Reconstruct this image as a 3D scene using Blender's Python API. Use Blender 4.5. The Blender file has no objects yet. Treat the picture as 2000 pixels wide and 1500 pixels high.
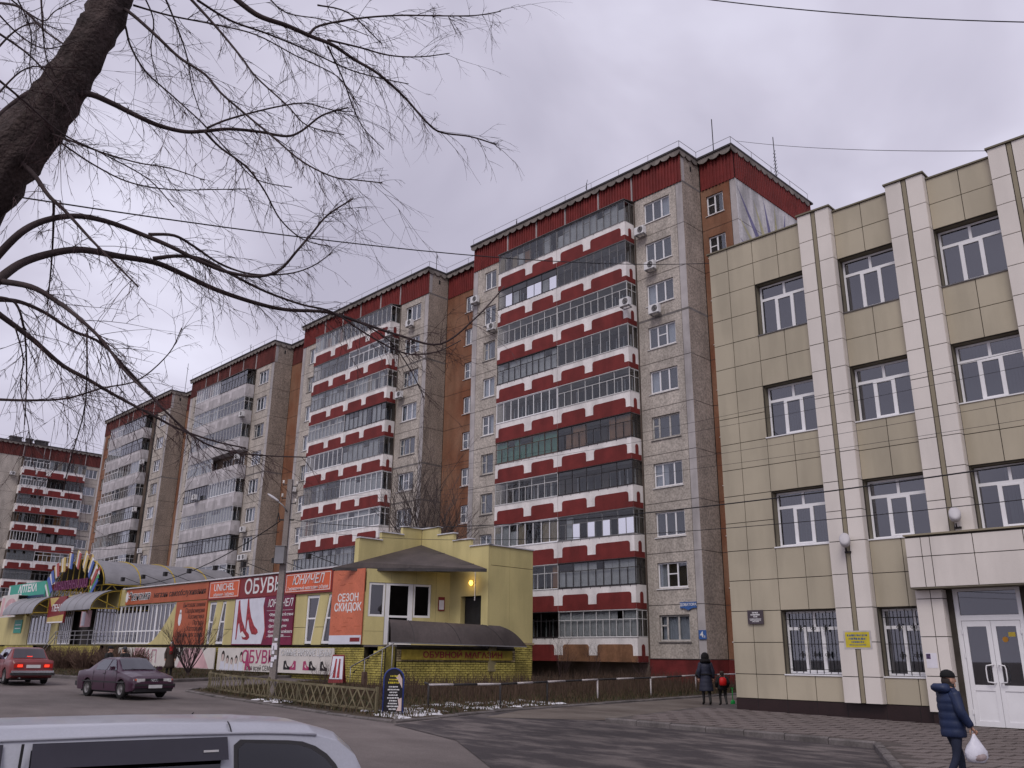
import bpy, bmesh, math, random
from mathutils import Vector, Matrix
import numpy as np
random.seed(7)
SC = bpy.context.scene
COL = SC.collection
PI = math.pi

# ------------------------------------------------------------------ camera
CAMPOS = Vector((0, 0, 1.7))
CR = Vector((0.71843, 0.69553, 0.01143)).normalized()
PITCH, ROLL, AZ = 0.306228, -0.011983, math.radians(44.5)
def _axes():
    c, s = math.cos(ROLL), math.sin(ROLL)
    cp, sp = math.cos(PITCH), math.sin(PITCH)
    X = Vector((1, 0, 0)); Y = Vector((0, -sp, cp)); Z = Vector((0, cp, sp))
    rot = Matrix.Rotation(AZ, 3, 'Z')
    return rot @ (c*X - s*Y), rot @ (s*X + c*Y), rot @ Z
CR, CU, CF = _axes()
FPX = 1681.8
cam_d = bpy.data.cameras.new('camera')
cam_d.sensor_width = 36.0
cam_d.lens = FPX/2000*36.0
cam_d.clip_start = 0.05
cam_d.clip_end = 6000
cam = bpy.data.objects.new('camera', cam_d)
COL.objects.link(cam)
cam.matrix_world = Matrix(((CR.x, CU.x, -CF.x, CAMPOS.x), (CR.y, CU.y, -CF.y, CAMPOS.y), (CR.z, CU.z, -CF.z, CAMPOS.z), (0, 0, 0, 1)))
SC.camera = cam

# ------------------------------------------------------------------ sky and sun (overcast)
SUN_EL, SUN_AZ = math.radians(48), math.radians(-62)      # high soft sun behind the cloud, from over the camera's right shoulder
w = bpy.data.worlds.new('World'); SC.world = w; w.use_nodes = True
nt = w.node_tree; nt.nodes.clear()
def N(t, **k):
    n = nt.nodes.new(t)
    for a, b in k.items(): setattr(n, a, b)
    return n
out = N('ShaderNodeOutputWorld'); bg = N('ShaderNodeBackground')
sky = N('ShaderNodeTexSky'); sky.sky_type = 'NISHITA'; sky.sun_disc = False
sky.sun_elevation = SUN_EL; sky.sun_rotation = PI/2 - SUN_AZ
sky.air_density = 1.0; sky.dust_density = 3.0
tc = N('ShaderNodeTexCoord')
mp = N('ShaderNodeMapping'); mp.inputs['Scale'].default_value = (1.0, 1.0, 1.7)
n1 = N('ShaderNodeTexNoise'); n1.inputs['Scale'].default_value = 2.4; n1.inputs['Detail'].default_value = 5; n1.inputs['Roughness'].default_value = 0.46
n1.inputs['Distortion'].default_value = 0.5
cr = N('ShaderNodeValToRGB')
cr.color_ramp.elements[0].position = 0.34; cr.color_ramp.elements[0].color = (0.515, 0.49, 0.61, 1)
cr.color_ramp.elements[1].position = 0.66; cr.color_ramp.elements[1].color = (0.86, 0.84, 1.0, 1)
e = cr.color_ramp.elements.new(0.5); e.color = (0.66, 0.63, 0.765, 1)
sc_ = N('ShaderNodeVectorMath', operation='SCALE'); sc_.inputs['Scale'].default_value = 0.09
mx = N('ShaderNodeMixRGB'); mx.inputs['Fac'].default_value = 0.93
nt.links.new(tc.outputs['Generated'], mp.inputs['Vector'])
nt.links.new(mp.outputs['Vector'], n1.inputs['Vector'])
nt.links.new(n1.outputs['Fac'], cr.inputs['Fac'])
nt.links.new(sky.outputs['Color'], sc_.inputs[0])
nt.links.new(sc_.outputs['Vector'], mx.inputs['Color1'])
nt.links.new(cr.outputs['Color'], mx.inputs['Color2'])
nt.links.new(mx.outputs['Color'], bg.inputs['Color'])
bg.inputs['Strength'].default_value = 1.0
nt.links.new(bg.outputs['Background'], out.inputs['Surface'])
sd = bpy.data.lights.new('sun', 'SUN'); sd.energy = 1.5; sd.angle = math.radians(25); sd.color = (1.0, 0.95, 0.90)
sun = bpy.data.objects.new('sun', sd); COL.objects.link(sun)
sun.rotation_euler = Vector((math.cos(SUN_AZ)*math.cos(SUN_EL), math.sin(SUN_AZ)*math.cos(SUN_EL), math.sin(SUN_EL))).to_track_quat('Z', 'Y').to_euler()
sun.location = (20, -30, 60)
vs = SC.view_settings
vs.view_transform = 'Standard'; vs.look = 'None'; vs.gamma = 1.0; vs.use_curve_mapping = False
vs.exposure = 0.0
SC.cycles.max_bounces = 8; SC.cycles.transparent_max_bounces = 12
SC.cycles.use_denoising = True

# ------------------------------------------------------------------ helpers
def g(x, y):
    """the gently tilted street"""
    x = min(30, max(-160, x)); y = min(70, max(-40, y))
    if x < -50: x = -50 + (x + 50)*0.25
    return -.15 - 0.0149*(x + 4.5) + 0.0076*(y - 13)
def px(u, v, d):
    """a point d metres ahead of the camera seen at pixel u,v: used only for the freely grown tree"""
    return CAMPOS + (CF + CR*((u - 1000)/FPX) + CU*((750 - v)/FPX))*d

class MB:
    def __init__(s): s.v = []; s.f = []; s.m = []; s.sm = []; s.cm = 0; s.cs = False
    def mat(s, i): s.cm = i; return s
    def smooth(s, b=True): s.cs = b; return s
    def add(s, vs, fs):
        o = len(s.v); s.v += [tuple(p) for p in vs]
        for f in fs: s.f.append(tuple(i + o for i in f)); s.m.append(s.cm); s.sm.append(s.cs)
        return s
    def box(s, x0, x1, y0, y1, z0, z1):
        x0, x1 = min(x0, x1), max(x0, x1); y0, y1 = min(y0, y1), max(y0, y1); z0, z1 = min(z0, z1), max(z0, z1)
        return s.add([(x0,y0,z0),(x1,y0,z0),(x1,y1,z0),(x0,y1,z0),(x0,y0,z1),(x1,y0,z1),(x1,y1,z1),(x0,y1,z1)],
                     [(3,2,1,0),(4,5,6,7),(0,1,5,4),(1,2,6,5),(2,3,7,6),(3,0,4,7)])
    def quad(s, a, b, c, d): return s.add([a, b, c, d], [(0, 1, 2, 3)])
    def prism(s, poly, ext):
        """polygon of 3-D points swept by vector ext"""
        n = len(poly); e = Vector(ext)
        vs = [Vector(p) for p in poly] + [Vector(p) + e for p in poly]
        fs = [tuple(range(n))[::-1], tuple(range(n, 2*n))] + [(i, (i+1) % n, n + (i+1) % n, n + i) for i in range(n)]
        return s.add(vs, fs)
    def bar(s, a, b, wdt, hgt=None, up=(0, 0, 1)):
        hgt = hgt or wdt; a = Vector(a); b = Vector(b); d = (b - a).normalized()
        u = Vector(up)
        if abs(d.dot(u)) > .98: u = Vector((0, 1, 0))
        r = d.cross(u).normalized(); u = r.cross(d)
        q = [r*sx*wdt/2 + u*sz*hgt/2 for sx, sz in ((-1,-1),(1,-1),(1,1),(-1,1))]
        return s.add([a + p for p in q] + [b + p for p in q], [(3,2,1,0),(4,5,6,7),(0,1,5,4),(1,2,6,5),(2,3,7,6),(3,0,4,7)])
    def tube(s, pts, rad, n=8, caps=True):
        pts = [Vector(p) for p in pts]; k = len(pts)
        if not hasattr(rad, '__len__'): rad = [rad]*k
        vs = []; fs = []; pu = None
        for i, p in enumerate(pts):
            d = (pts[min(i+1, k-1)] - pts[max(i-1, 0)])
            d = d.normalized() if d.length > 1e-9 else Vector((0, 0, 1))
            if pu is None: pu = Vector((0, 0, 1)) if abs(d.z) < .9 else Vector((1, 0, 0))
            r = d.cross(pu)
            if r.length < 1e-6: r = d.orthogonal()
            r.normalize(); u = r.cross(d).normalized(); pu = u
            rr = rad[i]
            ra, rb = rr if hasattr(rr, '__len__') else (rr, rr)
            for j in range(n):
                a = 2*PI*j/n
                vs.append(p + r*math.cos(a)*ra + u*math.sin(a)*rb)
        for i in range(k-1):
            for j in range(n):
                fs.append((i*n + j, i*n + (j+1) % n, (i+1)*n + (j+1) % n, (i+1)*n + j))
        if caps:
            fs.append(tuple(range(n))[::-1]); fs.append(tuple((k-1)*n + j for j in range(n)))
        return s.add(vs, fs)
    def loft(s, rings, closed=True, cap=True):
        n = len(rings[0]); vs = [p for r in rings for p in r]; fs = []
        for i in range(len(rings)-1):
            for j in range(n if closed else n-1):
                fs.append((i*n + j, i*n + (j+1) % n, (i+1)*n + (j+1) % n, (i+1)*n + j))
        if cap and closed:
            fs.append(tuple(range(n))[::-1]); fs.append(tuple((len(rings)-1)*n + j for j in range(n)))
        return s.add(vs, fs)
    def ball(s, c, rx, ry, rz, nu=14, nv=9):
        vs = []; fs = []
        for i in range(nv+1):
            t = PI*i/nv
            for j in range(nu):
                a = 2*PI*j/nu
                vs.append((c[0] + rx*math.sin(t)*math.cos(a), c[1] + ry*math.sin(t)*math.sin(a), c[2] + rz*math.cos(t)))
        for i in range(nv):
            for j in range(nu):
                fs.append((i*nu + j, (i+1)*nu + j, (i+1)*nu + (j+1) % nu, i*nu + (j+1) % nu))
        return s.add(vs, fs)
    def holed(s, u0, u1, z0, z1, holes, depth=.12, y=0.0):
        """wall sheet in the xz plane at y facing -y, with openings (a,b,c,d) and reveals; also outer edges"""
        us = sorted(set([u0, u1] + [h[0] for h in holes] + [h[1] for h in holes]))
        zs = sorted(set([z0, z1] + [h[2] for h in holes] + [h[3] for h in holes]))
        for i in range(len(us)-1):
            for j in range(len(zs)-1):
                a, b, c, d = us[i], us[i+1], zs[j], zs[j+1]; mu, mz = (a+b)/2, (c+d)/2
                if any(h[0] < mu < h[1] and h[2] < mz < h[3] for h in holes): continue
                s.quad((a,y,c),(b,y,c),(b,y,d),(a,y,d))
        for a, b, c, d in holes:
            s.quad((a,y,c),(a,y+depth,c),(b,y+depth,c),(b,y,c)); s.quad((a,y,d),(b,y,d),(b,y+depth,d),(a,y+depth,d))
            s.quad((a,y,c),(a,y,d),(a,y+depth,d),(a,y+depth,c)); s.quad((b,y,c),(b,y+depth,c),(b,y+depth,d),(b,y,d))
        e = depth
        s.quad((u0,y,z0),(u0,y,z1),(u0,y+e,z1),(u0,y+e,z0)); s.quad((u1,y,z0),(u1,y+e,z0),(u1,y+e,z1),(u1,y,z1))
        s.quad((u0,y,z0),(u0,y+e,z0),(u1,y+e,z0),(u1,y,z0)); s.quad((u0,y,z1),(u1,y,z1),(u1,y+e,z1),(u0,y+e,z1))
        return s
    def mesh(s, name, mats):
        me = bpy.data.meshes.new(name)
        me.from_pydata(s.v, [], s.f)
        if not isinstance(mats, (list, tuple)): mats = [mats]
        for m in mats: me.materials.append(m)
        if len(mats) > 1: me.polygons.foreach_set('material_index', s.m)
        if any(s.sm): me.polygons.foreach_set('use_smooth', s.sm)
        me.update()
        return me
    def build(s, name, mats, parent=None, loc=(0, 0, 0), rz=0.0):
        return link(s.mesh(name, mats), name, parent, loc, rz)

def link(me, name, parent=None, loc=(0, 0, 0), rz=0.0):
    o = bpy.data.objects.new(name, me); COL.objects.link(o)
    o.location = loc; o.rotation_euler = (0, 0, rz)
    if parent: o.parent = parent
    return o
def tag(o, label, cat=None, group=None, kind=None):
    if label: o['label'] = label
    if cat: o['category'] = cat
    if group: o['group'] = group
    if kind: o['kind'] = kind
    return o
def thing(name, label, cat, loc=(0, 0, 0), rz=0.0, group=None):
    o = bpy.data.objects.new(name, None); COL.objects.link(o)
    o.empty_display_size = .2
    o.location = loc; o.rotation_euler = (0, 0, rz)
    return tag(o, label, cat, group)
def shade(o, ang=40):
    me = o.data
    me.polygons.foreach_set('use_smooth', [True]*len(me.polygons))
    try: me.set_sharp_from_angle(angle=math.radians(ang))
    except Exception: pass
    return o

# ------------------------------------------------------------------ materials
def new_mat(name):
    m = bpy.data.materials.new(name); m.use_nodes = True
    t = m.node_tree; b = t.nodes['Principled BSDF']
    return m, t, b
def mat(name, col, rough=.8, var=.15, scale=3.0, fine=0.0, fscale=40.0, bump=0.0, bscale=60.0, metal=0.0, spec=.3, col2=None, stain=0.0, stretch=1.0, coat=0.0):
    """painted or mineral surface: broad tone variation, fine grain, streaky stains and relief"""
    m, t, b = new_mat(name)
    L = t.links.new
    geo = t.nodes.new('ShaderNodeNewGeometry')
    def noise(s, detail=4, sz=1.0):
        vec = geo.outputs['Position']
        if sz != 1.0:
            mpn = t.nodes.new('ShaderNodeMapping'); mpn.inputs['Scale'].default_value = (1, 1, sz)
            L(vec, mpn.inputs['Vector']); vec = mpn.outputs['Vector']
        n = t.nodes.new('ShaderNodeTexNoise'); n.inputs['Scale'].default_value = s; n.inputs['Detail'].default_value = detail
        L(vec, n.inputs['Vector']); return n.outputs['Fac']
    c2 = col2 or tuple(min(1, c*(1 + var)) for c in col); c1 = col if col2 else tuple(c*(1 - var) for c in col)
    rp = t.nodes.new('ShaderNodeValToRGB')
    rp.color_ramp.elements[0].position = .35; rp.color_ramp.elements[1].position = .65
    rp.color_ramp.elements[0].color = (*c1, 1); rp.color_ramp.elements[1].color = (*c2, 1)
    L(noise(scale, 5, stretch), rp.inputs['Fac'])
    cur = rp.outputs['Color']
    def mul(cur, fac, lo, hi, p0=.3, p1=.7):
        r = t.nodes.new('ShaderNodeMapRange'); r.inputs['From Min'].default_value = p0; r.inputs['From Max'].default_value = p1
        r.inputs['To Min'].default_value = lo; r.inputs['To Max'].default_value = hi
        L(fac, r.inputs['Value'])
        x = t.nodes.new('ShaderNodeVectorMath'); x.operation = 'SCALE'
        L(cur, x.inputs[0]); L(r.outputs['Result'], x.inputs['Scale']); return x.outputs['Vector']
    if fine: cur = mul(cur, noise(fscale, 2), 1 - fine, 1 + fine)
    if stain: cur = mul(cur, noise(1.3, 6, .18), 1 - stain, 1.04, .38, .56)
    L(cur, b.inputs['Base Color'])
    b.inputs['Roughness'].default_value = rough; b.inputs['Metallic'].default_value = metal
    b.inputs['Specular IOR Level'].default_value = spec
    if coat: b.inputs['Coat Weight'].default_value = coat; b.inputs['Coat Roughness'].default_value = .08
    if bump:
        bp = t.nodes.new('ShaderNodeBump'); bp.inputs['Strength'].default_value = bump; bp.inputs['Distance'].default_value = .02
        L(noise(bscale, 3), bp.inputs['Height']); L(bp.outputs['Normal'], b.inputs['Normal'])
    return m
def glass(name, tint=(.75, .78, .8), base=.12, rough=.02, gloss=(.9, .9, .95)):
    m = bpy.data.materials.new(name); m.use_nodes = True; t = m.node_tree; t.nodes.clear()
    o = t.nodes.new('ShaderNodeOutputMaterial'); tr = t.nodes.new('ShaderNodeBsdfTransparent'); tr.inputs['Color'].default_value = (*tint, 1)
    gl = t.nodes.new('ShaderNodeBsdfGlossy'); gl.inputs['Roughness'].default_value = rough; gl.inputs['Color'].default_value = (*gloss, 1)
    fr = t.nodes.new('ShaderNodeLayerWeight'); fr.inputs['Blend'].default_value = .5
    pw = t.nodes.new('ShaderNodeMath'); pw.operation = 'POWER'; pw.inputs[1].default_value = 3.5
    ad = t.nodes.new('ShaderNodeMath'); ad.operation = 'MULTIPLY_ADD'; ad.inputs[1].default_value = .8; ad.inputs[2].default_value = base; ad.use_clamp = True
    mx = t.nodes.new('ShaderNodeMixShader')
    t.links.new(fr.outputs['Facing'], pw.inputs[0]); t.links.new(pw.outputs['Value'], ad.inputs[0]); t.links.new(ad.outputs['Value'], mx.inputs['Fac'])
    t.links.new(tr.outputs['BSDF'], mx.inputs[1]); t.links.new(gl.outputs['BSDF'], mx.inputs[2]); t.links.new(mx.outputs['Shader'], o.inputs['Surface'])
    return m
def emis(name, col, s):
    m, t, b = new_mat(name); b.inputs['Base Color'].default_value = (*col, 1)
    b.inputs['Emission Color'].default_value = (*col, 1); b.inputs['Emission Strength'].default_value = s
    return m
M = {}
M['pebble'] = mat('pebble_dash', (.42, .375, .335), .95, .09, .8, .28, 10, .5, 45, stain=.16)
M['pebble_shade'] = mat('pebble_dash_side_shade', (.295, .245, .21), .95, .09, .8, .34, 10, .5, 45, stain=.14)  # darker copy of pebble: shade of the side faces put into the colour
M['strip'] = mat('grey_strip', (.40, .37, .37), .9, .10, 1.2, .06, 20, stain=.2)
M['mastic'] = mat('joint_mastic', (.16, .145, .14), .9, .2, 2, .1, 10)
M['red'] = mat('red_paint', (.160, .023, .021), .75, .12, 1.6, .08, 14, .08, 40, stain=.14)
M['redrust'] = mat('brown_red_cladding', (.12, .032, .028), .8, .25, 1.5, .12, 10, stain=.25, stretch=.3)
M['white'] = mat('white_panel', (.74, .70, .69), .8, .06, 1.5, .05, 12, stain=.14)
M['whitegrey'] = mat('grey_white_panel', (.50, .47, .485), .85, .08, 1.5, .06, 12, stain=.22)
M['orange'] = mat('orange_render', (.195, .078, .042), .9, .0, .35, .10, 10, .2, 40, col2=(.25, .135, .085), stain=.2)
M['plinth'] = mat('plinth_red', (.145, .022, .022), .85, .2, 1.2, .1, 10, stain=.25)
M['rustpanel'] = mat('rust_panel', (.22, .11, .06), .9, .2, 1.4, .12, 10, stain=.3)
M['core'] = mat('dark_interior', (.05, .045, .045), .95, .2, 1)
M['loggia'] = mat('loggia_wall', (.17, .13, .105), .9, .2, 1)
M['pvc'] = mat('white_pvc', (.74, .73, .75), .45, .03, 2, spec=.4)
M['oldframe'] = mat('old_wood_frame', (.42, .40, .38), .8, .2, 5, .15, 30)
M['fdark'] = mat('dark_metal_frame', (.035, .03, .032), .6, .2, 4)
M['fgrey'] = mat('grey_metal_frame', (.20, .195, .20), .6, .15, 4)
M['flight'] = mat('light_metal_frame', (.58, .57, .57), .6, .08, 4)
M['fbrown'] = mat('brown_frame', (.10, .06, .045), .6, .2, 4)
M['sill'] = mat('tin_sill', (.14, .13, .13), .5, .15, 3, metal=.4)
M['glass'] = glass('window_glass', base=.08)
M['glassb'] = glass('balcony_glass', (.76, .78, .78), .035, .03)
M['mirror'] = glass('sky_glint_glass', (.3, .3, .3), .75, .12)  # extra mirror gloss on some panes imitates bright sky reflections
M['curtain'] = mat('white_curtain', (.62, .60, .63), .9, .08, 4)
M['curtainw'] = mat('warm_curtain', (.42, .33, .24), .9, .1, 4)
M['curtaing'] = mat('green_lining', (.16, .34, .27), .9, .1, 3)
M['curtaino'] = mat('ochre_lining', (.36, .18, .09), .9, .1, 3)
M['tar'] = mat('roof_felt', (.055, .05, .052), .9, .2, 2)
M['cornice'] = mat('cornice_concrete', (.20, .175, .16), .95, .2, 1.5, .1, 12, stain=.25)
M['rail'] = mat('galvanised_rail', (.30, .29, .30), .5, .1, 3, metal=.6)
M['acw'] = mat('air_conditioner_white', (.66, .65, .66), .5, .05, 3)
M['black'] = mat('black_paint', (.018, .017, .018), .6, .2, 4)
M['chrome'] = mat('polished_metal', (.6, .6, .62), .22, .05, 3, metal=.9)
# ------------------------------------------------------------------ the setting: ground, road, verge, pavement
def asphalt(name, base, light, sc, lo, hi, rough=.9, bumpy=.25):
    m, t, b = new_mat(name); L = t.links.new
    geo = t.nodes.new('ShaderNodeNewGeometry')
    mpn = t.nodes.new('ShaderNodeMapping'); mpn.inputs['Rotation'].default_value = (0, 0, .45); mpn.inputs['Scale'].default_value = (.55, 1.25, 1)
    L(geo.outputs['Position'], mpn.inputs['Vector'])
    a = t.nodes.new('ShaderNodeTexNoise'); a.inputs['Scale'].default_value = sc; a.inputs['Detail'].default_value = 9; a.inputs['Roughness'].default_value = .66
    L(mpn.outputs['Vector'], a.inputs['Vector'])
    r = t.nodes.new('ShaderNodeValToRGB'); r.color_ramp.elements[0].position = lo; r.color_ramp.elements[1].position = hi
    r.color_ramp.elements[0].color = (*base, 1); r.color_ramp.elements[1].color = (*light, 1)
    L(a.outputs['Fac'], r.inputs['Fac'])
    f = t.nodes.new('ShaderNodeTexNoise'); f.inputs['Scale'].default_value = 55; f.inputs['Detail'].default_value = 3
    L(geo.outputs['Position'], f.inputs['Vector'])
    mr = t.nodes.new('ShaderNodeMapRange'); mr.inputs['To Min'].default_value = .72; mr.inputs['To Max'].default_value = 1.28; mr.inputs['From Min'].default_value = .3; mr.inputs['From Max'].default_value = .7
    L(f.outputs['Fac'], mr.inputs['Value'])
    s = t.nodes.new('ShaderNodeVectorMath'); s.operation = 'SCALE'; L(r.outputs['Color'], s.inputs[0]); L(mr.outputs['Result'], s.inputs['Scale'])
    big = t.nodes.new('ShaderNodeTexNoise'); big.inputs['Scale'].default_value = .13; big.inputs['Detail'].default_value = 3
    L(geo.outputs['Position'], big.inputs['Vector'])
    m2 = t.nodes.new('ShaderNodeMapRange'); m2.inputs['To Min'].default_value = .8; m2.inputs['To Max'].default_value = 1.2; m2.inputs['From Min'].default_value = .35; m2.inputs['From Max'].default_value = .65
    L(big.outputs['Fac'], m2.inputs['Value'])
    s2 = t.nodes.new('ShaderNodeVectorMath'); s2.operation = 'SCALE'; L(s.outputs['Vector'], s2.inputs[0]); L(m2.outputs['Result'], s2.inputs['Scale'])
    L(s2.outputs['Vector'], b.inputs['Base Color']); b.inputs['Roughness'].default_value = rough; b.inputs['Specular IOR Level'].default_value = .25
    bp = t.nodes.new('ShaderNodeBump'); bp.inputs['Strength'].default_value = bumpy; bp.inputs['Distance'].default_value = .02
    L(f.outputs['Fac'], bp.inputs['Height']); L(bp.outputs['Normal'], b.inputs['Normal'])
    return m
M['road'] = asphalt('worn_grey_asphalt', (.098, .082, .079), (.150, .128, .122), .9, .3, .7)
M['road2'] = asphalt('patched_dark_asphalt', (.045, .038, .040), (.120, .102, .098), 1.1, .46, .60)
M['dirt'] = asphalt('trodden_dirt', (.085, .066, .056), (.17, .145, .125), .6, .35, .65)
M['soil'] = asphalt('dry_verge_soil', (.032, .024, .018), (.065, .048, .032), 1.2, .35, .65, .98, .8)
M['kerb'] = mat('kerb_concrete', (.13, .115, .112), .92, .2, 1.5, .15, 25, .3, 40, stain=.3)
M['paver'] = mat('paving_slab', (.145, .120, .114), .9, .10, 1.1, .14, 30, .2, 60)
M['paverjoint'] = mat('paving_joint', (.075, .062, .058), .95, .2, 3)

def sheet(name, poly, mt, dz, kind='structure', thick=0.0, step=1.5):
    """flat outline laid on the tilted street, cut into a grid so that it follows it"""
    bm = bmesh.new()
    vs = [bm.verts.new((x, y, 0)) for x, y in poly]; bm.faces.new(vs)
    xs = [p[0] for p in poly]; ys = [p[1] for p in poly]
    def cut(a, b, n, ax):
        k = math.ceil((b - a)/step)
        for i in range(1, k):
            c = a + (b - a)*i/k
            co = (c, 0, 0) if ax == 0 else (0, c, 0); no = (1, 0, 0) if ax == 0 else (0, 1, 0)
            bmesh.ops.bisect_plane(bm, geom=bm.verts[:] + bm.edges[:] + bm.faces[:], plane_co=co, plane_no=no)
    if step: cut(min(xs), max(xs), 0, 0); cut(min(ys), max(ys), 0, 1)
    for v in bm.verts: v.co.z = g(v.co.x, v.co.y) + dz
    if thick:
        be = [e for e in bm.edges if e.is_boundary]
        r = bmesh.ops.extrude_edge_only(bm, edges=be)
        for v in r['geom']:
            if isinstance(v, bmesh.types.BMVert): v.co.z -= thick
    bmesh.ops.recalc_face_normals(bm, faces=bm.faces[:])
    me = bpy.data.meshes.new(name); bm.to_mesh(me); bm.free(); me.materials.append(mt)
    up = sum(p.normal.z for p in me.polygons)
    if up < 0: me.flip_normals()
    o = link(me, name); o['kind'] = kind
    return o

# one wide sheet that reaches the horizon
b = MB()
gx = [-3000, -900, -300, -160, -120, -90, -70, -50, -40, -30, -20, -10, 0, 10, 30, 200, 1000, 3000]
gy = [-3000, -800, -200, -40, -20, 0, 10, 20, 30, 40, 55, 70, 200, 800, 3000]
vs = [(x, y, g(x, y) - .012) for y in gy for x in gx]
b.add(vs, [(j*len(gx)+i, j*len(gx)+i+1, (j+1)*len(gx)+i+1, (j+1)*len(gx)+i) for j in range(len(gy)-1) for i in range(len(gx)-1)])
tag(b.build('ground', M['road']), None, kind='structure')
sheet('side_road', [(-18.0, 14.3), (-19.4, 20), (-20.2, 34), (-20.2, 60), (-14, 60), (-14.4, 30), (-15.2, 19.2), (-8.0, 19.2), (-6.6, 16.4), (-4.6, 12.4), (-3, 9), (-6, 6.5), (-10.5, 10.5), (-14.5, 13.2)], M['road2'], .0, step=2)
sheet('dirt_path', [(-18.2, 17.6), (-19.35, 20.2), (-20.1, 34), (-20.1, 46), (-16.6, 46), (-16.6, 29), (-15.9, 22.2), (-15.6, 19.8)], M['dirt'], .006, step=2)

VERGE = [(-18.5, 14.75), (-19.7, 20), (-20.55, 34), (-20.6, 46), (-60, 46), (-60, 27), (-39, 26.6), (-36.4, 22.2), (-34.2, 17.6), (-33.0, 16.3), (-29.5, 15.7), (-26, 15.35), (-21.5, 14.9)]
sheet('verge', VERGE, M['soil'], .03, thick=.2, step=1.2)
VERGE2 = [(-39.4, 18.0), (-40.6, 21.0), (-41.6, 26.8), (-95, 26.8), (-95, 16.6), (-62, 16.2), (-46, 15.9), (-41.2, 16.7)]
sheet('verge_far', VERGE2, M['soil'], .11, thick=.2, step=2.5)

PAVE = [(-15.2, 19.35), (-8.15, 19.35), (-6.75, 16.45), (-4.75, 12.45), (-3.2, 9.3), (1.2, 4.2), (9, 4.2), (9, 25.5), (-15.0, 25.5), (-14.9, 46), (-16.4, 46), (-16.4, 26)]
sheet('pavement', PAVE, M['paverjoint'], .10, thick=.2, step=1.5)
def inside(p, poly):
    x, y = p; c = False; n = len(poly)
    for i in range(n):
        x0, y0 = poly[i]; x1, y1 = poly[(i+1) % n]
        if (y0 > y) != (y1 > y) and x < (x1 - x0)*(y - y0)/(y1 - y0) + x0: c = not c
    return c
pav = bpy.data.objects['pavement']
# individual slabs, rows running towards the doors
PW, PL = .40, .62
cells = []
for i in range(-62, 30):
    for j in range(0, 90):
        x = i*PL + (PL/2 if j % 2 else 0) + .1; y = 4.3 + j*PW
        if y > 25.2: continue
        if all(inside((x+dx, y+dy), PAVE) for dx in (-.3, .3) for dy in (-.2, .2)) and x < 4: cells.append((x, y))
def seen_size(c):
    q = Vector((c[0], c[1], 0)) - CAMPOS; wd = q.dot(CF); u = q.dot(CR)/wd*FPX; v = 750 - q.dot(CU)/wd*FPX
    return wd + (1000 if not (-1050 < u < 1050 and v < 1560) else 0)
cells.sort(key=seen_size)
mb = MB(); mb.box(-PL/2+.009, PL/2-.009, -PW/2+.009, PW/2-.009, -.03, .018); slab_me = mb.mesh('paving_slab', M['paver'])
rest = MB()
for k, (x, y) in enumerate(cells):
    z = g(x, y) + .10 + random.uniform(-.003, .004)
    if k < 300:
        o = link(slab_me, 'paving_slab', pav, (x, y, z)); o.rotation_euler = (random.uniform(-.006, .006), -.0149 + random.uniform(-.006, .006), 0)
    else: rest.box(x-PL/2+.009, x+PL/2-.009, y-PW/2+.009, y+PW/2-.009, z-.03, z+.018)
r = rest.build('paving_slabs_beyond', M['paver'], pav); r['kind'] = 'stuff'

def kerb_run(name, pts, label_parent=None, hgt=.13, wd=.15, ln=1.0, dz=0.0):
    """a run of separate kerbstones"""
    root = bpy.data.objects.new(name, None); COL.objects.link(root); root['kind'] = 'structure'
    for (ax, ay), (bx, by) in zip(pts[:-1], pts[1:]):
        d = Vector((bx-ax, by-ay)); n = max(1, round(d.length/ln)); L = d.length/n
        me = None
        for i in range(n):
            c = Vector((ax, ay)) + d*((i+.5)/n)
            if me is None:
                mb = MB(); h = L/2 - .008
                mb.loft([[(-h, -wd/2, -.2), (-h, wd/2, -.2), (-h, wd/2, hgt), (-h, -wd/2+.03, hgt), (-h, -wd/2, hgt-.03)],
                         [(h, -wd/2, -.2), (h, wd/2, -.2), (h, wd/2, hgt), (h, -wd/2+.03, hgt), (h, -wd/2, hgt-.03)]])
                me = mb.mesh('kerbstone', M['kerb'])
            o = link(me, 'kerbstone', root, (c.x, c.y, g(c.x, c.y) + random.uniform(-.012, .008) + dz), math.atan2(d.y, d.x) + random.uniform(-.008, .008))
    return root
kerb_run('kerb', [(-15.25, 19.25), (-8.1, 19.25), (-6.65, 16.4), (-4.65, 12.4), (-3.1, 9.2)])
kerb_run('kerb_verge', [(-34.0, 17.2), (-32.9, 16.15), (-29.5, 15.55), (-26, 15.2), (-21.5, 14.75), (-18.4, 14.6), (-19.6, 20), (-20.45, 34), (-20.5, 44)], hgt=.055)
kerb_run('kerb_far', [(-62, 16.05), (-46, 15.75), (-41.2, 16.55), (-39.25, 17.95), (-40.45, 21.0), (-41.5, 26)], hgt=.13)
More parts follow.
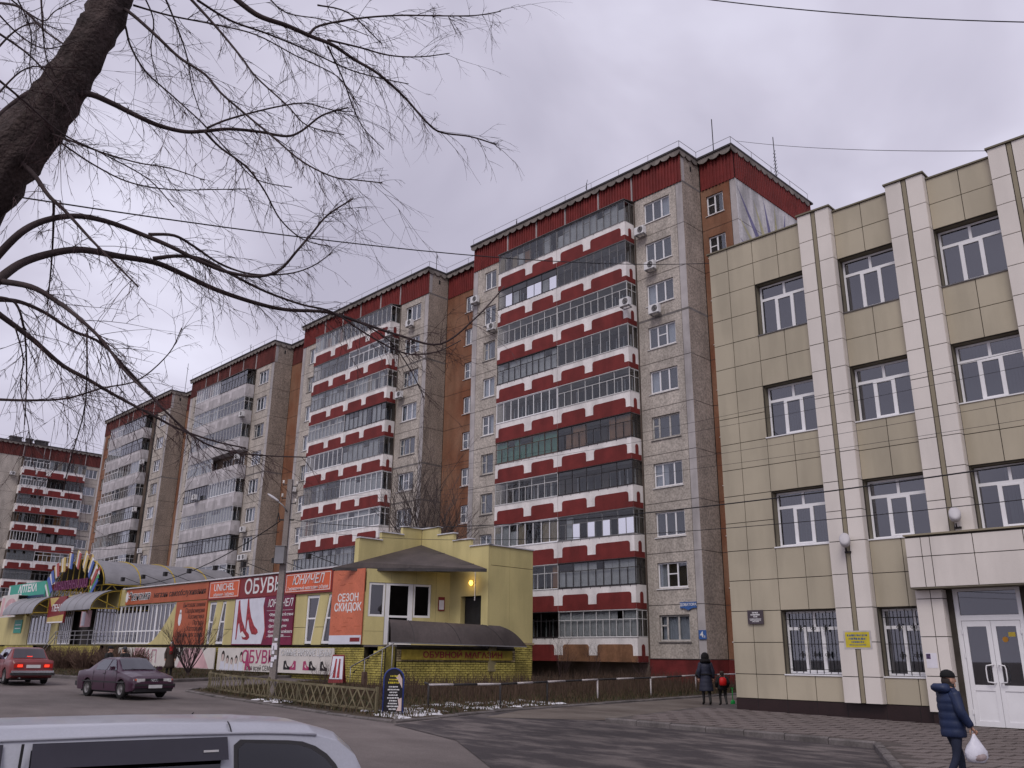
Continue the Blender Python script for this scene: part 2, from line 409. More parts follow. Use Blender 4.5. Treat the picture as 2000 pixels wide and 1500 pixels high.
# ------------------------------------------------------------------ apartment blocks
FH, Z0, ZA, ZR = 2.805, 1.66, 29.71, 31.87
def frame_mesh(w, h, cols, key, mt, bar=.07, trans=None, fort=None, dep=.06):
    """window frame in xz (origin bottom-left), mullions at cols; trans: (col, height) extra rails"""
    m = MB(); d = dep
    m.box(0, w, 0, d, 0, bar); m.box(0, w, 0, d, h-bar, h)
    m.box(0, bar, 0, d, bar, h-bar); m.box(w-bar, w, 0, d, bar, h-bar)
    for c in cols: m.box(c-bar*.6, c+bar*.6, 0, d, bar, h-bar)
    if trans:
        ed = [0] + list(cols) + [w]
        for c, z in trans: m.box(ed[c]+bar*.6, ed[c+1]-bar*.6, .01, d-.01, z-bar*.4, z+bar*.4)
    return m.mesh('window', mt)
_pane = {}
def pane_me(w, h, mt):
    k = (round(w, 3), round(h, 3), mt.name)
    if k not in _pane:
        m = MB(); m.box(-w/2, w/2, -.006, .006, -h/2, h/2); _pane[k] = m.mesh('pane', mt)
    return _pane[k]
_curt = {}
def curtain_me(w, h, mt, amp=.02, pitch=.16):
    k = (round(w, 2), round(h, 2), mt.name)
    if k not in _curt:
        m = MB(); n = max(4, int(w/pitch*4)); top = []; bot = []
        for i in range(n+1):
            x = w*i/n; y = amp*math.sin(2*PI*x/pitch)
            top.append((x, y, h)); bot.append((x, y*1.3, 0))
        m.smooth().add(top + bot, [(i, i+1, n+2+i, n+1+i) for i in range(n)])
        _curt[k] = m.mesh('curtain', mt)
    return _curt[k]
_win = {}
def window(parent, x, y, z, w, h, style, split=True, sill='white', curtain=None, rz=0.0):
    """a window set at (x,y,z) bottom-left looking to -y; one object for the frame, panes below it"""
    st = {'3': ([w*.34, w*.67], None, 'pvc'), '3b': ([w*.33, w*.66], [(1, h*.55)], 'pvc'), '3c': ([w*.30, w*.70], [(0, h*.5)], 'pvc'),
          '2': ([w*.5], None, 'pvc'), '2b': ([w*.48], [(0, h*.52)], 'pvc'), 'o3': ([w*.24, w*.62], [(0, h*.6)], 'oldframe'), 'o2': ([w*.36], [(0, h*.6)], 'oldframe'), 'd2': ([w*.42], [(0, h*.55)], 'fbrown')}[style]
    key = (style, round(w, 2), round(h, 2))
    if key not in _win: _win[key] = frame_mesh(w, h, st[0], style, M[st[2]], .075 if st[2] == 'pvc' else .085, st[1])
    o = link(_win[key], 'window', parent, (x, y, z), rz)
    ed = [0] + st[0] + [w]
    if split:
        for a, b in zip(ed[:-1], ed[1:]):
            link(pane_me(b-a-.09, h-.13, M['glass']), 'pane', o, ((a+b)/2, .03, h/2))
    else:
        link(pane_me(w-.1, h-.1, M['glass']), 'pane', o, (w/2, .03, h/2))
    if sill:
        k = ('sill', sill, round(w, 2))
        if k not in _win:
            m = MB(); m.add([(-.08, -.16, -.06), (w+.08, -.16, -.06), (w+.08, .0, -.01), (-.08, 0, -.01), (-.08, -.16, -.085), (w+.08, -.16, -.085), (w+.08, 0, -.06), (-.08, 0, -.06)],
                            [(0,1,2,3), (4,5,1,0), (7,6,5,4), (0,3,7,4), (1,5,6,2)])
            _win[k] = m.mesh('sill', M['pvc' if sill == 'white' else 'sill'])
        link(_win[k], 'sill', o)
    if curtain:
        cw = w*random.choice((.3, .42, .94)); off = random.choice((.03, w-.03-cw))
        link(curtain_me(cw, h-.1, M[curtain]), 'curtain', o, (off, .16, .05))
    return o
_ac = {}
def air_con(parent, x, y, z, rz=0.0):
    if not _ac:
        m = MB(); m.box(.05, .76, 0, .28, .02, .52); _ac['b'] = m.mesh('air_conditioner', M['acw'])
        m = MB(); pts = [(.50 + .21*math.cos(a), -.012, .28 + .21*math.sin(a)) for a in [2*PI*i/20 for i in range(20)]]
        m.prism(pts, (0, .01, 0)); _ac['f'] = m.mesh('fan_grille', M['fdark'])
        m = MB(); m.box(.1, .70, .40, .45, -.06, -.02); m.box(.1, .14, -.02, .42, -.06, 0); m.box(.66, .70, -.02, .42, -.06, 0); _ac['k'] = m.mesh('bracket', M['rail'])
        m = MB()
        for r_ in (.07, .14, .20): m.tube([(.50 + r_*math.cos(a), -.018, .28 + r_*math.sin(a)) for a in [2*PI*i/16 for i in range(17)]], .006, 4, False)
        _ac['r'] = m.mesh('guard', M['acw'])
    o = link(_ac['b'], 'air_conditioner', parent, (x, y, z), rz)
    for k, n in (('f', 'fan_grille'), ('k', 'bracket'), ('r', 'guard')): link(_ac[k], n, o)
    return o

def arch_poly(spans, u0, u1, zb=-.19, zt=.14, za=.74, r=.17):
    """outline of the red relief: a band with raised, round-shouldered fields"""
    P = [(u0, zb), (u1, zb)]
    for a, b in reversed(spans):
        if b < u1 - .01: P += [(u1, zt)] if P[-1] == (u1, zb) else []
        P += [(b, zt)]
        for i in range(0, 6): t = i/5*PI/2; P.append((b - r + r*math.cos(t), za - r + r*math.sin(t)))
        for i in range(0, 6): t = PI/2 + i/5*PI/2; P.append((a + r + r*math.cos(t), za - r + r*math.sin(t)))
        P += [(a, zt)]
    if P[-1][0] > u0 + .01: P.append((u0, zt))
    return P

def glazing(w, style, seed, dep=0.0, side=None):
    """returns (frame MB, list of panes (cx, cz, w, h, matkey), frame matkey, list of curtains)
    style: rows 1/2, frame colour, pane count"""
    rows, fm, n, inner = style
    rnd = random.Random(seed); fb = MB(); panes = []; H_ = 1.43; zb = 1.14; bw = .055 if fm == 'pvc' else .032
    fb.box(0, w, -.02, .03, zb, zb+bw); fb.box(0, w, -.02, .03, zb+H_-bw, zb+H_)
    pw = w/n
    for i in range(n+1):
        x = min(max(i*pw, bw/2), w-bw/2); big = (i % 2 == 0) or rows == 1
        fb.box(x-bw/2, x+bw/2, -.018, .028, zb+bw, (zb+H_-bw) if big else zb+H_*.66)
    if rows == 2:
        fb.box(bw/2, w-bw/2, -.02, .03, zb+H_*.66-bw/2, zb+H_*.66+bw/2)
    for i in range(n):
        a = i*pw; mk = 'glassb'
        if inner == 'skyglint' and rnd.random() < .45: mk = 'mirror'
        if rows == 1:
            panes.append((a+pw/2, zb+H_/2, pw-bw, H_-2*bw, mk))
            if fm in ('fgrey',) and i % 3 == 1: fb.box(a+bw/2, a+pw-bw/2, -.015, .025, zb+H_*.7-bw/2, zb+H_*.7+bw/2)
        else:
            panes.append((a+pw/2, zb+H_*.33, pw-bw, H_*.66-1.5*bw, mk))
            if i % 2 == 0:
                ww = pw*2 if i+1 < n else pw
                panes.append((a+ww/2, zb+H_*.83, ww-bw, H_*.34-1.5*bw, 'glassb'))
    return fb, panes
INNER = {'white': ('curtain', .92), 'warm': ('curtainw', .75), 'green': ('curtaing', .9), 'ochre': ('curtaino', .6), 'mix': (None, .5), 'none': (None, 0), 'skyglint': ('curtain', .2)}

def apartment_block(label, loc, rz, styles, relief, panel, attic, uL=-19.15, bal=(-15.35, -9.62, -3.76), rec=5.4, detail=True, aseed=1, first_relief=None, left_style=None, wstyles=None, end=False, left_mat=None, acs=()):
    rnd = random.Random(aseed)
    R = thing('apartment_block', label, 'apartment block', loc, rz)
    b0, bm_, b1 = bal; D = .95
    # dark core behind the panels, roof slab
    c = MB(); c.box(uL+.02, -.14, .32, 11.8, -1.5, ZR-.1); c.box(-.2, rec-.02, 2.2, 11.8, -1.5, ZR-.1); c.build('core', M['core'], R)
    c = MB(); c.box(uL-.12, .14, -.32, 12, ZR-.06, ZR+.06); c.box(.14, rec+.12, 1.58, 12, ZR-.06, ZR+.06); c.build('roof', M['tar'], R)
    # loggia back wall
    c = MB(); c.box(b0, b1, .0, .3, 0, ZA-.05); c.build('loggia_wall', M['loggia'], R)
    c = MB()
    for f in range(10):
        z = Z0+f*FH
        for u in (b0+.9, bm_-2.6, bm_+.9, b1-2.4):
            c.box(u, u+.75, -.03, .02, z+.1, z+2.2); c.box(u+.8, u+1.9, -.03, .02, z+.9, z+2.2)
    c.build('loggia_window', M['fdark'], R)['kind'] = 'stuff'
    c = MB()
    for f in range(10):
        z = Z0+f*FH
        for u in (b0+.9, bm_-2.6, bm_+.9, b1-2.4):
            for q in (u-.05, u+.72, u+1.85, u+1.3): c.box(q, q+.07, -.05, .01, z+.1 if q < u+.75 else z+.85, z+2.25)
    c.build('loggia_frame', M['pvc'], R)['kind'] = 'stuff'
    c = MB(); c.box(uL, 0, .06, .4, -1.5, Z0-.02); c.box(-.35, 0.0-.02, .4, 2.0, -1.5, Z0-.02); c.box(0, rec, 1.96, 2.3, -1.5, Z0-.02); c.build('plinth', M['plinth'], R)
    # facade panels: right column, corner strip, side, recess, left column
    G = .018
    WR = (-2.97, -.99, .90, 2.28)     # window opening in the right column (z above the floor)
    WL = (uL+1.3, uL+2.55, .90, 2.32)
    WO = (.40, 1.60, .95, 2.28) if rec < 3 else (1.0, 2.25, .95, 2.28)
    if rec >= 3: WO = (2.3, 3.55, .95, 2.28)
    def pm(name, u0, u1, hole, mt, y=0.0, dp=.24):
        m = MB(); m.holed(u0+G, u1-G, G, FH-G, [hole] if hole else [], dp, y); return m.mesh(name, mt)
    mR = pm('wall_panel', -3.66, -.50, WR, M['pebble']); mS = pm('corner_strip', -.50, 0, None, M['strip'])
    mL = pm('wall_panel', uL+.52, b0+.12, WL, left_mat or M['pebble']); mLs = pm('corner_strip', uL, uL+.52, None, M['strip'])
    mB = None
    m = MB(); m.quad((0, G, G), (0, 1.96-G, G), (0, 1.96-G, FH-G), (0, G, FH-G)); m.box(-.12, -.001, G, 1.96-G, G, FH-G); mSide = m.mesh('side_panel', M['pebble_shade'])
    mO = pm('recess_panel', 0+G, rec if rec > 3 else rec-.42, WO, M['orange'], 1.96)
    mOs = pm('corner_strip', rec-.42, rec, None, M['strip'], 1.96) if rec < 3 else None
    seam = MB()
    for f in range(11):
        z = Z0+f*FH; t = .02 if rnd.random() < .72 else .07
        seam.box(-3.66, 0, .035 if t < .05 else -.004, .3, z-t, z+t); seam.box(uL, b0, .035, .3, z-.02, z+.02)
        seam.box(-.14, .0 - (.03 if t < .05 else -.004), .02, 1.95, z-t, z+t); seam.box(.02, rec-.02, 1.99, 2.2, z-.02, z+.02)
    for u in (-3.66, -.50, uL+.52): seam.box(u-.03, u+.03, .03, .3, Z0, ZA)
    seam.build('joint_seam', M['mastic'], R)
    for f in range(10):
        z = Z0 + f*FH
        link(mR, 'wall_panel', R, (0, 0, z)); link(mS, 'corner_strip', R, (0, 0, z)); link(mSide, 'side_panel', R, (0, 0, z))
        link(mO, 'recess_panel', R, (0, 0, z)); link(mL, 'wall_panel', R, (0, 0, z)); link(mLs, 'corner_strip', R, (0, 0, z))
        if mOs: link(mOs, 'corner_strip', R, (0, 0, z))
        ws = (wstyles or {}).get(f+1)
        st = ws or rnd.choice(('3', '3', '3b', '3c', '3', 'o3'))
        window(R, WR[0]+.01, .10, z+WR[2]+.01, WR[1]-WR[0]-.02, WR[3]-WR[2]-.02, st, detail, 'white' if st[0] == '3' else 'tin', 'curtain' if rnd.random() < .75 else None)
        st = rnd.choice(('2', '2b', '2', 'o2'))
        window(R, WL[0]+.01, .10, z+WL[2]+.01, WL[1]-WL[0]-.02, WL[3]-WL[2]-.02, st, detail, 'white' if st[0] == '2' else 'tin', 'curtain' if rnd.random() < .6 else None)
        st = rnd.choice(('2', '2b', '2b', '2'))
        window(R, WO[0]+.01, 2.06, z+WO[2]+.01, WO[1]-WO[0]-.02, WO[3]-WO[2]-.02, st, detail, 'white', 'curtain' if rnd.random() < .3 else None)
    # balconies
    for f in range(10):
        z = Z0 + f*FH
        for s_, (ua, ub) in enumerate(((b0, bm_), (bm_, b1))):
            key = (label, s_, 'bal'); W = ub-ua-.03
            if key not in _win:
                m = MB(); m.box(ua+.015, ub-.015, -D+.09, -.0, -.2, .0); m.box(ua+.015, ub-.015, -D, -D+.08, -.2, 1.12)
                if s_ == 1: m.box(ub-.09, ub-.015, -D+.08, 0, .0, 1.12)
                else: m.box(ua+.015, ua+.09, -D+.08, 0, .0, 1.12)
                _win[key] = m.mesh('balcony', panel)
                sp = [(ua+.38, ua+.38+W*.34), (ub-.34-W*.43, ub-.34)] if s_ == 1 else [(ua+.30, ua+.30+W*.43), (ub-.34-W*.34, ub-.34)]
                m = MB(); m.prism([(u, -D-.03, zz) for u, zz in arch_poly(sp, ua+.02, ub-.02)], (0, .032, 0)); _win[(label, s_, 'rel')] = m.mesh('relief', relief)
                if s_ == 1:
                    P = [(-.95, -.19), (-.03, -.19), (-.03, .14), (-.30, .14), (-.30, .55)] + [(-.45+.15*math.cos(t), .6+.15*math.sin(t)) for t in [PI*i/6 for i in range(7)]] + [(-.60, .55), (-.60, .14), (-.95, .14)]
                    m = MB(); m.prism([(ub-.015-.002, yy, zz) for yy, zz in P], (.016, 0, 0)); _win[(label, 'side')] = m.mesh('relief', relief)
            B = link(_win[key], 'balcony', R, (0, 0, z))
            rel = link(_win[(label, s_, 'rel')], 'relief', B)
            if s_ == 1: link(_win[(label, 'side')], 'relief', B)
            if first_relief and f == 0 and s_ == 1:
                rel.data = rel.data.copy(); rel.data.materials[0] = first_relief
            st = styles(f+1, s_)
            if st is None: continue
            rows, fm, n, inner = st
            fb, panes = glazing(W, st, aseed*1000+f*10+s_)
            fb.box(-.03, W+.03, -.07, .05, 1.105, 1.14)                       # tin flashing
            for i in range(8): fb.box(W*(i+.5)/8-.012, W*(i+.5)/8+.012, -.06, -.03, 1.02, 1.105)
            fb.box(-.02, W+.02, -.06, .06, 2.57, 2.605)
            if s_ == 1:   # glazed right cheek
                fb.box(W-.03, W, 0, D, 1.14, 1.17); fb.box(W-.03, W, 0, D, 2.53, 2.57); fb.box(W-.03, W, D-.04, D, 1.17, 2.53); fb.box(W-.03, W, D*.48, D*.48+.035, 1.17, 2.53)
                if rows == 2: fb.box(W-.03, W, .03, D-.04, 2.07, 2.10)
            F = fb.build('glazing_frame', M[fm], B, (ua+.015, -D+.04, 0))
            if f == 9:
                m = MB(); m.add([(-.05, -.12, 2.65), (W+.05, -.12, 2.65), (W+.05, D, 2.85), (-.05, D, 2.85), (-.05, -.12, 2.61), (W+.05, -.12, 2.61), (W+.05, D, 2.8), (-.05, D, 2.8)],
                    [(0,1,2,3), (4,7,6,5), (0,4,5,1), (1,5,6,2), (3,2,6,7), (0,3,7,4)]); m.build('balcony_roof', M['sill'], B, (ua+.015, -D+.04, 0))
            if detail:
                for cx, cz, pw_, ph_, mk in panes: link(pane_me(pw_, ph_, M[mk]), 'pane', B, (ua+.015+cx, -D+.045, cz))
                if s_ == 1: link(pane_me(D-.06, 1.36, M['glassb']), 'pane', B, (ub-.03, -D/2, 1.85)).rotation_euler = (0, 0, PI/2)
            else:
                pb = MB()
                for cx, cz, pw_, ph_, mk in panes: pb.mat(1 if mk == 'mirror' else 0).box(cx-pw_/2, cx+pw_/2, 0, .01, cz-ph_/2, cz+ph_/2)
                if s_ == 1: pb.mat(0).box(W-.02, W-.01, .04, D-.04, 1.18, 2.52)
                q = pb.build('panes', [M['glassb'], M['mirror']], B, (ua+.015, -D+.04, 0)); q['kind'] = 'stuff'
            ck, pr = INNER[inner]
            rr = random.Random(aseed*77+f*10+s_)
            for i in range(n):
                if rr.random() < pr:
                    k2 = ck or rr.choice(('curtain', 'curtainw', 'curtaino', 'curtain'))
                    pw_ = W/n; hh = rr.choice((1.34, 1.34, 1.34, .9))
                    link(curtain_me(pw_*.96, hh, M[k2], .02, .11), 'curtain', B, (ua+.015+i*pw_, -D+.16, 1.2))
    # attic band with ribbed cladding
    ed = [uL, b0, b0+2.95, bm_, bm_+3.0, b1-.05, -.0]
    def ribbed(u0, u1, y, ax='x', pitch=.23):
        m = MB(); n = int((u1-u0)/pitch); pts = []
        for i in range(n):
            a = u0+.03 + (u1-u0-.06)*i/n; s_ = (u1-u0-.06)/n
            pts += [(a, 0), (a+s_*.5, 0), (a+s_*.58, -.065), (a+s_*.92, -.065)]
        pts.append((u1-.03, 0))
        z0, z1 = ZA-.02, ZR-.12
        for i in range(len(pts)-1):
            (a, da), (b, db) = pts[i], pts[i+1]
            if ax == 'x': m.quad((a, y+da, z0), (b, y+db, z0), (b, y+db, z1), (a, y+da, z1))
            else: m.quad((y-da, a, z0), (y-db, b, z0), (y-db, b, z1), (y-da, a, z1))
        return m
    for a, b in zip(ed[:-1], ed[1:]): ribbed(a, b, -.02).build('attic_panel', attic, R)
    m = MB(); m.box(uL, 0, 0.02, .3, ZA-.02, ZR-.06)
    for u in ed[1:-1]: m.box(u-.04, u+.04, -.095, .02, ZA-.02, ZR-.3)
    m.build('attic_backing', M['strip'], R)
    ribbed(.05, rec, 1.94).build('attic_panel', attic, R)
    m = MB(); m.box(-.3, -.001, .0, 1.96, ZA+.015, ZR-.06); m.build('side_panel', M['pebble_shade'], R)
    m = MB(); m.box(-.005, .006, .95, 1.12, ZA+1.05, ZA+1.42); m.build('vent_hole', M['black'], R)
    # scalloped cornice
    def scallop(L, pitch=.72, top=.42, lo=.20):
        n = max(1, round(L/pitch)); p = L/n; P = []
        for i in range(n):
            for k in range(8):
                t = k/8; P.append((i*p + p*t, -lo - (top-lo)*math.sin(PI*t)**.6))
        P.append((L, -lo)); return P
    m = MB(); P = scallop(-uL+.2)
    m.prism([(uL-.1+a, -.26, ZR-.04+z) for a, z in P] + [(.1, -.26, ZR-.06), (uL-.1, -.26, ZR-.06)], (0, .05, 0)); m.build('cornice', M['cornice'], R)
    m = MB(); P = scallop(1.9, .72)
    m.prism([(.10, -.2+a, ZR-.04+z) for a, z in P] + [(.10, 1.7, ZR-.06), (.10, -.2, ZR-.06)], (-.04, 0, 0)); m.build('cornice', M['cornice'], R)
    m = MB(); P = scallop(rec-.14)
    m.prism([(.14+a, 1.66, ZR-.04+z) for a, z in P] + [(rec, 1.66, ZR-.06), (.14, 1.66, ZR-.06)], (0, .05, 0)); m.build('cornice', M['cornice'], R)
    # roof railing
    m = MB(); path = [(uL, -.1), (0, -.1), (0, 1.75), (rec, 1.75)] + ([(rec, 11.5)] if end else [])
    for (ax, ay), (bx, by) in zip(path[:-1], path[1:]):
        d = math.hypot(bx-ax, by-ay); n = max(1, int(d/2.2))
        for i in range(n+1): m.bar((ax+(bx-ax)*i/n, ay+(by-ay)*i/n, ZR), (ax+(bx-ax)*i/n, ay+(by-ay)*i/n, ZR+.62), .024)
        m.bar((ax, ay, ZR+.62), (bx, by, ZR+.62), .022)
    m.build('roof_railing', M['rail'], R)
    # roof-edge end wall
    if end:
        for f in range(10):
            z = Z0 + f*FH
            for k in range(3):
                m = MB(); m.box(rec-.16, rec-.001, 1.98+k*3.2+G, 1.98+(k+1)*3.2-G, z+G, z+FH-G); m.build('end_panel', M['endwhite'], R)
        ribbed(1.96, 11.7, rec, 'y').build('attic_panel', attic, R)
        m = MB(); P = scallop(9.9); m.prism([(rec+.10, 1.6+a, ZR-.04+z) for a, z in P] + [(rec+.10, 11.5, ZR-.06), (rec+.10, 1.6, ZR-.06)], (-.04, 0, 0)); m.build('cornice', M['cornice'], R)
        m = MB(); m.box(rec-.18, rec-.03, 2.0, 11.6, -1.5, ZA); m.build('end_backing', M['mastic'], R)
        # painted sunburst
        cy, cz = 1.98+4.6, ZA-6.6
        for k in range(15):
            a0 = PI*(.03 + .94*k/14); L_ = 9.6 if k % 2 == 0 else 6.4; wd = .16; ca, sa = math.cos(a0), math.sin(a0)
            if ca < 0: L_ = min(L_, (cy-2.08)/-ca)
            if ca > 0: L_ = min(L_, (11.4-cy)/ca)
            if sa > 0: L_ = min(L_, (ZA-.12-cz)/sa)
            P = [(cy + 2.3*math.cos(a0-wd), cz + 2.3*math.sin(a0-wd)), (cy + 2.3*math.cos(a0+wd), cz + 2.3*math.sin(a0+wd)), (cy + L_*ca, cz + L_*sa)]
            m = MB(); m.prism([(rec+.0005, y_, z_) for y_, z_ in P], (.004, 0, 0)); m.build('painted_ray', M['rayblue'] if k % 2 == 0 else M['rayyellow'], R)
    for (x, z, y) in acs: air_con(R, x, y, z)
    return R

M['greyrelief'] = mat('grey_relief', (.40, .375, .385), .85, .08, 1.5, .06, 12, stain=.22)
M['endwhite'] = mat('weathered_white_end_wall', (.54, .52, .53), .9, .12, .8, .12, 9, stain=.35)
M['rayblue'] = mat('faded_blue_paint', (.17, .16, .28), .9, .15, 2, .15, 12, stain=.2)
M['rayyellow'] = mat('faded_yellow_paint', (.46, .43, .27), .9, .15, 2, .15, 12, stain=.2)

S1 = {(10,0): (1,'fgrey',9,'mix'), (10,1): (1,'fgrey',10,'white'), (9,0): (2,'fdark',8,'skyglint'), (9,1): (1,'fgrey',9,'none'), (8,0): (2,'flight',10,'none'), (8,1): (2,'flight',10,'none'),
      (7,0): (2,'fdark',10,'white'), (7,1): (1,'flight',8,'none'), (6,0): (1,'pvc',8,'none'), (6,1): (2,'flight',10,'none'), (5,0): (2,'fbrown',10,'green'), (5,1): (2,'fdark',10,'ochre'),
      (4,0): (2,'flight',10,'none'), (4,1): (2,'fdark',10,'none'), (3,0): (1,'pvc',8,'mix'), (3,1): (2,'fgrey',10,'skyglint'), (2,0): (2,'flight',10,'ochre'), (2,1): (2,'fdark',10,'white'),
      (1,0): (2,'fdark',8,'none'), (1,1): (2,'flight',12,'white')}
def rand_styles(seed, whitey=False):
    def f(fl, s_):
        r = random.Random(seed*100+fl*2+s_)
        return (r.choice((1, 2, 2)), r.choice(('flight', 'fgrey', 'fdark', 'pvc', 'fgrey', 'flight') if not whitey else ('pvc', 'flight', 'pvc', 'fdark', 'flight')), r.choice((8, 9, 10)), r.choice(('none', 'white', 'none', 'mix', 'white')))
    return f
TH = math.radians(-1.44)
def org(i): return (-25.38 - 24.55*i, 40.5 + .617*i, 0)
apartment_block('red and white balcony block with a painted sunburst on its end wall', org(0), TH, lambda f, s_: S1[(f, s_)], M['red'], M['white'], M['red'], rec=2.52, aseed=3,
    first_relief=M['rustpanel'], wstyles={10: '3', 9: '3', 8: '3', 7: '3b', 6: '3', 5: 'o3', 4: '3c', 3: '3', 2: '3b', 1: 'o3'}, end=True,
    acs=[(-3.4, 26.95, -.55), (-2.75, 24.35, -.55), (-2.55, 21.4, -.55), (-4.0, 22.0, -1.5), (-19.0, 26.95, -.45), (-17.0, 24.2, -.55)])
apartment_block('red balcony block directly behind the stepped yellow shop', org(1), TH, rand_styles(5), M['red'], M['white'], M['red'], detail=False, aseed=5,
    acs=[(-2.3, 27.2, -.55), (-4.0, 26.6, -1.3), (-3.2, 21.3, -.55), (-18.6, 15.6, -.5)])
apartment_block('tall block with plain pale balconies, one of them open without glazing', org(2), TH, lambda f, s_: None if (f, s_) == (7, 1) else rand_styles(8, True)(f, s_), M['greyrelief'], M['whitegrey'], M['redrust'], detail=False, aseed=8,
    acs=[(-4.0, 24.4, -1.3), (-4.0, 20.0, -1.3), (-2.8, 12.8, -.5), (-2.7, 10.1, -.5), (-2.0, 10.1, -.5), (-12.2, 16.9, -1.5)])
apartment_block('farther narrow block with pale balconies standing beyond the arched roof', org(3), TH, rand_styles(12, True), M['greyrelief'], M['whitegrey'], M['redrust'], detail=False, aseed=12, uL=-21.2, bal=(-16.2, -11.6, -4.9), left_mat=M['orange'],
    acs=[(-4.2, 23.2, -1.2), (-4.4, 17.5, -1.2), (-2.9, 12.6, -.5)])
apartment_block('distant red balcony block turned towards the street at far left', (-145.3, 52.6, .6), PI/2 + .0, rand_styles(21), M['red'], M['white'], M['redrust'], detail=False, aseed=21, uL=-24, bal=(-12.4, -8.6, -3.1),
    acs=[(-13.9, 26.6, -.5)])
# ------------------------------------------------------------------ office building clad in olive and pale panels
M['olive'] = mat('olive_panel', (.40, .352, .265), .6, .06, .5, .05, 90, .05, 200, spec=.35, stain=.10)
M['pale'] = mat('pale_panel', (.63, .58, .54), .6, .05, .5, .05, 90, .05, 200, spec=.35, stain=.05)
M['olivestrip'] = mat('olive_strip', (.25, .215, .15), .6, .08, 1, .05, 60)
M['cladback'] = mat('dark_joint', (.05, .042, .035), .9, .2, 2)
M['basepanel'] = mat('brown_base', (.022, .010, .010), .45, .15, 1.5, .1, 30, spec=.4)
M['soffit'] = mat('window_reveal', (.17, .15, .11), .8, .08, 2)
M['lobby'] = mat('office_interior', (.10, .09, .085), .9, .3, .8)
M['blind'] = mat('pale_blind', (.50, .54, .54), .85, .06, 3)
OB = thing('office_building', 'four storey office clad in olive and pale square panels with entrance doors', 'office building', (0, 25.4, 0))
ROWS = [.55, 1.26, 2.2, 3.15, 4.1, 5.05, 5.95, 6.84, 7.72, 8.6, 9.5, 10.39, 11.28, 12.17, 13.1, 14.06, 14.9, 15.75]
WZ = [(1.26, 3.15), (5.05, 6.84), (8.6, 10.39), (12.17, 14.06)]
BAYS = [(-13.23, -11.37), (-10.27, -8.44), (-7.30, -5.48), (-4.34, -2.5), (-1.3, .5)]
PIL = [(-11.37, -10.27), (-8.44, -7.30), (-5.48, -4.34), (-2.5, -1.3)]
PP = .27
holes = []
for bi, (a, b) in enumerate(BAYS):
    for k, (c, d) in enumerate(WZ):
        if k == 0 and bi >= 2: continue
        holes.append((a+.02, b-.02, c+.02, d-.02))
holes.append((-8.2, -6.55, .12, 3.62))
m = MB(); m.holed(-14.93, 6, 0, 15.7, holes, .34, .03); m.build('backing_wall', M['soffit'], OB)
m = MB(); m.box(-14.9, 6, .75, 14, 0, 15.6); m.build('core', M['lobby'], OB)
m = MB(); m.box(-14.93, -14.9, .03, 14, 0, 15.7); m.build('backing_wall', M['cladback'], OB)
_pm = {}
def panel(x0, x1, z0, z1, mt, y, name='cladding_panel', th=.03):
    J = .011
    k = (round(x1-x0, 3), round(z1-z0, 3), mt.name)
    if k not in _pm:
        mb = MB(); w_, h_ = (x1-x0)/2-J, (z1-z0)/2-J
        mb.box(-w_, w_, 0, th, -h_, h_); _pm[k] = mb.mesh(name, mt)
    o = link(_pm[k], name, OB, ((x0+x1)/2, y + random.uniform(-.002, .002), (z0+z1)/2))
    o.rotation_euler = (random.uniform(-.0025, .0025), 0, random.uniform(-.003, .003)); return o
# dark joint backing proud sheets behind the panels, skipping window fields
m = MB()
m.holed(-14.94, 6.0, .0, 15.72, [(a, b, c, d) for a, b, c, d in holes], .02, .024); m.build('joint_backing', M['cladback'], OB)
for j in range(len(ROWS)-1):
    z0, z1 = ROWS[j], ROWS[j+1]; mid = (z0+z1)/2
    inwin = any(c < mid < d for c, d in WZ)
    panel(-14.95, -14.2, z0, z1, M['olive'], -.01); panel(-14.2, -13.23, z0, z1, M['olive'], -.01)
    for bi, (a, b) in enumerate(BAYS):
        if inwin: continue
        if bi >= 2 and mid < 5.0: continue
        c = (a+b)/2 if bi else a+.93
        panel(a, c, z0, z1, M['olive'], -.01); panel(c, b if bi else b+.02, z0, z1, M['olive'], -.01)
# pilasters
for pi_, (a, b) in enumerate(PIL):
    lo = .55 if pi_ == 0 else 5.05
    m = MB(); m.box(a+.02, b-.02, -PP+.03, .02, lo+.01, 15.86); m.build('pilaster_core', M['cladback'], OB)
    c = (a+b)/2
    rows = [r for r in ROWS if r >= lo-.01]; rows[-1] = 15.88
    for z0, z1 in zip(rows[:-1], rows[1:]):
        panel(a, c-.07, z0, z1, M['pale'], -PP); panel(c+.07, b, z0, z1, M['pale'], -PP)
        mb = MB(); mb.box(b-.028, b-.002, -PP+.034, .0, z0+.011, z1-.011); mb.build('pilaster_return', M['pale'], OB)
        mb = MB(); mb.box(a+.002, a+.028, -PP+.034, .0, z0+.011, z1-.011); mb.build('pilaster_return', M['pale'], OB)
    m = MB(); m.box(c-.055, c+.055, -PP+.012, -PP+.028, lo+.02, 15.86); m.build('strip', M['olivestrip'], OB)
# coping
m = MB(); m.box(-15.02, 6, -.06, .5, 15.752, 15.80); m.build('coping', M['soffit'], OB)
for a, b in PIL:
    m = MB(); m.box(a-.04, b+.04, -PP-.05, .4, 15.884, 15.935); m.build('coping', M['soffit'], OB)
# plinth
m = MB(); m.box(-14.95, -9.08, -.015, .3, -.4, .535); m.build('plinth', M['basepanel'], OB)
m = MB()
for u in (-14.2, -13.23, -12.3, -11.4, -10.3, -9.4): m.box(u-.006, u+.006, -.019, -.01, 0, .535)
m.build('plinth_joint', M['black'], OB)
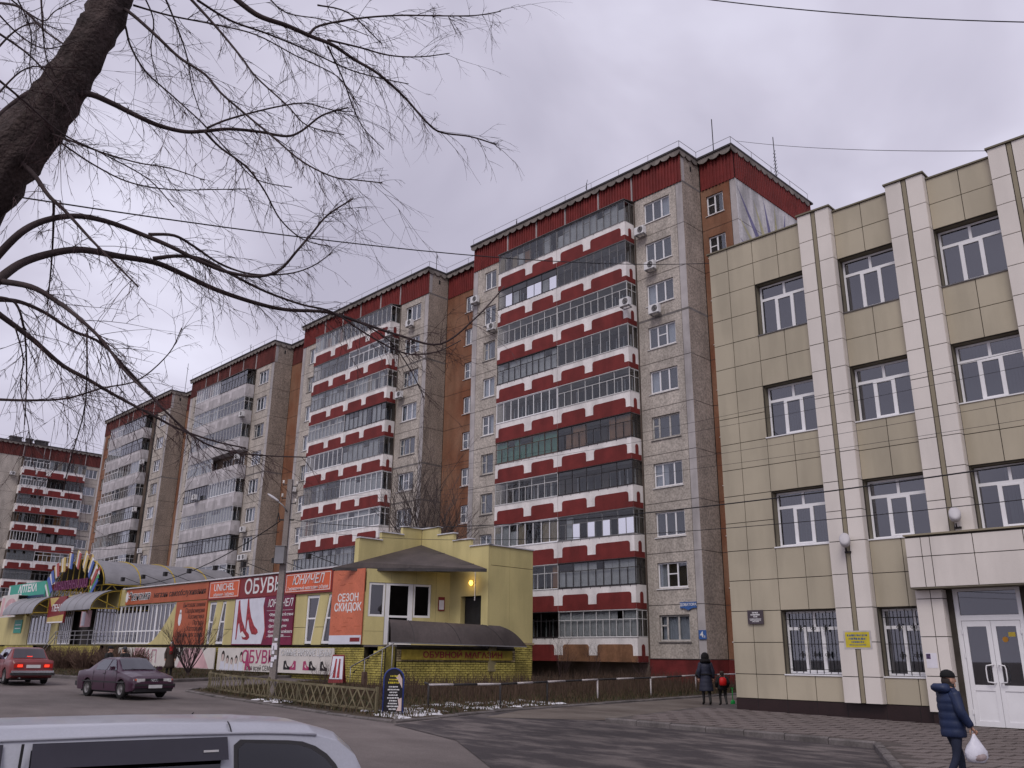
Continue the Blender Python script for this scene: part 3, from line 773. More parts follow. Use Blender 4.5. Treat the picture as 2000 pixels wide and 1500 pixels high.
# windows: transom lights over three casements
_ow = {}
def office_window(a, b, c, d, grille=False):
    w_, h_ = b-a-.08, d-c-.08
    tz = h_*.72; mid = w_*.5; c1, c2 = w_*.33, w_*.64
    k = (round(w_, 2), round(h_, 2))
    if k not in _ow:
        mb = MB(); e = .06
        mb.box(0, w_, 0, .06, 0, e); mb.box(0, w_, 0, .06, h_-e, h_); mb.box(0, e, 0, .06, e, h_-e); mb.box(w_-e, w_, 0, .06, e, h_-e)
        mb.box(e, w_-e, 0, .06, tz-.045, tz+.045); mb.box(mid-.04, mid+.04, 0, .06, tz+.045, h_-e)
        for q in (c1, c2): mb.box(q-.055, q+.055, -.01, .055, e, tz-.045)
        mb.box(c1+.055, c2-.055, -.012, .05, e, e+.05); mb.box(c1+.055, c2-.055, -.012, .05, tz-.095, tz-.045)
        _ow[k] = mb.mesh('window', M['pvc'])
    o = link(_ow[k], 'window', OB, (a+.04, .26, c+.04))
    for x0, x1, z0, z1 in ((.06, c1-.05, .06, tz-.04), (c1+.05, c2-.05, .1, tz-.09), (c2+.05, w_-.06, .06, tz-.04), (.06, mid-.04, tz+.04, h_-.06), (mid+.04, w_-.06, tz+.04, h_-.06)):
        link(pane_me(x1-x0, z1-z0, M['glasso']), 'pane', o, ((x0+x1)/2, .03, (z0+z1)/2))
    mb = MB(); mb.box(-.06, w_+.06, -.30, .0, -.05, -.015); mb.build('sill', M['pvc' if c < 10 else 'sill'], o)
    rr = random.Random(int(a*31+c*7))
    if grille or rr.random() < .5:
        bw_ = w_ if grille else w_*rr.choice((.33, .6, .98)); mb = MB(); n = int(bw_/.09)
        for i in range(n): mb.box(i*.09, i*.09+.082, .0, .004, .05, h_-.05)
        q = mb.build('blind', M['blind'], o, (0 if rr.random() < .5 else w_-bw_, .22, 0)); q['kind'] = 'stuff'
    if grille:
        gb = MB(); n = 9
        for i in range(n): gb.bar((.03+(w_-.06)*i/(n-1), -.10, .02), (.03+(w_-.06)*i/(n-1), -.10, h_-.02), .018)
        for z in (.13, h_*.47, h_*.87): gb.bar((0, -.10, z), (w_, -.10, z), .016)
        for cx in (.28, .5, .72):
            for cz in (h_*.30, h_*.72):
                x = w_*cx
                for s_ in (-1, 1): gb.tube([(x + s_*(.05+.035*math.cos(t)), -.115, cz + .035*math.sin(t)) for t in [2*PI*i/8 for i in range(9)]], .009, 4, False)
                gb.bar((x-.03, -.115, cz), (x+.03, -.115, cz), .03); gb.bar((x, -.115, cz-.10), (x, -.115, cz+.10), .035)
        gb.build('grille', M['black'], o)
    return o
M['glasso'] = glass('office_glass', (.42, .44, .46), .16, .015)
for bi, (a, b) in enumerate(BAYS):
    for k, (c, d) in enumerate(WZ):
        if k == 0 and bi >= 2: continue
        office_window(a, b, c, d, grille=(k == 0))
# entrance: canopy block, pier, doors
CP = .62
m = MB(); m.box(-9.02, 6, -CP+.02, 0, 3.64, 4.98); m.build('canopy_core', M['cladback'], OB)
m = MB(); m.box(-9.05, 6, -CP+.02, .1, 3.57, 3.635); m.build('canopy_soffit', M['soffit'], OB)
xs = [-9.04, -8.62, -8.38, -7.30, -6.1, -4.9, -3.7, -2.5, -1.3]
for x0, x1 in zip(xs[:-1], xs[1:]):
    panel(x0, x1, 3.60, 4.42, M['pale'], -CP, th=.03); panel(x0, x1, 4.42, 4.94, M['pale'], -CP, th=.03)
m = MB(); m.box(-9.06, 6, -CP-.04, -.28, 4.985, 5.03); m.build('canopy_coping', M['olivestrip'], OB)
m = MB(); m.box(-9.02, -8.36, -.25, .02, .42, 3.56); m.build('pier_core', M['cladback'], OB)
for z0, z1 in ((.42, 1.32), (1.32, 2.33), (2.33, 3.32), (3.32, 3.56)):
    panel(-9.06, -8.66, z0, z1, M['pale'], -.28); panel(-8.66, -8.35, z0, z1, M['pale'], -.28)
    mb = MB(); mb.box(-8.376, -8.35, -.245, .05, z0+.011, z1-.011); mb.build('pier_return', M['pale'], OB)
m = MB(); m.box(-9.0, -8.36, -.22, .02, -.4, .40); m.build('plinth', M['basepanel'], OB)
D_ = link(MB().box(-8.2, -8.08, .05, .15, .1, 3.6).box(-6.66, -6.54, .05, .15, .1, 3.6).box(-8.08, -6.66, .05, .15, 3.5, 3.6).box(-8.08, -6.66, .05, .15, 2.74, 2.88).mesh('door_frame', M['pvc']), 'door_frame', OB)
link(pane_me(1.42, .60, M['glasso']), 'pane', D_, (-7.37, .10, 3.19))
for k, (x0, x1) in enumerate(((-8.07, -7.375), (-7.365, -6.67))):
    w_ = x1-x0; mb = MB()
    mb.box(0, .11, 0, .06, 0, 2.62); mb.box(w_-.11, w_, 0, .06, 0, 2.62); mb.box(.11, w_-.11, 0, .06, 0, .14); mb.box(.11, w_-.11, 0, .06, 2.48, 2.62); mb.box(.11, w_-.11, 0, .06, .88, 1.02)
    mb.box(.11, w_-.11, .02, .045, .14, .88)
    dr = mb.build('door', M['pvc'], OB, (x0, .06, .11))
    link(pane_me(w_-.22, 1.46, M['glasso']), 'pane', dr, (w_/2, .03, 1.75))
    hx = w_-.06 if k == 0 else .06; sg = -1 if k == 0 else 1
    hb = MB(); hb.smooth().tube([(hx, -.01, 1.08), (hx+sg*.02, -.09, 1.08), (hx+sg*.16, -.10, 1.10), (hx+sg*.17, -.10, 1.20), (hx+sg*.17, -.10, 1.42), (hx+sg*.15, -.10, 1.50), (hx+sg*.02, -.09, 1.52), (hx, -.01, 1.52)], .016, 8)
    hb.build('handle', M['pvc'], dr)
    for hz in (.35, 1.75, 2.35):
        mb = MB(); mb.bar((0, -.02, hz-.06), (0, -.02, hz+.06), .03); mb.build('hinge', M['pvc'], dr, ((-.01 if k == 0 else w_+.01), 0, 0))
    if k == 1:
        mb = MB(); mb.prism([(w_*.42+.07*math.cos(t), .018, 2.15+.07*math.sin(t)) for t in [2*PI*i/16 for i in range(16)]], (0, -.004, 0)); mb.build('sticker', mat('amber_sticker', (.35, .16, .02), .6), dr)
        mb = MB(); mb.box(w_*.55, w_*.55+.16, .012, .016, 2.22, 2.33); mb.build('sticker', mat('yellow_sticker', (.45, .33, .04), .6), dr)
# doorstep of slabs
st = MB(); st.box(-8.55, 4.0, -3.0, -.02, -.25, .05); o = st.build('doorstep', M['kerb'], OB)
# lobby depth behind the doors
m = MB(); m.box(-8.3, -6.5, .6, .62, 0, 3.6); m.build('lobby_wall', M['lobby'], OB)

def prop_on(name, label, cat, build): 
    o = thing(name, label, cat, (0, 25.4, 0)); build(o); return o
M['lampgrey'] = mat('floodlight_grey', (.46, .44, .46), .5, .06, 3)
def floodlight(x, z, y, label):
    o = thing('floodlight', label, 'floodlight', (x, 25.4+y, z), math.radians(18), 'floodlights on the office pilasters')
    m = MB(); m.smooth()
    rings = []
    for t, s_ in ((0, .75), (.03, 1), (.16, 1), (.22, .8), (.26, .4)):
        rings.append([(-.15*s_ - 0 + (.30*s_)*.5*(1+math.cos(a))*1.0 - .0, -.36+t, .17*s_*math.sin(a)*1.25) for a in [2*PI*i/16 for i in range(16)]])
    m.loft(rings); b_ = m.build('housing', M['lampgrey'], o); b_.rotation_euler = (math.radians(-28), 0, 0)
    m = MB(); m.bar((0, -.12, -.10), (0, .0, -.22), .04); m.bar((.12, -.05, -.2), (-.05, 0, -.2), .05); m.build('bracket', M['fdark'], o)
floodlight(-10.84, 4.92, -PP-.02, 'grey floodlight on the full height pilaster above the yellow notice')
floodlight(-7.75, 5.35, -PP-.02, 'grey floodlight standing above the entrance canopy')

def text_mesh(body, size, mt, ext=.004, align='CENTER', shear=0.0, bold=0.0, sx=1.0, spacing=1.0):
    c = bpy.data.curves.new('txt', 'FONT'); c.body = body; c.size = size; c.extrude = ext; c.align_x = align; c.align_y = 'CENTER'
    c.shear = shear; c.offset = bold; c.space_character = spacing; c.resolution_u = 3
    o = bpy.data.objects.new('txt', c); COL.objects.link(o)
    dg = bpy.context.evaluated_depsgraph_get()
    me = bpy.data.meshes.new_from_object(o.evaluated_get(dg))
    bpy.data.objects.remove(o); bpy.data.curves.remove(c)
    for v in me.vertices: v.co.x *= sx
    me.materials.clear(); me.materials.append(mt); me.name = 'lettering'
    return me
def letters(parent, body, size, mt, x, y, z, facing='-y', **k):
    me = text_mesh(body, size, mt, **k)
    o = link(me, 'lettering', parent, (x, y, z))
    o.rotation_euler = (PI/2, 0, 0) if facing == '-y' else (PI/2, 0, PI/2)
    return o
M['inkw'] = mat('white_ink', (.70, .69, .70), .6, .02, 3)
M['inkk'] = mat('black_ink', (.02, .018, .02), .6, .02, 3)
M['plaque'] = mat('bronze_plaque', (.055, .04, .048), .4, .1, 5, spec=.5)
o = thing('plaque', 'small dark plaque with pale lettering on the olive corner panels', 'plaque', (-14.07, 25.36, 2.96))
MB().box(-.27, .27, -.03, .0, -.21, .21).build('board', M['plaque'], o)
rr = random.Random(2)
def scrawl(o, y, rows, mt, sd=1):
    """lines of writing too small to read: rows of short ink strokes"""
    r = random.Random(sd)
    for z, w_, h_ in rows:
        m = MB(); x = -w_/2
        while x < w_/2 - .01:
            l = r.uniform(.25, .9)*h_; m.box(x, min(x+l, w_/2), y-.0015, y, z-h_*r.uniform(.35, .5), z+h_*r.uniform(.35, .5)); x += l + h_*r.uniform(.15, .4)
        q = m.build('lettering', mt, o); q['kind'] = 'stuff'
scrawl(o, -.0315, [(.13, .20, .05), (.07, .32, .045), (.01, .14, .045), (-.06, .40, .028), (-.10, .38, .028), (-.14, .24, .028)], M['inkw'])
M['notice'] = mat('yellow_notice', (.52, .42, .035), .7, .1, 6)
M['paper'] = mat('white_paper', (.68, .66, .72), .8, .04, 5)
M['inkb'] = mat('dull_blue_ink', (.05, .10, .22), .7, .05, 5)
o = thing('notice', 'yellow paper notice taped across the pale pilaster', 'notice', (-10.80, 25.4-PP-.006, 2.26))
MB().box(-.40, .40, -.002, .0, -.25, .25).build('sleeve', mat('clear_sleeve', (.45, .42, .42), .4, .1, 6), o)
MB().box(-.35, .35, -.005, -.0025, -.21, .21).build('sheet', M['notice'], o)
scrawl(o, -.0055, [(.12, .58, .06), (.03, .50, .065), (-.06, .36, .05), (-.14, .5, .03)], M['inkb'], 5)
o = thing('notice', 'white paper notice with a dark photo on the entrance pier', 'notice', (-8.84, 25.4-.282, 1.72))
MB().box(-.14, .14, -.003, .0, -.19, .19).build('sheet', M['paper'], o)
MB().box(-.13, -.02, -.006, -.0035, .04, .17).build('photo', mat('dark_photo', (.08, .05, .11), .6, .5, 20), o)
# ------------------------------------------------------------------ yellow shopping pavilion
M['yellow'] = mat('yellow_sandwich_panel', (.53, .455, .215), .7, .05, .7, .04, 20, spec=.3, stain=.10)
M['yjoint'] = mat('yellow_joint', (.26, .22, .12), .8, .1, 3)
M['brick'] = mat('yellow_split_brick', (.38, .32, .085), .9, .22, 2.2, .22, 14, .6, 30, stain=.2)
M['mortar'] = mat('dark_mortar', (.045, .038, .022), .95, .2, 4)
M['brickpink'] = mat('faded_brick', (.34, .27, .15), .9, .2, 2, .2, 14, .6, 30)
M['tin'] = mat('brown_grey_sheet_roof', (.060, .047, .045), .62, .25, .9, .12, 8, .05, 20, spec=.4, stretch=.3)
M['snow'] = mat('snow', (.56, .55, .58), .8, .10, 5, .12, 30, .3, 25)
M['yellowpaint'] = mat('yellow_steel', (.38, .27, .04), .6, .1, 3)
M['greymetal'] = mat('grey_sheet', (.20, .195, .21), .42, .12, 1.2, .05, 6, spec=.5)
M['sred'] = mat('sign_dark_red', (.20, .022, .026), .5, .05, 2)
M['sorange'] = mat('sign_orange', (.60, .115, .045), .5, .05, 2)
M['sbrick'] = mat('sign_brick_orange', (.40, .10, .045), .55, .07, 2)
M['ssalmon'] = mat('sign_salmon', (.55, .155, .085), .55, .10, 1.2, .08, 10)
M['smaroon'] = mat('sign_maroon', (.16, .012, .045), .5, .25, .8)
M['spale'] = mat('print_pale_blue', (.62, .62, .70), .5, .06, 2)
M['scream'] = mat('print_cream', (.60, .56, .53), .55, .05, 2)
M['spink'] = mat('print_pink', (.58, .36, .38), .55, .18, .9)
M['smag'] = mat('print_magenta', (.36, .045, .13), .5, .05, 3)
M['shoe'] = mat('print_shoe_red', (.30, .03, .04), .5, .35, 6)
M['sgreen'] = mat('sign_teal', (.03, .30, .22), .5, .05, 3)
M['snavy'] = mat('sign_navy', (.01, .03, .09), .5, .05, 3)
M['skin'] = mat('skin', (.42, .24, .17), .6, .06, 8)
M['printskin'] = mat('printed_face', (.55, .43, .40), .6, .08, 8)
M['hair'] = mat('dark_hair', (.03, .022, .02), .8, .2, 20)
M['glassd'] = glass('shop_glass', (.4, .38, .38), .10, .02)
SX, SY = -40.0, 25.92
SH = thing('shop_pavilion', 'long yellow shop pavilion on a brick plinth with stepped parapet and grey canopies', 'shop', (SX, SY, 0))
def S(mb, name, mt): return mb.build(name, mt, SH, (-SX, -SY, 0))
def wallpart(mb, name, mt, p0, d, z=0.0, parent=None):
    o = mb.build(name, mt, parent or SH, (p0[0]-SX, p0[1]-SY, z) if not parent else (p0[0], p0[1], z), math.atan2(d[1], d[0])); return o
YF, ZB, ZT = 25.92, 2.15, 5.92
# inner dark core
S(MB().prism([(-92, 26.6, 0), (-36.6, 26.6, 0), (-36.6, 30.5, 0), (-31.3, 30.5, 0), (-31.3, 33.1, 0), (-36.6, 33.1, 0), (-36.6, 38, 0), (-92, 38, 0)], (0, 0, 5.8)), 'core', M['core'])
# flat roof
S(MB().box(-92, -36.2, 25.95, 38, 5.80, 5.90), 'roof', M['tar'])
# wing wall: panels with openings cut around the windows
def trap(x0t, x1t, x0b, x1b, z0=2.20, z1=4.62): return (x0t, x1t, x0b, x1b, z0, z1)
TR = [trap(-40.45, -39.25, -40.45, -39.80), trap(-38.45, -37.95, -38.95, -37.85), trap(-51.15, -50.25, -51.15, -50.75), trap(-49.55, -49.10, -50.05, -49.10)]
wall_x = [-92, -86.2, -76.3, -74.2]
S(MB().holed(-54.0, -51.25, ZB, ZT, [], .2, YF), 'wall', M['yellow'])
m = MB(); m.box(-51.22, -37.75, YF+.30, YF+.35, ZB, 4.7); S(m, 'window_back', M['core'])
S(MB().holed(-51.25, -37.8, 4.64, ZT, [], .3, YF), 'wall', M['yellow'])
# yellow strips between the raked windows, each a panel
def poly_panel(pts, name='wall_panel', mt=None, y=YF, th=.3): return S(MB().prism([(x, y, z) for x, z in pts], (0, th, 0)), name, mt or M['yellow'])
def strip(xa_t, xb_t, xa_b, xb_b):
    zm = 3.02
    f = (zm-ZB)/(4.64-ZB); am, bm_ = xa_b+(xa_t-xa_b)*f, xb_b+(xb_t-xb_b)*f
    poly_panel([(xa_b, ZB), (xb_b, ZB), (bm_, zm-.012), (am, zm-.012)]); poly_panel([(am, zm+.012), (bm_, zm+.012), (xb_t, 4.635), (xa_t, 4.635)])
strip(-51.25, -51.15, -51.25, -51.15); strip(-50.25, -49.55, -50.75, -50.05)
for a, b in ((-49.10, -47.9), (-47.9, -44.9), (-44.9, -41.55), (-41.55, -40.45)): strip(a+.01, b-.01, a+.01, b-.01)
strip(-39.25, -38.45, -39.80, -38.95); strip(-37.95, -35.31, -37.85, -35.31)
for x0t, x1t, x0b, x1b, z0, z1 in TR:
    e = .13; m = MB(); zf = lambda xt, xb, z: xb + (xt-xb)*(z-z0)/(z1-z0)
    def seg(a, b, w_): m.bar(a, b, w_, .10, (0, 1, 0))
    m.prism([(x0b, YF+.05, z0), (x0b+e, YF+.05, z0), (x0t+e, YF+.05, z1), (x0t, YF+.05, z1)], (0, .12, 0))
    m.prism([(x1b-e, YF+.05, z0), (x1b, YF+.05, z0), (x1t, YF+.05, z1), (x1t-e, YF+.05, z1)], (0, .12, 0))
    m.box(x0b+e, x1b-e, YF+.055, YF+.16, z0, z0+e); m.box(x0t+e, x1t-e, YF+.055, YF+.16, z1-e, z1)
    zc = 3.46; m.box(zf(x0t, x0b, zc)+e, zf(x1t, x1b, zc)-e, YF+.055, YF+.16, zc-.04, zc+.04)
    W_ = S(m, 'window', M['pvc'])
    for za, zb in ((z0+e, zc-.04), (zc+.04, z1-e)):
        q = MB().prism([(zf(x0t, x0b, za)+e, YF+.10, za), (zf(x1t, x1b, za)-e, YF+.10, za), (zf(x1t, x1b, zb)-e, YF+.10, zb), (zf(x0t, x0b, zb)+e, YF+.10, zb)], (0, .008, 0)).build('pane', M['glassd'] if 'glassd' in M else M['glass'], W_)
# corner return of the wing above (high stepped walls round the notch)
I = (-36.13, 30.0); XR = -30.95
def high_wall(p0, d, segs, z_lo, name='parapet_wall'):
    for a, b, zt in segs:
        m = MB(); m.box(a+.004, b-.004, .0, .18, z_lo, zt); wallpart(m, name, M['yellow'], p0, d)
        m = MB(); m.box(a-.03, b+.06, -.06, .26, zt+.002, zt+.06); wallpart(m, 'coping', M['snow'], p0, d)
high_wall((-36.13, 25.92), (0, 1), [(0, 1.38, 7.32), (1.38, 2.75, 7.74), (2.75, 4.06, 8.16)], 5.3)
high_wall((-36.13, 30.0), (1, 0), [(0, 1.33, 8.16), (1.33, 2.55, 7.74), (2.55, 3.85, 7.34), (3.85, 5.18, 6.96)], 5.0)
m = MB(); m.box(-36.5, -36.14, 25.94, 26.4, 5.9, 7.30); S(m, 'parapet_wall', M['yellow'])
# lower right part: door wall (y=30) with the dark doorway, and the end wall
m = MB(); m.holed(-33.75, XR, ZB, 5.0, [(-32.9, -31.42, ZB+.02, 4.53)], .3, 30.0); S(m, 'wall', M['yellow'])
m = MB(); m.box(-32.9, -31.42, 30.32, 30.36, ZB, 4.5); S(m, 'doorway', M['black'])
for a, b, z0, z1 in ((0, 1.5, 6.0, 6.94), (1.5, 3.2, 6.0, 6.94), (0, 1.5, 2.35, 5.97), (1.5, 3.2, 2.35, 5.97)):
    m = MB(); m.box((a+.184 if a == 0 else a+.008), b-.008, -.002, .2, z0, z1); wallpart(m, 'wall_panel', M['yellow'], (XR, 30.0), (0, 1))
m = MB(); m.box(.21, 3.2, .02, .3, 1.0, 6.9); wallpart(m, 'wall_backing', M['yjoint'], (XR, 30.0), (0, 1))
m = MB(); m.box(-.03, 3.26, -.06, .3, 6.945, 7.0); wallpart(m, 'coping', M['snow'], (XR, 30.0), (0, 1))
m = MB(); m.box(0, 3.25, -.06, .3, 2.25, 2.34); wallpart(m, 'plinth_cap', M['brickpink'], (XR, 30.0), (0, 1))
# diagonal window wall under the big canopy
P1, P2 = Vector((-35.29, 25.92)), Vector((-33.75, 30.0)); DD = (P2-P1).normalized(); LD = (P2-P1).length
HO = [(.14, .98, 3.47, 5.10), (.98, 2.42, ZB+.02, 5.10), (2.42, 3.36, 3.47, 5.10)]
m = MB(); m.holed(0, LD, ZB, 5.75, HO, .22, 0); wallpart(m, 'wall', M['yellow'], P1, DD)
m = MB()
for s_ in (1.25, 2.55, 3.62): m.box(s_-.006, s_+.006, -.004, .0, 5.12, 5.74)
for s_ in (.98,): m.box(s_-.006, s_+.006, -.004, 0, ZB, 3.4)
m.box(0, .98, -.004, 0, 2.78, 2.795); m.box(3.62, 3.632, -.004, 0, ZB, 5.1); wallpart(m, 'panel_joint', M['yjoint'], P1, DD)
m = MB(); m.box(-.1, LD, .24, .3, ZB, 5.7); wallpart(m, 'window_back', M['core'], P1, DD)
def frame_at(s0, s1, z0, z1, mid=None, name='window'):
    m = MB(); e = .10
    m.box(s0, s1, .04, .14, z0, z0+e); m.box(s0, s1, .04, .14, z1-e, z1); m.box(s0, s0+e, .04, .14, z0+e, z1-e); m.box(s1-e, s1, .04, .14, z0+e, z1-e)
    if mid: m.box(s0+e, s1-e, .04, .14, mid-.05, mid+.05)
    o = wallpart(m, name, M['pvc'], P1, DD)
    for a, b in (((z0+e, mid-.05), (mid+.05, z1-e)) if mid else ((z0+e, z1-e),)):
        link(pane_me(s1-s0-2*e, b-a, M['glassd']), 'pane', o, ((s0+s1)/2, .09, (a+b)/2))
    return o
frame_at(.15, .97, 3.48, 5.09); frame_at(2.43, 3.35, 3.48, 5.09); frame_at(1.12, 2.28, ZB+.03, 5.09, 3.5, 'door')
m = MB(); m.box(.985, 1.115, .03, .16, ZB+.03, 5.09); m.box(2.285, 2.415, .03, .16, ZB+.03, 5.09); wallpart(m, 'door_post', M['pvc'], P1, DD)
# pyramid canopy
A_, B_, C_ = Vector((-36.10, 29.96, 7.33)), Vector((-37.6, 24.9, 5.83)), Vector((-30.5, 29.45, 5.72))
m = MB(); nrm = (B_-A_).cross(C_-A_).normalized(); nrm = nrm if nrm.z > 0 else -nrm
W1_ = Vector((-36.09, 25.80, 6.10)); B_ = Vector((-37.1, 25.1, 5.84)); m.prism([A_, W1_, B_, C_], -nrm*.09); S(m, 'canopy', M['tin'])
m = MB()
for t0, t1 in (((.33, 'AC'), (.38, 'BA')), ((.66, 'AC'), (.42, 'BC'))): pass
for a, b in ((A_.lerp(C_, .38), A_.lerp(B_, .72)), (A_.lerp(C_, .82), B_.lerp(C_, .5))): m.bar(a+nrm*.012, b+nrm*.012, .035, .03)
S(m, 'canopy_seam', M['tar'])
m = MB(); m.bar(B_-Vector((0, 0, .08)), C_-Vector((0, 0, .08)), .05, .14); S(m, 'canopy_fascia', M['tar'])
# brick plinths
def bricks(p0, d, L, z0, z1, mt, holes=(), bw=.27, bh=.105, seed=1):
    r = random.Random(seed); m = MB(); n = int((z1-z0)/bh)
    for j in range(n):
        x = -(bw/2 if j % 2 else 0)
        while x < L:
            a, b = max(0, x)+.008, min(L, x+bw)-.008
            if b-a > .03 and not (seed == 9 and z0+j*bh > .55+.55*a):
                pr = r.uniform(.005, .035)
                zz = z0+j*bh
                m.add([(a, 0, zz+.008), (b, 0, zz+.008), (b, 0, zz+bh-.008), (a, 0, zz+bh-.008), (a+.015, -pr, zz+.018), (b-.015, -pr, zz+.018), (b-.015, -pr*.8, zz+bh-.018), (a+.015, -pr*.8, zz+bh-.018)],
                      [(4,5,6,7), (0,1,5,4), (1,2,6,5), (2,3,7,6), (3,0,4,7)])
            x += bw
    o = wallpart(m, 'brick_facing', mt, p0, d); o['kind'] = 'stuff'
    k = MB(); (k.prism([(0, .002, z0-.8), (L, .002, z0-.8), (L, .002, z1+.05), (0, .002, .60)], (0, .06, 0)) if seed == 9 else k.box(0, L, .002, .25, z0-.8, z1)); wallpart(k, 'plinth', M['mortar'], p0, d)
bricks((-92, 25.98), (1, 0), 92-35.25, .25, ZB-.04, M['brick'], seed=2)
m = MB(); m.box(-92, -35.28, 25.86, 26.1, ZB-.035, ZB-.002); S(m, 'plinth_cap', M['mortar'])
PL_, PR_ = Vector((-32.40, 25.70)), Vector((-30.68, 31.66)); DE = (PR_-PL_).normalized()
bricks(PL_, DE, (PR_-PL_).length, .25, 1.42, M['brick'], seed=3)
bricks(PL_ + DE*0, DE, (PR_-PL_).length, 1.42, 2.05, M['brickpink'], seed=4)
bricks((XR+.02, 31.6), (0, 1), 1.55, .25, 2.26, M['brick'], seed=5)
# landing slab
S(MB().prism([(-35.3, 25.95, 2.05), (-32.42, 25.72, 2.05), (-30.70, 31.6, 2.05), (-31.0, 31.6, 2.05), (-31.0, 30, 2.05), (-33.7, 30, 2.05)], (0, 0, .09)), 'landing', M['kerb'])
# sheet awning over the landing parapet
m = MB(); m.smooth(); nk = 9; nl = 6
rings = []
T0, T1 = Vector((-32.95, 25.59, 3.27)), Vector((-30.72, 30.6, 3.10)); B0, B1 = Vector((-32.05, 25.05, 2.26)), Vector((-30.12, 31.9, 2.17))
for i in range(nl+1):
    t = i/nl; a = T0.lerp(T1, t); b_ = B0.lerp(B1, t); r = []
    for k in range(nk+1):
        s_ = k/nk; p = a.lerp(b_, s_); p = p + Vector((.961, -.277, 0))*.05*math.sin(PI*s_) + Vector((0, 0, .16*math.sin(PI*s_))); r.append(p)
    rings.append(r)
m.loft(rings, closed=False, cap=False); m.loft([[p - Vector((0, 0, .03)) for p in r][::-1] for r in rings], closed=False, cap=False)
S(m, 'awning', M['tin'])
m = MB()
for i in (1, 3, 5): m.tube([p + Vector((0, 0, .012)) for p in rings[i]], .014, 5)
S(m, 'awning_seam', M['tar'])
m = MB(); m.bar(T0 - Vector((0, 0, .1)), (T0.x, T0.y, 2.1), .05); m.bar(T0.lerp(T1, .95) - Vector((0, 0, .1)), (*T0.lerp(T1, .95).xy, 2.1), .05); m.bar(B0 - Vector((0, 0, .03)), B1 - Vector((0, 0, .03)), .05); S(m, 'awning_frame', M['rail'])
# handrail of the stair along the wing, stair block
m = MB(); z_ = lambda t: .62 + 1.42*t
for k in range(9): m.box(-35.3+k*.30, -35.3+(k+1)*.30, 25.0, 25.9, .2, .35+.19*(k+1))
S(m, 'stair', M['brick'])
bricks((-35.3, 24.98), (1, 0), 2.95, .25, 2.05, M['brick'], seed=9)
m = MB(); m.smooth(); a, b_ = Vector((-34.6, 24.75, 1.12)), Vector((-31.7, 24.95, 2.2)); m.tube([a, a.lerp(b_, .5), b_], .03, 6)
for t in (.02, .35, .75, .98): p = a.lerp(b_, t); m.tube([p, (p.x, p.y, .35)], .022, 6)
S(m, 'handrail', M['rail'])
# white roof-edge strip and floodlight arms over the signs
m = MB(); m.box(-64.0, -36.2, 25.72, 26.05, 5.925, 6.0); S(m, 'coping', M['snow'])
# left part: glazed fronts, entrances
m = MB(); m.holed(-92, -54.0, ZB, ZT, [(-83.2, -77.9, ZB+.02, 4.6), (-76.2, -54.6, ZB+.02, 4.80)], .3, YF); S(m, 'wall', M['yellow'])
m = MB(); m.box(-83.3, -54.5, YF+1.2, YF+1.25, ZB, 4.9); S(m, 'window_back', M['lobby'])
poly_panel([(-59.6, ZB+.02)] + [(-59.6 + 4.05*t, ZB+.02 + 2.63*(1-math.cos(t*PI/2))) for t in [i/10 for i in range(11)]] + [(-54.6, 4.78), (-54.6, ZB+.02)], 'curved_panel', None, YF-.03, .2)
def shopfront(x0, x1, z0, z1, n, rail, name='shopfront', thick=()):
    m = MB(); m.box(x0, x1, YF+.06, YF+.14, z0, z0+.1); m.box(x0, x1, YF+.06, YF+.14, z1-.08, z1); m.box(x0+.05, x1-.05, YF+.065, YF+.135, rail-.04, rail+.04)
    for i in range(n+1):
        x = x0 + (x1-x0)*i/n; w_ = .10 if i in thick or i in (0, n) else .035; m.box(max(x0, x-w_), min(x1, x+w_), YF+.055, YF+.145, z0+.1, z1-.08)
    o = S(m, name, M['pvc'])
    for i in range(n):
        xa, xb = x0+(x1-x0)*i/n+.03, x0+(x1-x0)*(i+1)/n-.03
        link(pane_me(xb-xa, z1-z0-.15, M['glassd']), 'pane', o, ((xa+xb)/2, YF+.10, (z0+z1)/2))
shopfront(-69.0, -54.7, ZB+.05, 4.80, 22, 3.05, thick=(4, 7, 12, 16)); shopfront(-76.1, -73.6, ZB+.05, 4.80, 6, 3.05); shopfront(-83.1, -78.0, ZB+.05, 4.6, 6, 3.2, thick=(1, 2, 4))
# arched canopies over the two doors with yellow trusses
def arch_canopy(x0, x1):
    m = MB(); m.smooth(); prof = [(YF-.05-2.0*math.sin(t*PI/2), 5.95-1.42*(1-math.cos(t*PI/2))) for t in [i/10 for i in range(11)]]
    n = 4; rings = [[(x0+(x1-x0)*i/n, y, z) for y, z in prof] for i in range(n+1)]
    m.loft(rings, closed=False, cap=False); m.loft([[(x, y+.03, z-.03) for x, y, z in r][::-1] for r in rings], closed=False, cap=False); S(m, 'entrance_canopy', M['greymetal'])
    m = MB()
    for i in (1, 2, 3): m.tube([(x0+(x1-x0)*i/n, y, z+.01) for y, z in prof], .02, 4)
    S(m, 'canopy_seam', M['fgrey'])
    m = MB()
    for x in (x0+.1, x1-.06):
        m.tube([(x, y+.04, z-.08) for y, z in prof], .045, 5); m.bar((x, YF-.05, 4.62), (x, YF-2.0, 4.58), .07); m.bar((x, YF-.05, 4.62), (x, prof[6][0], prof[6][1]-.1), .05); m.bar((x, YF-.9, 4.6), (x, prof[3][0], prof[3][1]-.1), .05)
        m.bar((x, YF-.06, 4.5), (x, YF-.06, 5.9), .07)
    for q in (3, 6): m.bar((x0+.1, prof[q][0]+.04, prof[q][1]-.1), (x1-.06, prof[q][0]+.04, prof[q][1]-.1), .05)
    S(m, 'canopy_truss', M['yellowpaint'])
arch_canopy(-70.6, -64.6); arch_canopy(-83.8, -76.4)
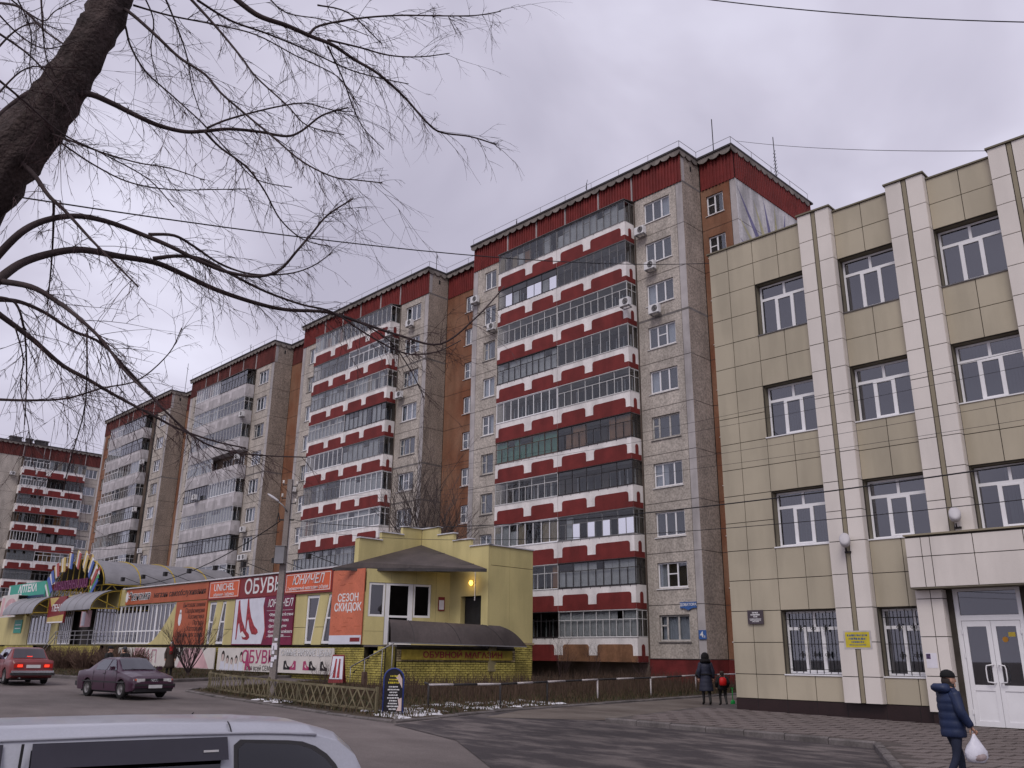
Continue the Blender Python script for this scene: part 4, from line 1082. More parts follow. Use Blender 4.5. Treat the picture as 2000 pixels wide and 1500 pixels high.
# entrance steps rail
m = MB()
for z in (2.5, 2.8, 3.1): m.bar((-72.6, 24.6, z), (-64.8, 24.6, z), .04)
for i in range(7): m.bar((-72.6+i*1.3, 24.6, 1.0), (-72.6+i*1.3, 24.6, 3.12), .05)
m.bar((-72.6, 24.6, 3.1), (-74.8, 24.6, 1.9), .04); m.bar((-72.6, 24.6, 2.7), (-74.8, 24.6, 1.5), .04); S(m, 'entrance_railing', M['rail'])
S(MB().box(-73, -63.6, 24.56, 25.95, .3, 2.1), 'entrance_landing', M['mortar']); S(MB().box(-84, -77, 24.56, 25.95, .3, 2.1), 'entrance_landing', M['mortar'])
bricks((-73, 24.54), (1, 0), 9.4, .5, 2.08, M['brick'], seed=7); bricks((-84, 24.54), (1, 0), 7, .5, 2.08, M['brick'], seed=8)
# barrel vault behind, with truss arch in front
m = MB(); m.smooth(); cx, hw, z0v, hv = -73.7, 5.0, 6.55, 2.15
arc = [(cx + hw*math.cos(a), z0v + hv*math.sin(a)) for a in [PI - PI*i/18 for i in range(19)]]
rings = [[(x, y, z) for x, z in arc] for y in (26.2, 29, 32, 35, 37.2)]
m.loft(rings, closed=False, cap=False); m.smooth(False); m.add([(x, 37.2, z) for x, z in arc], [tuple(range(19))]); S(m, 'vault_roof', M['greymetal'])
m = MB()
for y in (26.1, 28.9, 31.7, 34.5): m.tube([(x, y, z+.02) for x, z in arc], .05, 5)
for x in (cx-hw, cx+hw):
    m.bar((x, 26.2, z0v), (x, 37.2, z0v), .1); m.bar((x, 26.2, z0v-.55), (x, 37.2, z0v-.55), .07)
    for i in range(10): m.bar((x, 26.2+i*1.1, z0v-.55), (x, 26.75+i*1.1, z0v), .04); m.bar((x, 26.75+i*1.1, z0v), (x, 27.3+i*1.1, z0v-.55), .04); m.bar((x, 26.2+i*1.1, 5.85), (x, 26.2+i*1.1, z0v-.55), .05)
for x in [cx-hw+i*1.25 for i in range(9)]: m.bar((x, 26.0, 5.7), (x, 26.0, z0v + hv*math.sqrt(max(0, 1-((x-cx)/hw)**2))), .06)
for i in range(8): x = cx-hw+i*1.25; m.bar((x, 25.98, 5.8), (x+1.25, 25.98, 6.5), .045)
m.bar((cx-hw-.4, 26.0, 6.5), (cx+hw+.4, 26.0, 6.5), .08); S(m, 'vault_truss', M['yellowpaint'])

# ---- flag boards round the arch (one festive arch sign)
M['fw'] = mat('board_white', (.62, .60, .60), .5, .05, 3); M['fgreen'] = mat('board_green', (.05, .26, .08), .5, .05, 3); M['fblue'] = mat('board_blue', (.05, .10, .34), .5, .05, 3)
M['fredb'] = mat('board_red', (.36, .07, .06), .5, .05, 3); M['fyel'] = mat('board_yellow', (.50, .37, .12), .5, .08, 3); M['purple'] = mat('purple_letters', (.15, .035, .10), .6, .1, 3)
AR = thing('arch_sign', 'festive arch of striped flag boards above the shop entrance', 'sign', (cx, 25.6, 5.9))
for i in range(10):
    a = PI*(.97 - .94*i/9); x, z = (hw+.05)*math.cos(a), z0v-5.9 + (hv+.1)*math.sin(a); rot = -(a-PI/2)*.55
    def tr(px_, pz_): return (x + px_*math.cos(rot) + pz_*math.sin(rot), z - px_*math.sin(rot) + pz_*math.cos(rot))
    cols = [('fw', 'fgreen', 'fblue'), ('fyel', 'fw', 'fyel'), ('fyel', 'fw', 'fblue'), ('fyel', 'fw', 'fredb')][0 if i in (0, 9) else 1+i % 3]
    if i == 9: cols = ('fredb', 'fw', 'fgreen', 'fblue')
    hh = 1.7 if i in (0, 9) else 1.15; ww = 1.25
    for k, c in enumerate(cols):
        a0, a1 = -ww/2 + ww*k/len(cols), -ww/2 + ww*(k+1)/len(cols)
        P = [tr(a0, -hh/2 - .12*k), tr(a1-.01, -hh/2 - .12*(k+1)), tr(a1-.01, hh/2 - .10*(k+1)), tr(a0, hh/2 - .10*k)]
        MB().prism([(p, -.06-.07*k, q) for p, q in P], (0, .05, 0)).build('flag_board', M[c], AR)
    MB().bar((x-.3, .02, z), (x+.3, .02, z), .06).build('fixing_bar', M['yellowpaint'], AR)
r = random.Random(4)
for i in range(9):
    u = -3.3 + i*.78
    m = MB(); m.box(u, u+.13, -.2, -.12, .45, 1.15); m.box(u+.42, u+.55, -.2, -.12, .45, 1.15)
    zc_ = r.choice((.55, .78, 1.02)); m.box(u+.13, u+.42, -.19, -.13, zc_, zc_+.12); m.build('letter', M['purple'], AR)
# ------------------------------------------------------------------ shop signs and boards (things fixed to the pavilion)
def sign(label, x0, x1, z0, z1, mt, y=YF-.06, th=.08, name='shop_sign', cat='sign', border=None, bm=None):
    o = thing(name, label, cat, ((x0+x1)/2, y, z0)); w_, h_ = x1-x0, z1-z0
    MB().box(-w_/2, w_/2, -th/2, th/2, 0, h_).build('board', M[mt], o)
    if border:
        e = border; m = MB(); f = -th/2-.006
        m.box(-w_/2+e, w_/2-e, f, f+.005, e, e*1.6); m.box(-w_/2+e, w_/2-e, f, f+.005, h_-e*1.6, h_-e); m.box(-w_/2+e, -w_/2+e*1.6, f, f+.005, e*1.6, h_-e*1.6); m.box(w_/2-e*1.6, w_/2-e, f, f+.005, e*1.6, h_-e*1.6)
        m.build('border', M[bm or 'inkw'], o)
    return o
def T(o, body, size, mt, x, z, y=-.046, **k): return letters(o, body, size, M[mt], x, y, z, **k)
M['shadeyellow'] = mat('shade_dimmed_yellow_board', (.30, .225, .035), .8, .2, 2, .1, 10, stain=.3)  # board colour dimmed to carry the deep shade below the awning
M['spink2'] = mat('print_rose', (.36, .15, .18), .55, .08, 2)
def disc(cx_, cz_, rx, rz_, y, n=16): return [(cx_+rx*math.cos(2*PI*i/n), y, cz_+rz_*math.sin(2*PI*i/n)) for i in range(n)]
def flat(o, pts, mt, name='print', y=-.045, th=.003): return MB().prism([(a, y, b) for a, b in pts], (0, th, 0)).build(name, M[mt], o)

o = sign('red sign with white capital letters and orange panels at both ends', -51.30, -38.08, 4.74, 5.90, 'sred')
T(o, 'ОБУВЬ', 1.15, 'inkw', -.25, .56, bold=.012, sx=1.06)
for cx_, w_, big, small, sz in ((-4.65, 3.6, 'UNICHEL', 'обувная фабрика', .60), (4.35, 4.3, 'ЮНИЧЕЛ', 'фирменный магазин обуви', .66)):
    q = MB().box(cx_-w_/2, cx_+w_/2, -.065, -.042, .09, 1.08).build('panel', M['sorange'], o)
    m = MB(); f = -.072
    for a, b, c, d in ((-w_/2+.05, w_/2-.05, .13, .16), (-w_/2+.05, w_/2-.05, 1.01, 1.04), (-w_/2+.05, -w_/2+.09, .16, 1.01), (w_/2-.09, w_/2-.05, .16, 1.01)): m.box(cx_+a, cx_+b, f, f+.005, c, d)
    m.build('border', M['inkw'], o)
    T(o, big, sz, 'inkw', cx_, .70, -.075, shear=.25 if big[0] == 'Ю' else 0, bold=.004); T(o, small, .27, 'inkw', cx_, .29, -.075, sx=1.1)
o = sign('long orange sign of the self service shop with black lettering', -63.5, -51.36, 4.84, 5.88, 'sbrick')
T(o, 'Экономка', .72, 'inkw', -3.9, .52, -.046, shear=.2, bold=.05); T(o, 'Экономка', .72, 'inkk', -3.9, .52, -.056, shear=.2, bold=.008)
T(o, 'магазин самообслуживания', .52, 'inkk', 2.1, .50, shear=.15, bold=.006, sx=1.02)
flat(o, [(-5.9+.22*math.cos(t), .52+.36*math.sin(t)) for t in [2*PI*i/12 for i in range(12)]], 'inkw', 'emblem')
o = sign('brick orange banner listing goods in black script', -55.45, -51.34, 2.16, 4.78, 'sbrick', y=YF-.05)
for i, t in enumerate(('Бытовая химия', 'Парфюмерия', 'Косметика', 'Посуда', 'Хозтовары', 'Товары для дома')): T(o, t, .40, 'inkk', 1.85, 2.38-.36*i, align='RIGHT', shear=.2)
flat(o, [(-1.35+.22*math.cos(t), 1.55+.42*math.sin(t)) for t in [2*PI*i/12 for i in range(12)]], 'inkw', 'emblem'); flat(o, disc2 if False else [(-1.35+.12*math.cos(t), 2.0+.14*math.sin(t)) for t in [2*PI*i/10 for i in range(10)]], 'inkw', 'emblem')
o = sign('poster of red heeled shoes beside a maroon text field', -47.86, -41.52, 2.14, 4.72, 'smaroon', y=YF-.06)
flat(o, [(-3.1, .05), (.15, .05), (.45, .9), (.05, 2.1), (.15, 2.53), (-3.1, 2.53)], 'spale', 'print', -.045)
def heel(ox, oz, s, mt='shoe', y=-.05, fl=1):
    P = [(0, 1.55), (.10, 1.62), (.20, 1.25), (.42, .80), (.75, .42), (1.05, .25), (1.12, .12), (.95, .03), (.60, .06), (.38, .30), (.20, .70), (.13, .62), (.10, .05), (.02, .05), (.0, .9)]
    flat(o, [(ox+fl*a*s, oz+b*s) for a, b in P], mt, 'print', y)
heel(-2.75, .22, 1.42); heel(-1.72, .50, 1.28, y=-.052)
flat(o, [(-2.35, .55), (-2.0, .75), (-1.55, .45), (-1.75, .40)], 'inkw', 'print', -.056)
flat(o, [(.05, 2.1), (.12, 2.1), (.50, .9), (.62, .3), (.42, .3), (.38, .9)], 'shoe', 'print', -.05)
T(o, 'ЮНИЧЕЛ', .56, 'inkw', 1.75, 2.18, shear=.25, bold=.004); MB().box(.45, 3.1, -.049, -.045, 1.80, 1.815).build('rule', M['inkw'], o); MB().box(.65, 3.1, -.049, -.045, .42, .435).build('rule', M['inkw'], o)
for i, t in enumerate(('•Обувь для всей семьи', '•Натуральная кожа', '•Доступные цены', '•Качество российского', ' производителя')): T(o, t, .215, 'inkw', .75, 1.58-.30*i+(.10 if i == 4 else 0), align='LEFT', bold=.003)
o = sign('salmon season sale banner with a white foot at the corner of the wing', -38.02, -35.34, 2.17, 5.76, 'ssalmon', y=YF-.09, th=.05)
T(o, 'СЕЗОН', .52, 'inkw', .08, 2.20, -.03, bold=.008); T(o, 'СКИДОК', .52, 'inkw', .08, 1.74, -.03, bold=.012)
MB().box(-1.34, 1.34, -.032, -.026, .0, .42).build('foot_strip', M['spale'], o); MB().box(.45, 1.25, -.038, -.033, .12, .31).build('foot_label', M['sred'], o)
rr = random.Random(9)
for i in range(20):
    x_, z_ = rr.uniform(-1.2, 1.0), rr.choice((rr.uniform(.55, 1.3), rr.uniform(2.8, 3.4))); MB().box(x_, x_+rr.uniform(.1, .45), -.028, -.0255, z_, z_+.03).build('print', M['sbrick'], o)
# low boards on the plinth
o = sign('wide cream board with magenta word and printed shoes below the wing', -49.12, -37.40, .74, 1.98, 'scream', y=YF-.16, th=.06)
T(o, 'ОБУВЬ', .95, 'smag', -1.35, .72, -.036, bold=.012, sx=1.1); T(o, 'САМЫЕ НИЗКИЕ ЦЕНЫ!', .40, 'inkk', 3.35, .98, -.036, bold=.012); T(o, 'САМЫЕ НИЗКИЕ ЦЕНЫ!', .40, 'inkw', 3.35, .98, -.045, bold=.004)
T(o, 'для всей СЕМЬИ!', .36, 'inkk', -.9, .17, -.036, align='CENTER')
for i, (x_, s_) in enumerate(((-5.2, 1.1), (-4.65, .85), (-4.15, .75), (-3.65, .85), (-3.1, 1.05))):
    flat(o, [(x_-.26*s_, .03), (x_+.26*s_, .03), (x_+.2*s_, .45*s_), (x_-.2*s_, .45*s_)], 'spale', 'print', -.035); flat(o, [(x_+.17*s_*math.cos(t), .72*s_+.27*s_*math.sin(t)) for t in [2*PI*k/14 for k in range(14)]], 'hair', 'print', -.039)
    flat(o, [(x_+.12*s_*math.cos(t), .64*s_+.19*s_*math.sin(t)) for t in [2*PI*k/14 for k in range(14)]], 'printskin', 'print', -.043)
flat(o, [(-2.65, .05), (-2.55, .9), (-2.4, 1.15), (-2.3, .9), (-2.25, .5), (-1.95, .1), (-2.1, .03), (-2.4, .3), (-2.45, .05)], 'smag', 'print', -.036)
for x_, mt_, f_ in ((1.35, 'inkk', 1), (2.55, 'smag', -1), (3.2, 'smag', 1), (3.75, 'inkk', 1), (4.75, 'inkk', 1)):
    flat(o, [(x_, .16), (x_+.62*f_, .16), (x_+.66*f_, .27), (x_+.36*f_, .38), (x_+.22*f_, .62), (x_+.02*f_, .58)], mt_, 'print', -.036)
    flat(o, [(x_+.18*f_, .32), (x_+.36*f_, .24), (x_+.32*f_, .32), (x_+.2*f_, .46)], 'scream', 'print', -.040)
o = sign('wide pale board with faded pink letters behind the bare bush', -63.3, -49.5, .78, 1.98, 'scream', y=YF-.16, th=.06)
flat(o, [(-4.5, .03), (-2.0, .03), (-2.6, 1.17), (-4.2, 1.17)], 'spink', 'print', -.035); flat(o, [(2.2, .03), (6.3, .03), (5.2, 1.17), (3.0, 1.17)], 'spink', 'print', -.035)
T(o, 'ЗАП', 1.15, 'inkw', -2.0, .60, -.040, bold=.03, sx=1.1); T(o, 'ЗАП', 1.15, 'spink2', -2.0, .60, -.047, bold=-.005, sx=1.1)
o = sign('yellow strip painted darker for shade under the awning with dark red capitals', -2.9, 2.9, 0, .44, 'shadeyellow', y=0, th=.05)
mid_ = PL_.lerp(PR_, .5) + Vector((.961, -.277))*.08; o.location = (mid_.x, mid_.y, 1.50); o.rotation_euler = (0, 0, math.atan2(DE.y, DE.x))
T(o, 'ОБУВНОЙ МАГАЗИН', .36, 'sred', .25, .21, -.03, bold=.010, sx=1.15)
# pharmacy and other signs at the far end
o = sign('teal pharmacy sign with white capitals', -89.9, -80.3, 6.05, 7.35, 'sgreen', y=YF-.1)
T(o, 'АПТЕКА', .88, 'inkw', .35, .82, bold=.03, sx=1.35); MB().box(-4.3, 4.75, -.045, -.041, .0, .20).build('print', M['snavy'], o); MB().box(-4.2, -1.0, -.05, -.041, .26, .46).build('print', M['inkw'], o); MB().box(-4.75, -4.3, -.05, -.041, .1, 1.2).build('print', M['inkw'], o)
MB().box(-4.0, -3.9, -.05, .3, -.1, 0).build('bracket', M['rail'], o)
o = sign('pink and white hanging sign below the pharmacy name', -88.6, -84.3, 4.45, 6.35, 'scream', y=YF-.9, th=.06)
flat(o, [(.6+1.5*math.cos(t), .85+.75*math.sin(t)) for t in [2*PI*i/20 for i in range(20)]], 'spink', 'print', -.035); flat(o, [(-1.9, .1), (-1.2, .1), (-1.2, 1.7), (-1.9, 1.7)], 'spink', 'print', -.035); flat(o, [(.1, .4), (1.0, .4), (1.3, .8), (.9, 1.2), (.3, 1.1), (-.1, .8)], 'inkw', 'print', -.04)
MB().box(-2.1, 2.1, .03, .9, 1.8, 1.86).build('bracket', M['rail'], o)
o = sign('small teal plate by the pharmacy door', -86.9, -84.9, 3.15, 4.25, 'sgreen', y=YF-.04, th=.03)
MB().box(-.7, .7, -.02, -.016, .35, .42).build('print', M['inkw'], o); MB().box(-.7, .7, -.02, -.016, .65, .72).build('print', M['inkw'], o)
o = sign('dark red and gold beer sign hanging between the two arched canopies', -75.9, -72.3, 3.75, 5.75, 'sred', y=YF-1.0, th=.12)
flat(o, [(-1.7, .05), (1.7, .05), (1.7, .62), (-1.7, .45)], 'fyel', 'print', -.066); flat(o, [(-1.2, 1.25), (.3, 1.95), (-1.7, 1.95)], 'fyel', 'print', -.066); T(o, 'ПЕНА', .7, 'inkw', .1, 1.12, -.07, bold=.01, sx=1.1); MB().box(-1.7, 1.7, -.07, -.065, .02, .12).build('print', M['inkw'], o)
MB().box(-1.6, 1.6, .06, 1.0, 1.9, 1.96).build('bracket', M['rail'], o)
o = sign('pink and pale poster on the shopfront beside the beer sign', -71.6, -69.6, 3.45, 4.65, 'spink', y=YF-.02, th=.03)
flat(o, [(-.8, .1), (-.1, .1), (-.1, 1.1), (-.8, 1.1)], 'spale', 'print', -.02)
# framed notice by the recessed doorway, wall lamp, little details
o = thing('notice_board', 'red framed notice beside the shop doorway', 'notice', (P1.x+DD.x*3.92+.02, P1.y+DD.y*3.92-.01, 3.84), math.atan2(DD.y, DD.x))
MB().box(-.17, .17, -.03, 0, 0, .68).build('frame', M['sred'], o); MB().box(-.13, .13, -.036, -.031, .06, .52).build('sheet', M['paper'], o)
lm = thing('wall_lamp', 'glowing round wall lamp beside the recessed doorway', 'lamp', (-32.04, 29.99, 5.15))
MB().smooth().ball((0, -.12, 0), .11, .10, .13).build('globe', emis('lamp_glow', (1.0, .62, .10), 3.0), lm); MB().box(-.06, .06, -.03, 0, -.08, .08).build('base', M['fgrey'], lm); MB().box(.16, .20, -.03, -.005, -.85, .75).build('conduit', M['pvc'], lm)
lp = bpy.data.lights.new('lamp_light', 'POINT'); lp.energy = 6; lp.color = (1, .7, .3); lp.shadow_soft_size = .12
lo_ = bpy.data.objects.new('lamp_light', lp); COL.objects.link(lo_); lo_.parent = lm; lo_.location = (0, -.35, 0)
# floodlight arms along the roof edge
for i in range(8):
    x = -62.0 + i*3.3; o = thing('sign_spotlight', ('spotlight on a roof arm, number %s from the stepped parapet along the sign' % ('first', 'second', 'third', 'fourth', 'fifth', 'sixth', 'seventh', 'eighth')[7-i]).replace('number ', ''), 'spotlight', (x, 25.95, 6.0), 0, 'spotlights over the shop signs')
    MB().bar((.9, .2, .05), (0, -1.1, .62), .035).build('arm', M['black'], o)
    MB().box(-.13, .13, -1.25, -1.05, .35, .62).build('head', M['black'], o)
# street name plates on the block
M['plateblue'] = mat('blue_enamel', (.045, .115, .33), .45, .05, 3)
o = thing('street_sign', 'blue street name plate under the first floor joint', 'sign', (-26.37, 40.44, 4.18), TH)
MB().prism([(-.52, 0, .08), (-.28, 0, .08), (0, 0, -.03), (.28, 0, .08), (.52, 0, .08), (.52, 0, .40), (-.52, 0, .40)], (0, .03, 0)).build('plate', M['plateblue'], o); T(o, 'ДОВАТОРА', .19, 'inkw', 0, .25, -.006, bold=.004)
o = thing('house_number', 'blue house number plate on the grey corner strip', 'sign', (-25.58, 40.44, 2.66), TH)
MB().box(-.23, .23, 0, .03, 0, .46).build('plate', M['plateblue'], o); T(o, '4', .42, 'inkw', -.04, .23, -.006, bold=.006); T(o, 'а', .2, 'inkw', .12, .14, -.006)
# ------------------------------------------------------------------ vehicles
M['tyre'] = mat('tyre_rubber', (.02, .019, .019), .9, .2, 8)
M['rimm'] = mat('steel_rim', (.22, .21, .21), .5, .2, 6, metal=.5)
M['carglass'] = glass('car_glass', (.25, .28, .28), .10, .02)
M['carglassb'] = glass('tinted_car_glass', (.06, .065, .065), .07, .03)
M['bumper'] = mat('black_bumper', (.03, .028, .03), .6, .1, 5)
M['plate'] = mat('number_plate', (.55, .54, .54), .6, .05, 8)
M['tail'] = mat('tail_lens', (.38, .02, .015), .25, .1, 8)
M['tailon'] = emis('brake_light', (1.0, .05, .02), .9)
M['lens'] = mat('head_lens', (.55, .54, .53), .12, .2, 12, spec=.7)
def lerp_tab(tab, x):
    if x <= tab[0][0]: return tab[0][1:]
    for a, b in zip(tab[:-1], tab[1:]):
        if x <= b[0]:
            t = (x-a[0])/(b[0]-a[0]); return tuple(p+(q-p)*t for p, q in zip(a[1:], b[1:]))
    return tab[-1][1:]
class Car:
    """shell lofted along x (front +): table rows x, crown z, edge z, edge half width; belt line below"""
    def __init__(s, tab, W, belt, wb, r_w, ax_f, sill=.24, ends=(.8, .8)):
        s.tab, s.W, s.belt, s.wb, s.rw, s.axf, s.sill = tab, W/2, belt, wb, r_w, ax_f, sill
        s.x0, s.x1 = tab[0][0], tab[-1][0]
    def ring(s, x):
        zc, ze, we = lerp_tab(s.tab, x)
        W = s.W; L = s.x1-s.x0
        nx = min(1, (x-s.x0)/.28); fx = min(1, (s.x1-x)/.30)          # plan taper at both ends
        tp = .90 + .10*math.sin(min(nx, fx)*PI/2); W *= tp; we = min(we, W-.02)*1.0
        zb = min(s.belt, ze-.02)
        bot = s.sill + .10*(1-min(nx, 1)) + .06*(1-min(fx, 1))
        for ax in (s.axf, s.axf-s.wb):
            d = abs(x-ax); R = s.rw+.055
            if d < R: bot = max(bot, s.rw + math.sqrt(R*R-d*d)*.98)
        bot = min(bot, zb-.16)
        half = [(0, zc), (we*.5, zc-.006), (we*.82, zc-.4*(zc-ze)*.55), (we, ze), (W-.035, zb), (W-.01, zb-.05), (W, zb-.14 if zb-.14 > bot+.02 else bot+.02), (W-.004, max(bot+.01, .50 if zb > .62 else bot+.01)), (W-.03, bot), (W*.55, bot+.0), (0, bot)]
        return [(x, y, z) for y, z in half] + [(x, -y, z) for y, z in half[-2:0:-1]]
    def body(s, paint, parent, dx=.05):
        xs = set([s.x0, s.x1] + [r[0] for r in s.tab]); x = s.x0
        while x < s.x1: xs.add(round(x, 3)); x += dx
        for ax in (s.axf, s.axf-s.wb):
            for k in range(-12, 13): xs.add(round(ax + (s.rw+.055)*math.sin(k/12*PI/2), 4))
        xs = sorted(q for q in xs if s.x0 <= q <= s.x1); ys = [xs[0]]
        for q in xs[1:]:
            if q-ys[-1] > .006: ys.append(q)
        m = MB(); m.smooth(); m.loft([s.ring(q) for q in ys]); o = m.build('body', paint, parent); shade(o, 38); return o
    def side_y(s, x, z):
        zc, ze, we = lerp_tab(s.tab, x); zb = s.belt
        zr, wr = s.roof
        return (s.W-.035) + (wr-(s.W-.035))*(z-zb)/(zr-zb)
    def side_win(s, pts, parent, side, mt=None, off=.012, name='side_window'):
        P = [(x, side*(s.side_y(x, z)+off), z) for x, z in pts]
        m = MB(); m.prism(P, (0, -side*.008, 0)); return m.build(name, mt or M['carglass'], parent)
    def end_glass(s, x0, z0, w0, x1, z1, w1, parent, name, off=.012, mt=None):
        a, b = Vector((x0, 0, z0)), Vector((x1, 0, z1)); n = (b-a).cross(Vector((0, 1, 0))); n.normalize()
        if (n.x > 0) != (x0 > x1): n = -n
        n = n if n.z > 0 else -n
        rows = []
        for t in (0.0, .5, 1.0):
            p = a.lerp(b, t); w_ = w0+(w1-w0)*t
            rows.append([p + n*(off + .02*(1-(q/1.0)**2)) + Vector((0, w_*q, 0)) for q in (-1, -.6, -.2, .2, .6, 1)])
        m = MB(); m.smooth(); m.loft(rows, closed=False, cap=False); return m.build(name, mt or M['carglass'], parent)
    def wheels(s, parent):
        tr = MB(); tr.smooth(); n = 28; prof = [(.60, -.085), (.93, -.085), (1.0, -.06), (1.0, .06), (.93, .085), (.60, .085)]
        tr.loft([[(s.rw*p*math.cos(2*PI*i/n), y, s.rw*p*math.sin(2*PI*i/n)) for p, y in prof] for i in range(n+1)], closed=False, cap=False); tm = tr.mesh('tyre', M['tyre'])
        rm = MB(); rm.smooth(); prof = [(.0, .045), (.18, .05), (.22, .03), (.42, .035), (.52, .06), (.60, .08), (.64, .08)]
        rm.loft([[(s.rw*p*math.cos(2*PI*i/n), y, s.rw*p*math.sin(2*PI*i/n)) for p, y in prof] for i in range(n+1)], closed=False, cap=False)
        for k in range(6): a = 2*PI*k/6; rm.smooth(False).box(s.rw*.34*math.cos(a)-.022, s.rw*.34*math.cos(a)+.022, .036, .045, s.rw*.34*math.sin(a)-.022, s.rw*.34*math.sin(a)+.022)
        rmm = rm.mesh('rim', M['rimm'])
        for ax in (s.axf, s.axf-s.wb):
            for sd in (1, -1):
                wl = bpy.data.objects.new('wheel', tm); COL.objects.link(wl); wl.parent = parent; wl.location = (ax, sd*(s.W-.10), s.rw)
                if sd < 0: wl.rotation_euler = (0, 0, PI)
                link(rmm, 'rim', wl)
        m = MB()
        for ax in (s.axf, s.axf-s.wb): m.box(ax-s.rw, ax+s.rw, -s.W+.22, s.W-.22, .2, s.rw*2+.02)
        m.box(s.x0+.3, s.x1-.3, -s.W+.15, s.W-.15, .17, .4); m.build('underbody', M['black'], parent)
def B(parent, name, mt, *bx):
    m = MB()
    for q in bx: m.box(*q)
    return m.build(name, M[mt] if isinstance(mt, str) else mt, parent)

# ---- dark plum sedan facing the camera
M['plum'] = mat('plum_paint', (.040, .011, .028), .32, .06, 1, spec=.45, coat=.3)
a_pos = Vector((-31.1, 12.98)); hd = math.radians(5)
A = thing('parked_car', 'dark plum four ringed saloon seen from the front beside the fence', 'car', (a_pos.x, a_pos.y, g(a_pos.x, a_pos.y)), hd)
tab = [(-2.19, .60, .55, .60), (-2.16, .82, .78, .66), (-2.05, .93, .89, .70), (-1.45, .97, .94, .71), (-.75, 1.34, 1.30, .57), (-.45, 1.385, 1.345, .565), (.10, 1.39, 1.35, .56), (.42, 1.34, 1.30, .57), (1.05, .94, .91, .72), (1.6, .87, .83, .71), (2.02, .78, .74, .68), (2.14, .70, .66, .64), (2.19, .55, .50, .60)]
c = Car(tab, 1.69, .90, 2.54, .30, 1.35); c.roof = (1.345, .565); c.body(M['plum'], A); c.wheels(A)
for sd in (1, -1):
    c.side_win([(.86, .94), (.16, .94), (.16, 1.30), (.36, 1.30)], A, sd); c.side_win([(.09, .94), (-.72, .94), (-.78, 1.14), (-.52, 1.30), (.09, 1.30)], A, sd)
    B(A, 'headlight', 'lens', (2.10, 2.175, sd*.36, sd*.66, .56, .68)); B(A, 'indicator', 'sorange', (2.06, 2.15, sd*.665, sd*.72, .57, .67)); B(A, 'mirror', M['plum'], (.72, .84, sd*.84, sd*1.0, .95, 1.07))
    B(A, 'door_handle', 'bumper', (-.02, .12, sd*.845, sd*.857, .80, .825)); B(A, 'tail_light', 'tail', (-2.19, -2.12, sd*.40, sd*.70, .66, .82)); B(A, 'trim_strip', 'bumper', (-1.6, 1.6, sd*.838, sd*.856, .52, .56))
    B(A, 'door_seam', 'black', (.12, .135, sd*.835, sd*.8475, .30, .93), (.98, .995, sd*.835, sd*.8475, .32, .90), (-.78, -.765, sd*.835, sd*.8475, .40, .93))
c.end_glass(1.03, .955, .66, .44, 1.335, .53, A, 'windscreen'); c.end_glass(-1.42, .985, .62, -.77, 1.335, .53, A, 'rear_window')
B(A, 'grille', 'black', (2.12, 2.172, -.34, .34, .57, .67)); B(A, 'front_bumper', M['plum'], (2.05, 2.27, -.78, .78, .37, .51)); B(A, 'bumper_strip', 'bumper', (2.272, 2.285, -.78, .78, .44, .50)); B(A, 'air_dam', 'bumper', (2.0, 2.2, -.72, .72, .24, .365))
B(A, 'number_plate', 'plate', (2.29, 2.30, -.26, .26, .36, .47)); B(A, 'rear_bumper', 'bumper', (-2.27, -2.1, -.78, .78, .36, .52))
em = MB(); em.smooth()
for k in range(4): em.tube([(2.185, (k-1.5)*.062+.042*math.cos(t), .62+.042*math.sin(t)) for t in [2*PI*i/16 for i in range(17)]], .007, 5, False)
em.build('emblem', M['chrome'], A)
A.scale = (.90, .90, .92)
MB().bar((1.0, -.3, 1.0), (.93, .35, 1.01), .02).bar((1.0, .1, 1.0), (.93, .62, 1.01), .02).build('wiper', M['black'], A)

# ---- red boxy saloon driving away, brake lights on
M['ladared'] = mat('worn_dark_red_paint', (.17, .026, .028), .42, .12, 2, spec=.45, coat=.25)
r_pos = Vector((-41.15, 12.75))
Lc = thing('saloon_car', 'boxy dark red saloon seen from behind with glowing tail lights', 'car', (r_pos.x, r_pos.y, g(r_pos.x, r_pos.y)), PI-.07)
tab = [(-2.06, .55, .50, .62), (-2.04, .86, .83, .68), (-1.95, .96, .93, .70), (-1.32, .99, .96, .70), (-.92, 1.38, 1.35, .58), (-.70, 1.43, 1.40, .57), (.25, 1.44, 1.41, .57), (.48, 1.39, 1.36, .58), (.95, .97, .94, .70), (1.7, .92, .89, .70), (1.98, .88, .85, .68), (2.04, .75, .72, .66), (2.06, .5, .46, .6)]
c = Car(tab, 1.62, .92, 2.42, .30, 1.33); c.roof = (1.40, .575); c.body(M['ladared'], Lc); c.wheels(Lc)
for sd in (1, -1):
    c.side_win([(.80, .96), (.05, .96), (.05, 1.35), (.42, 1.35)], Lc, sd); c.side_win([(-.02, .96), (-.85, .96), (-.80, 1.35), (-.02, 1.35)], Lc, sd)
    B(Lc, 'tail_light', 'tail', (-2.085, -2.03, sd*.36, sd*.70, .64, .80)); B(Lc, 'brake_light', 'tailon', (-2.095, -2.086, sd*.40, sd*.58, .67, .77)); B(Lc, 'headlight', 'lens', (2.0, 2.08, sd*.38, sd*.66, .58, .74)); B(Lc, 'mirror', 'bumper', (.62, .70, sd*.80, sd*.95, .98, 1.08)); B(Lc, 'door_handle', 'chrome', (-.15, -.02, sd*.808, sd*.822, .82, .845))
    B(Lc, 'door_seam', 'black', (.0, .015, sd*.80, sd*.8125, .32, .95), (-.80, -.785, sd*.80, sd*.8125, .42, .95))
c.end_glass(.93, .985, .64, .50, 1.385, .54, Lc, 'windscreen'); c.end_glass(-1.30, 1.0, .62, -.94, 1.375, .54, Lc, 'rear_window')
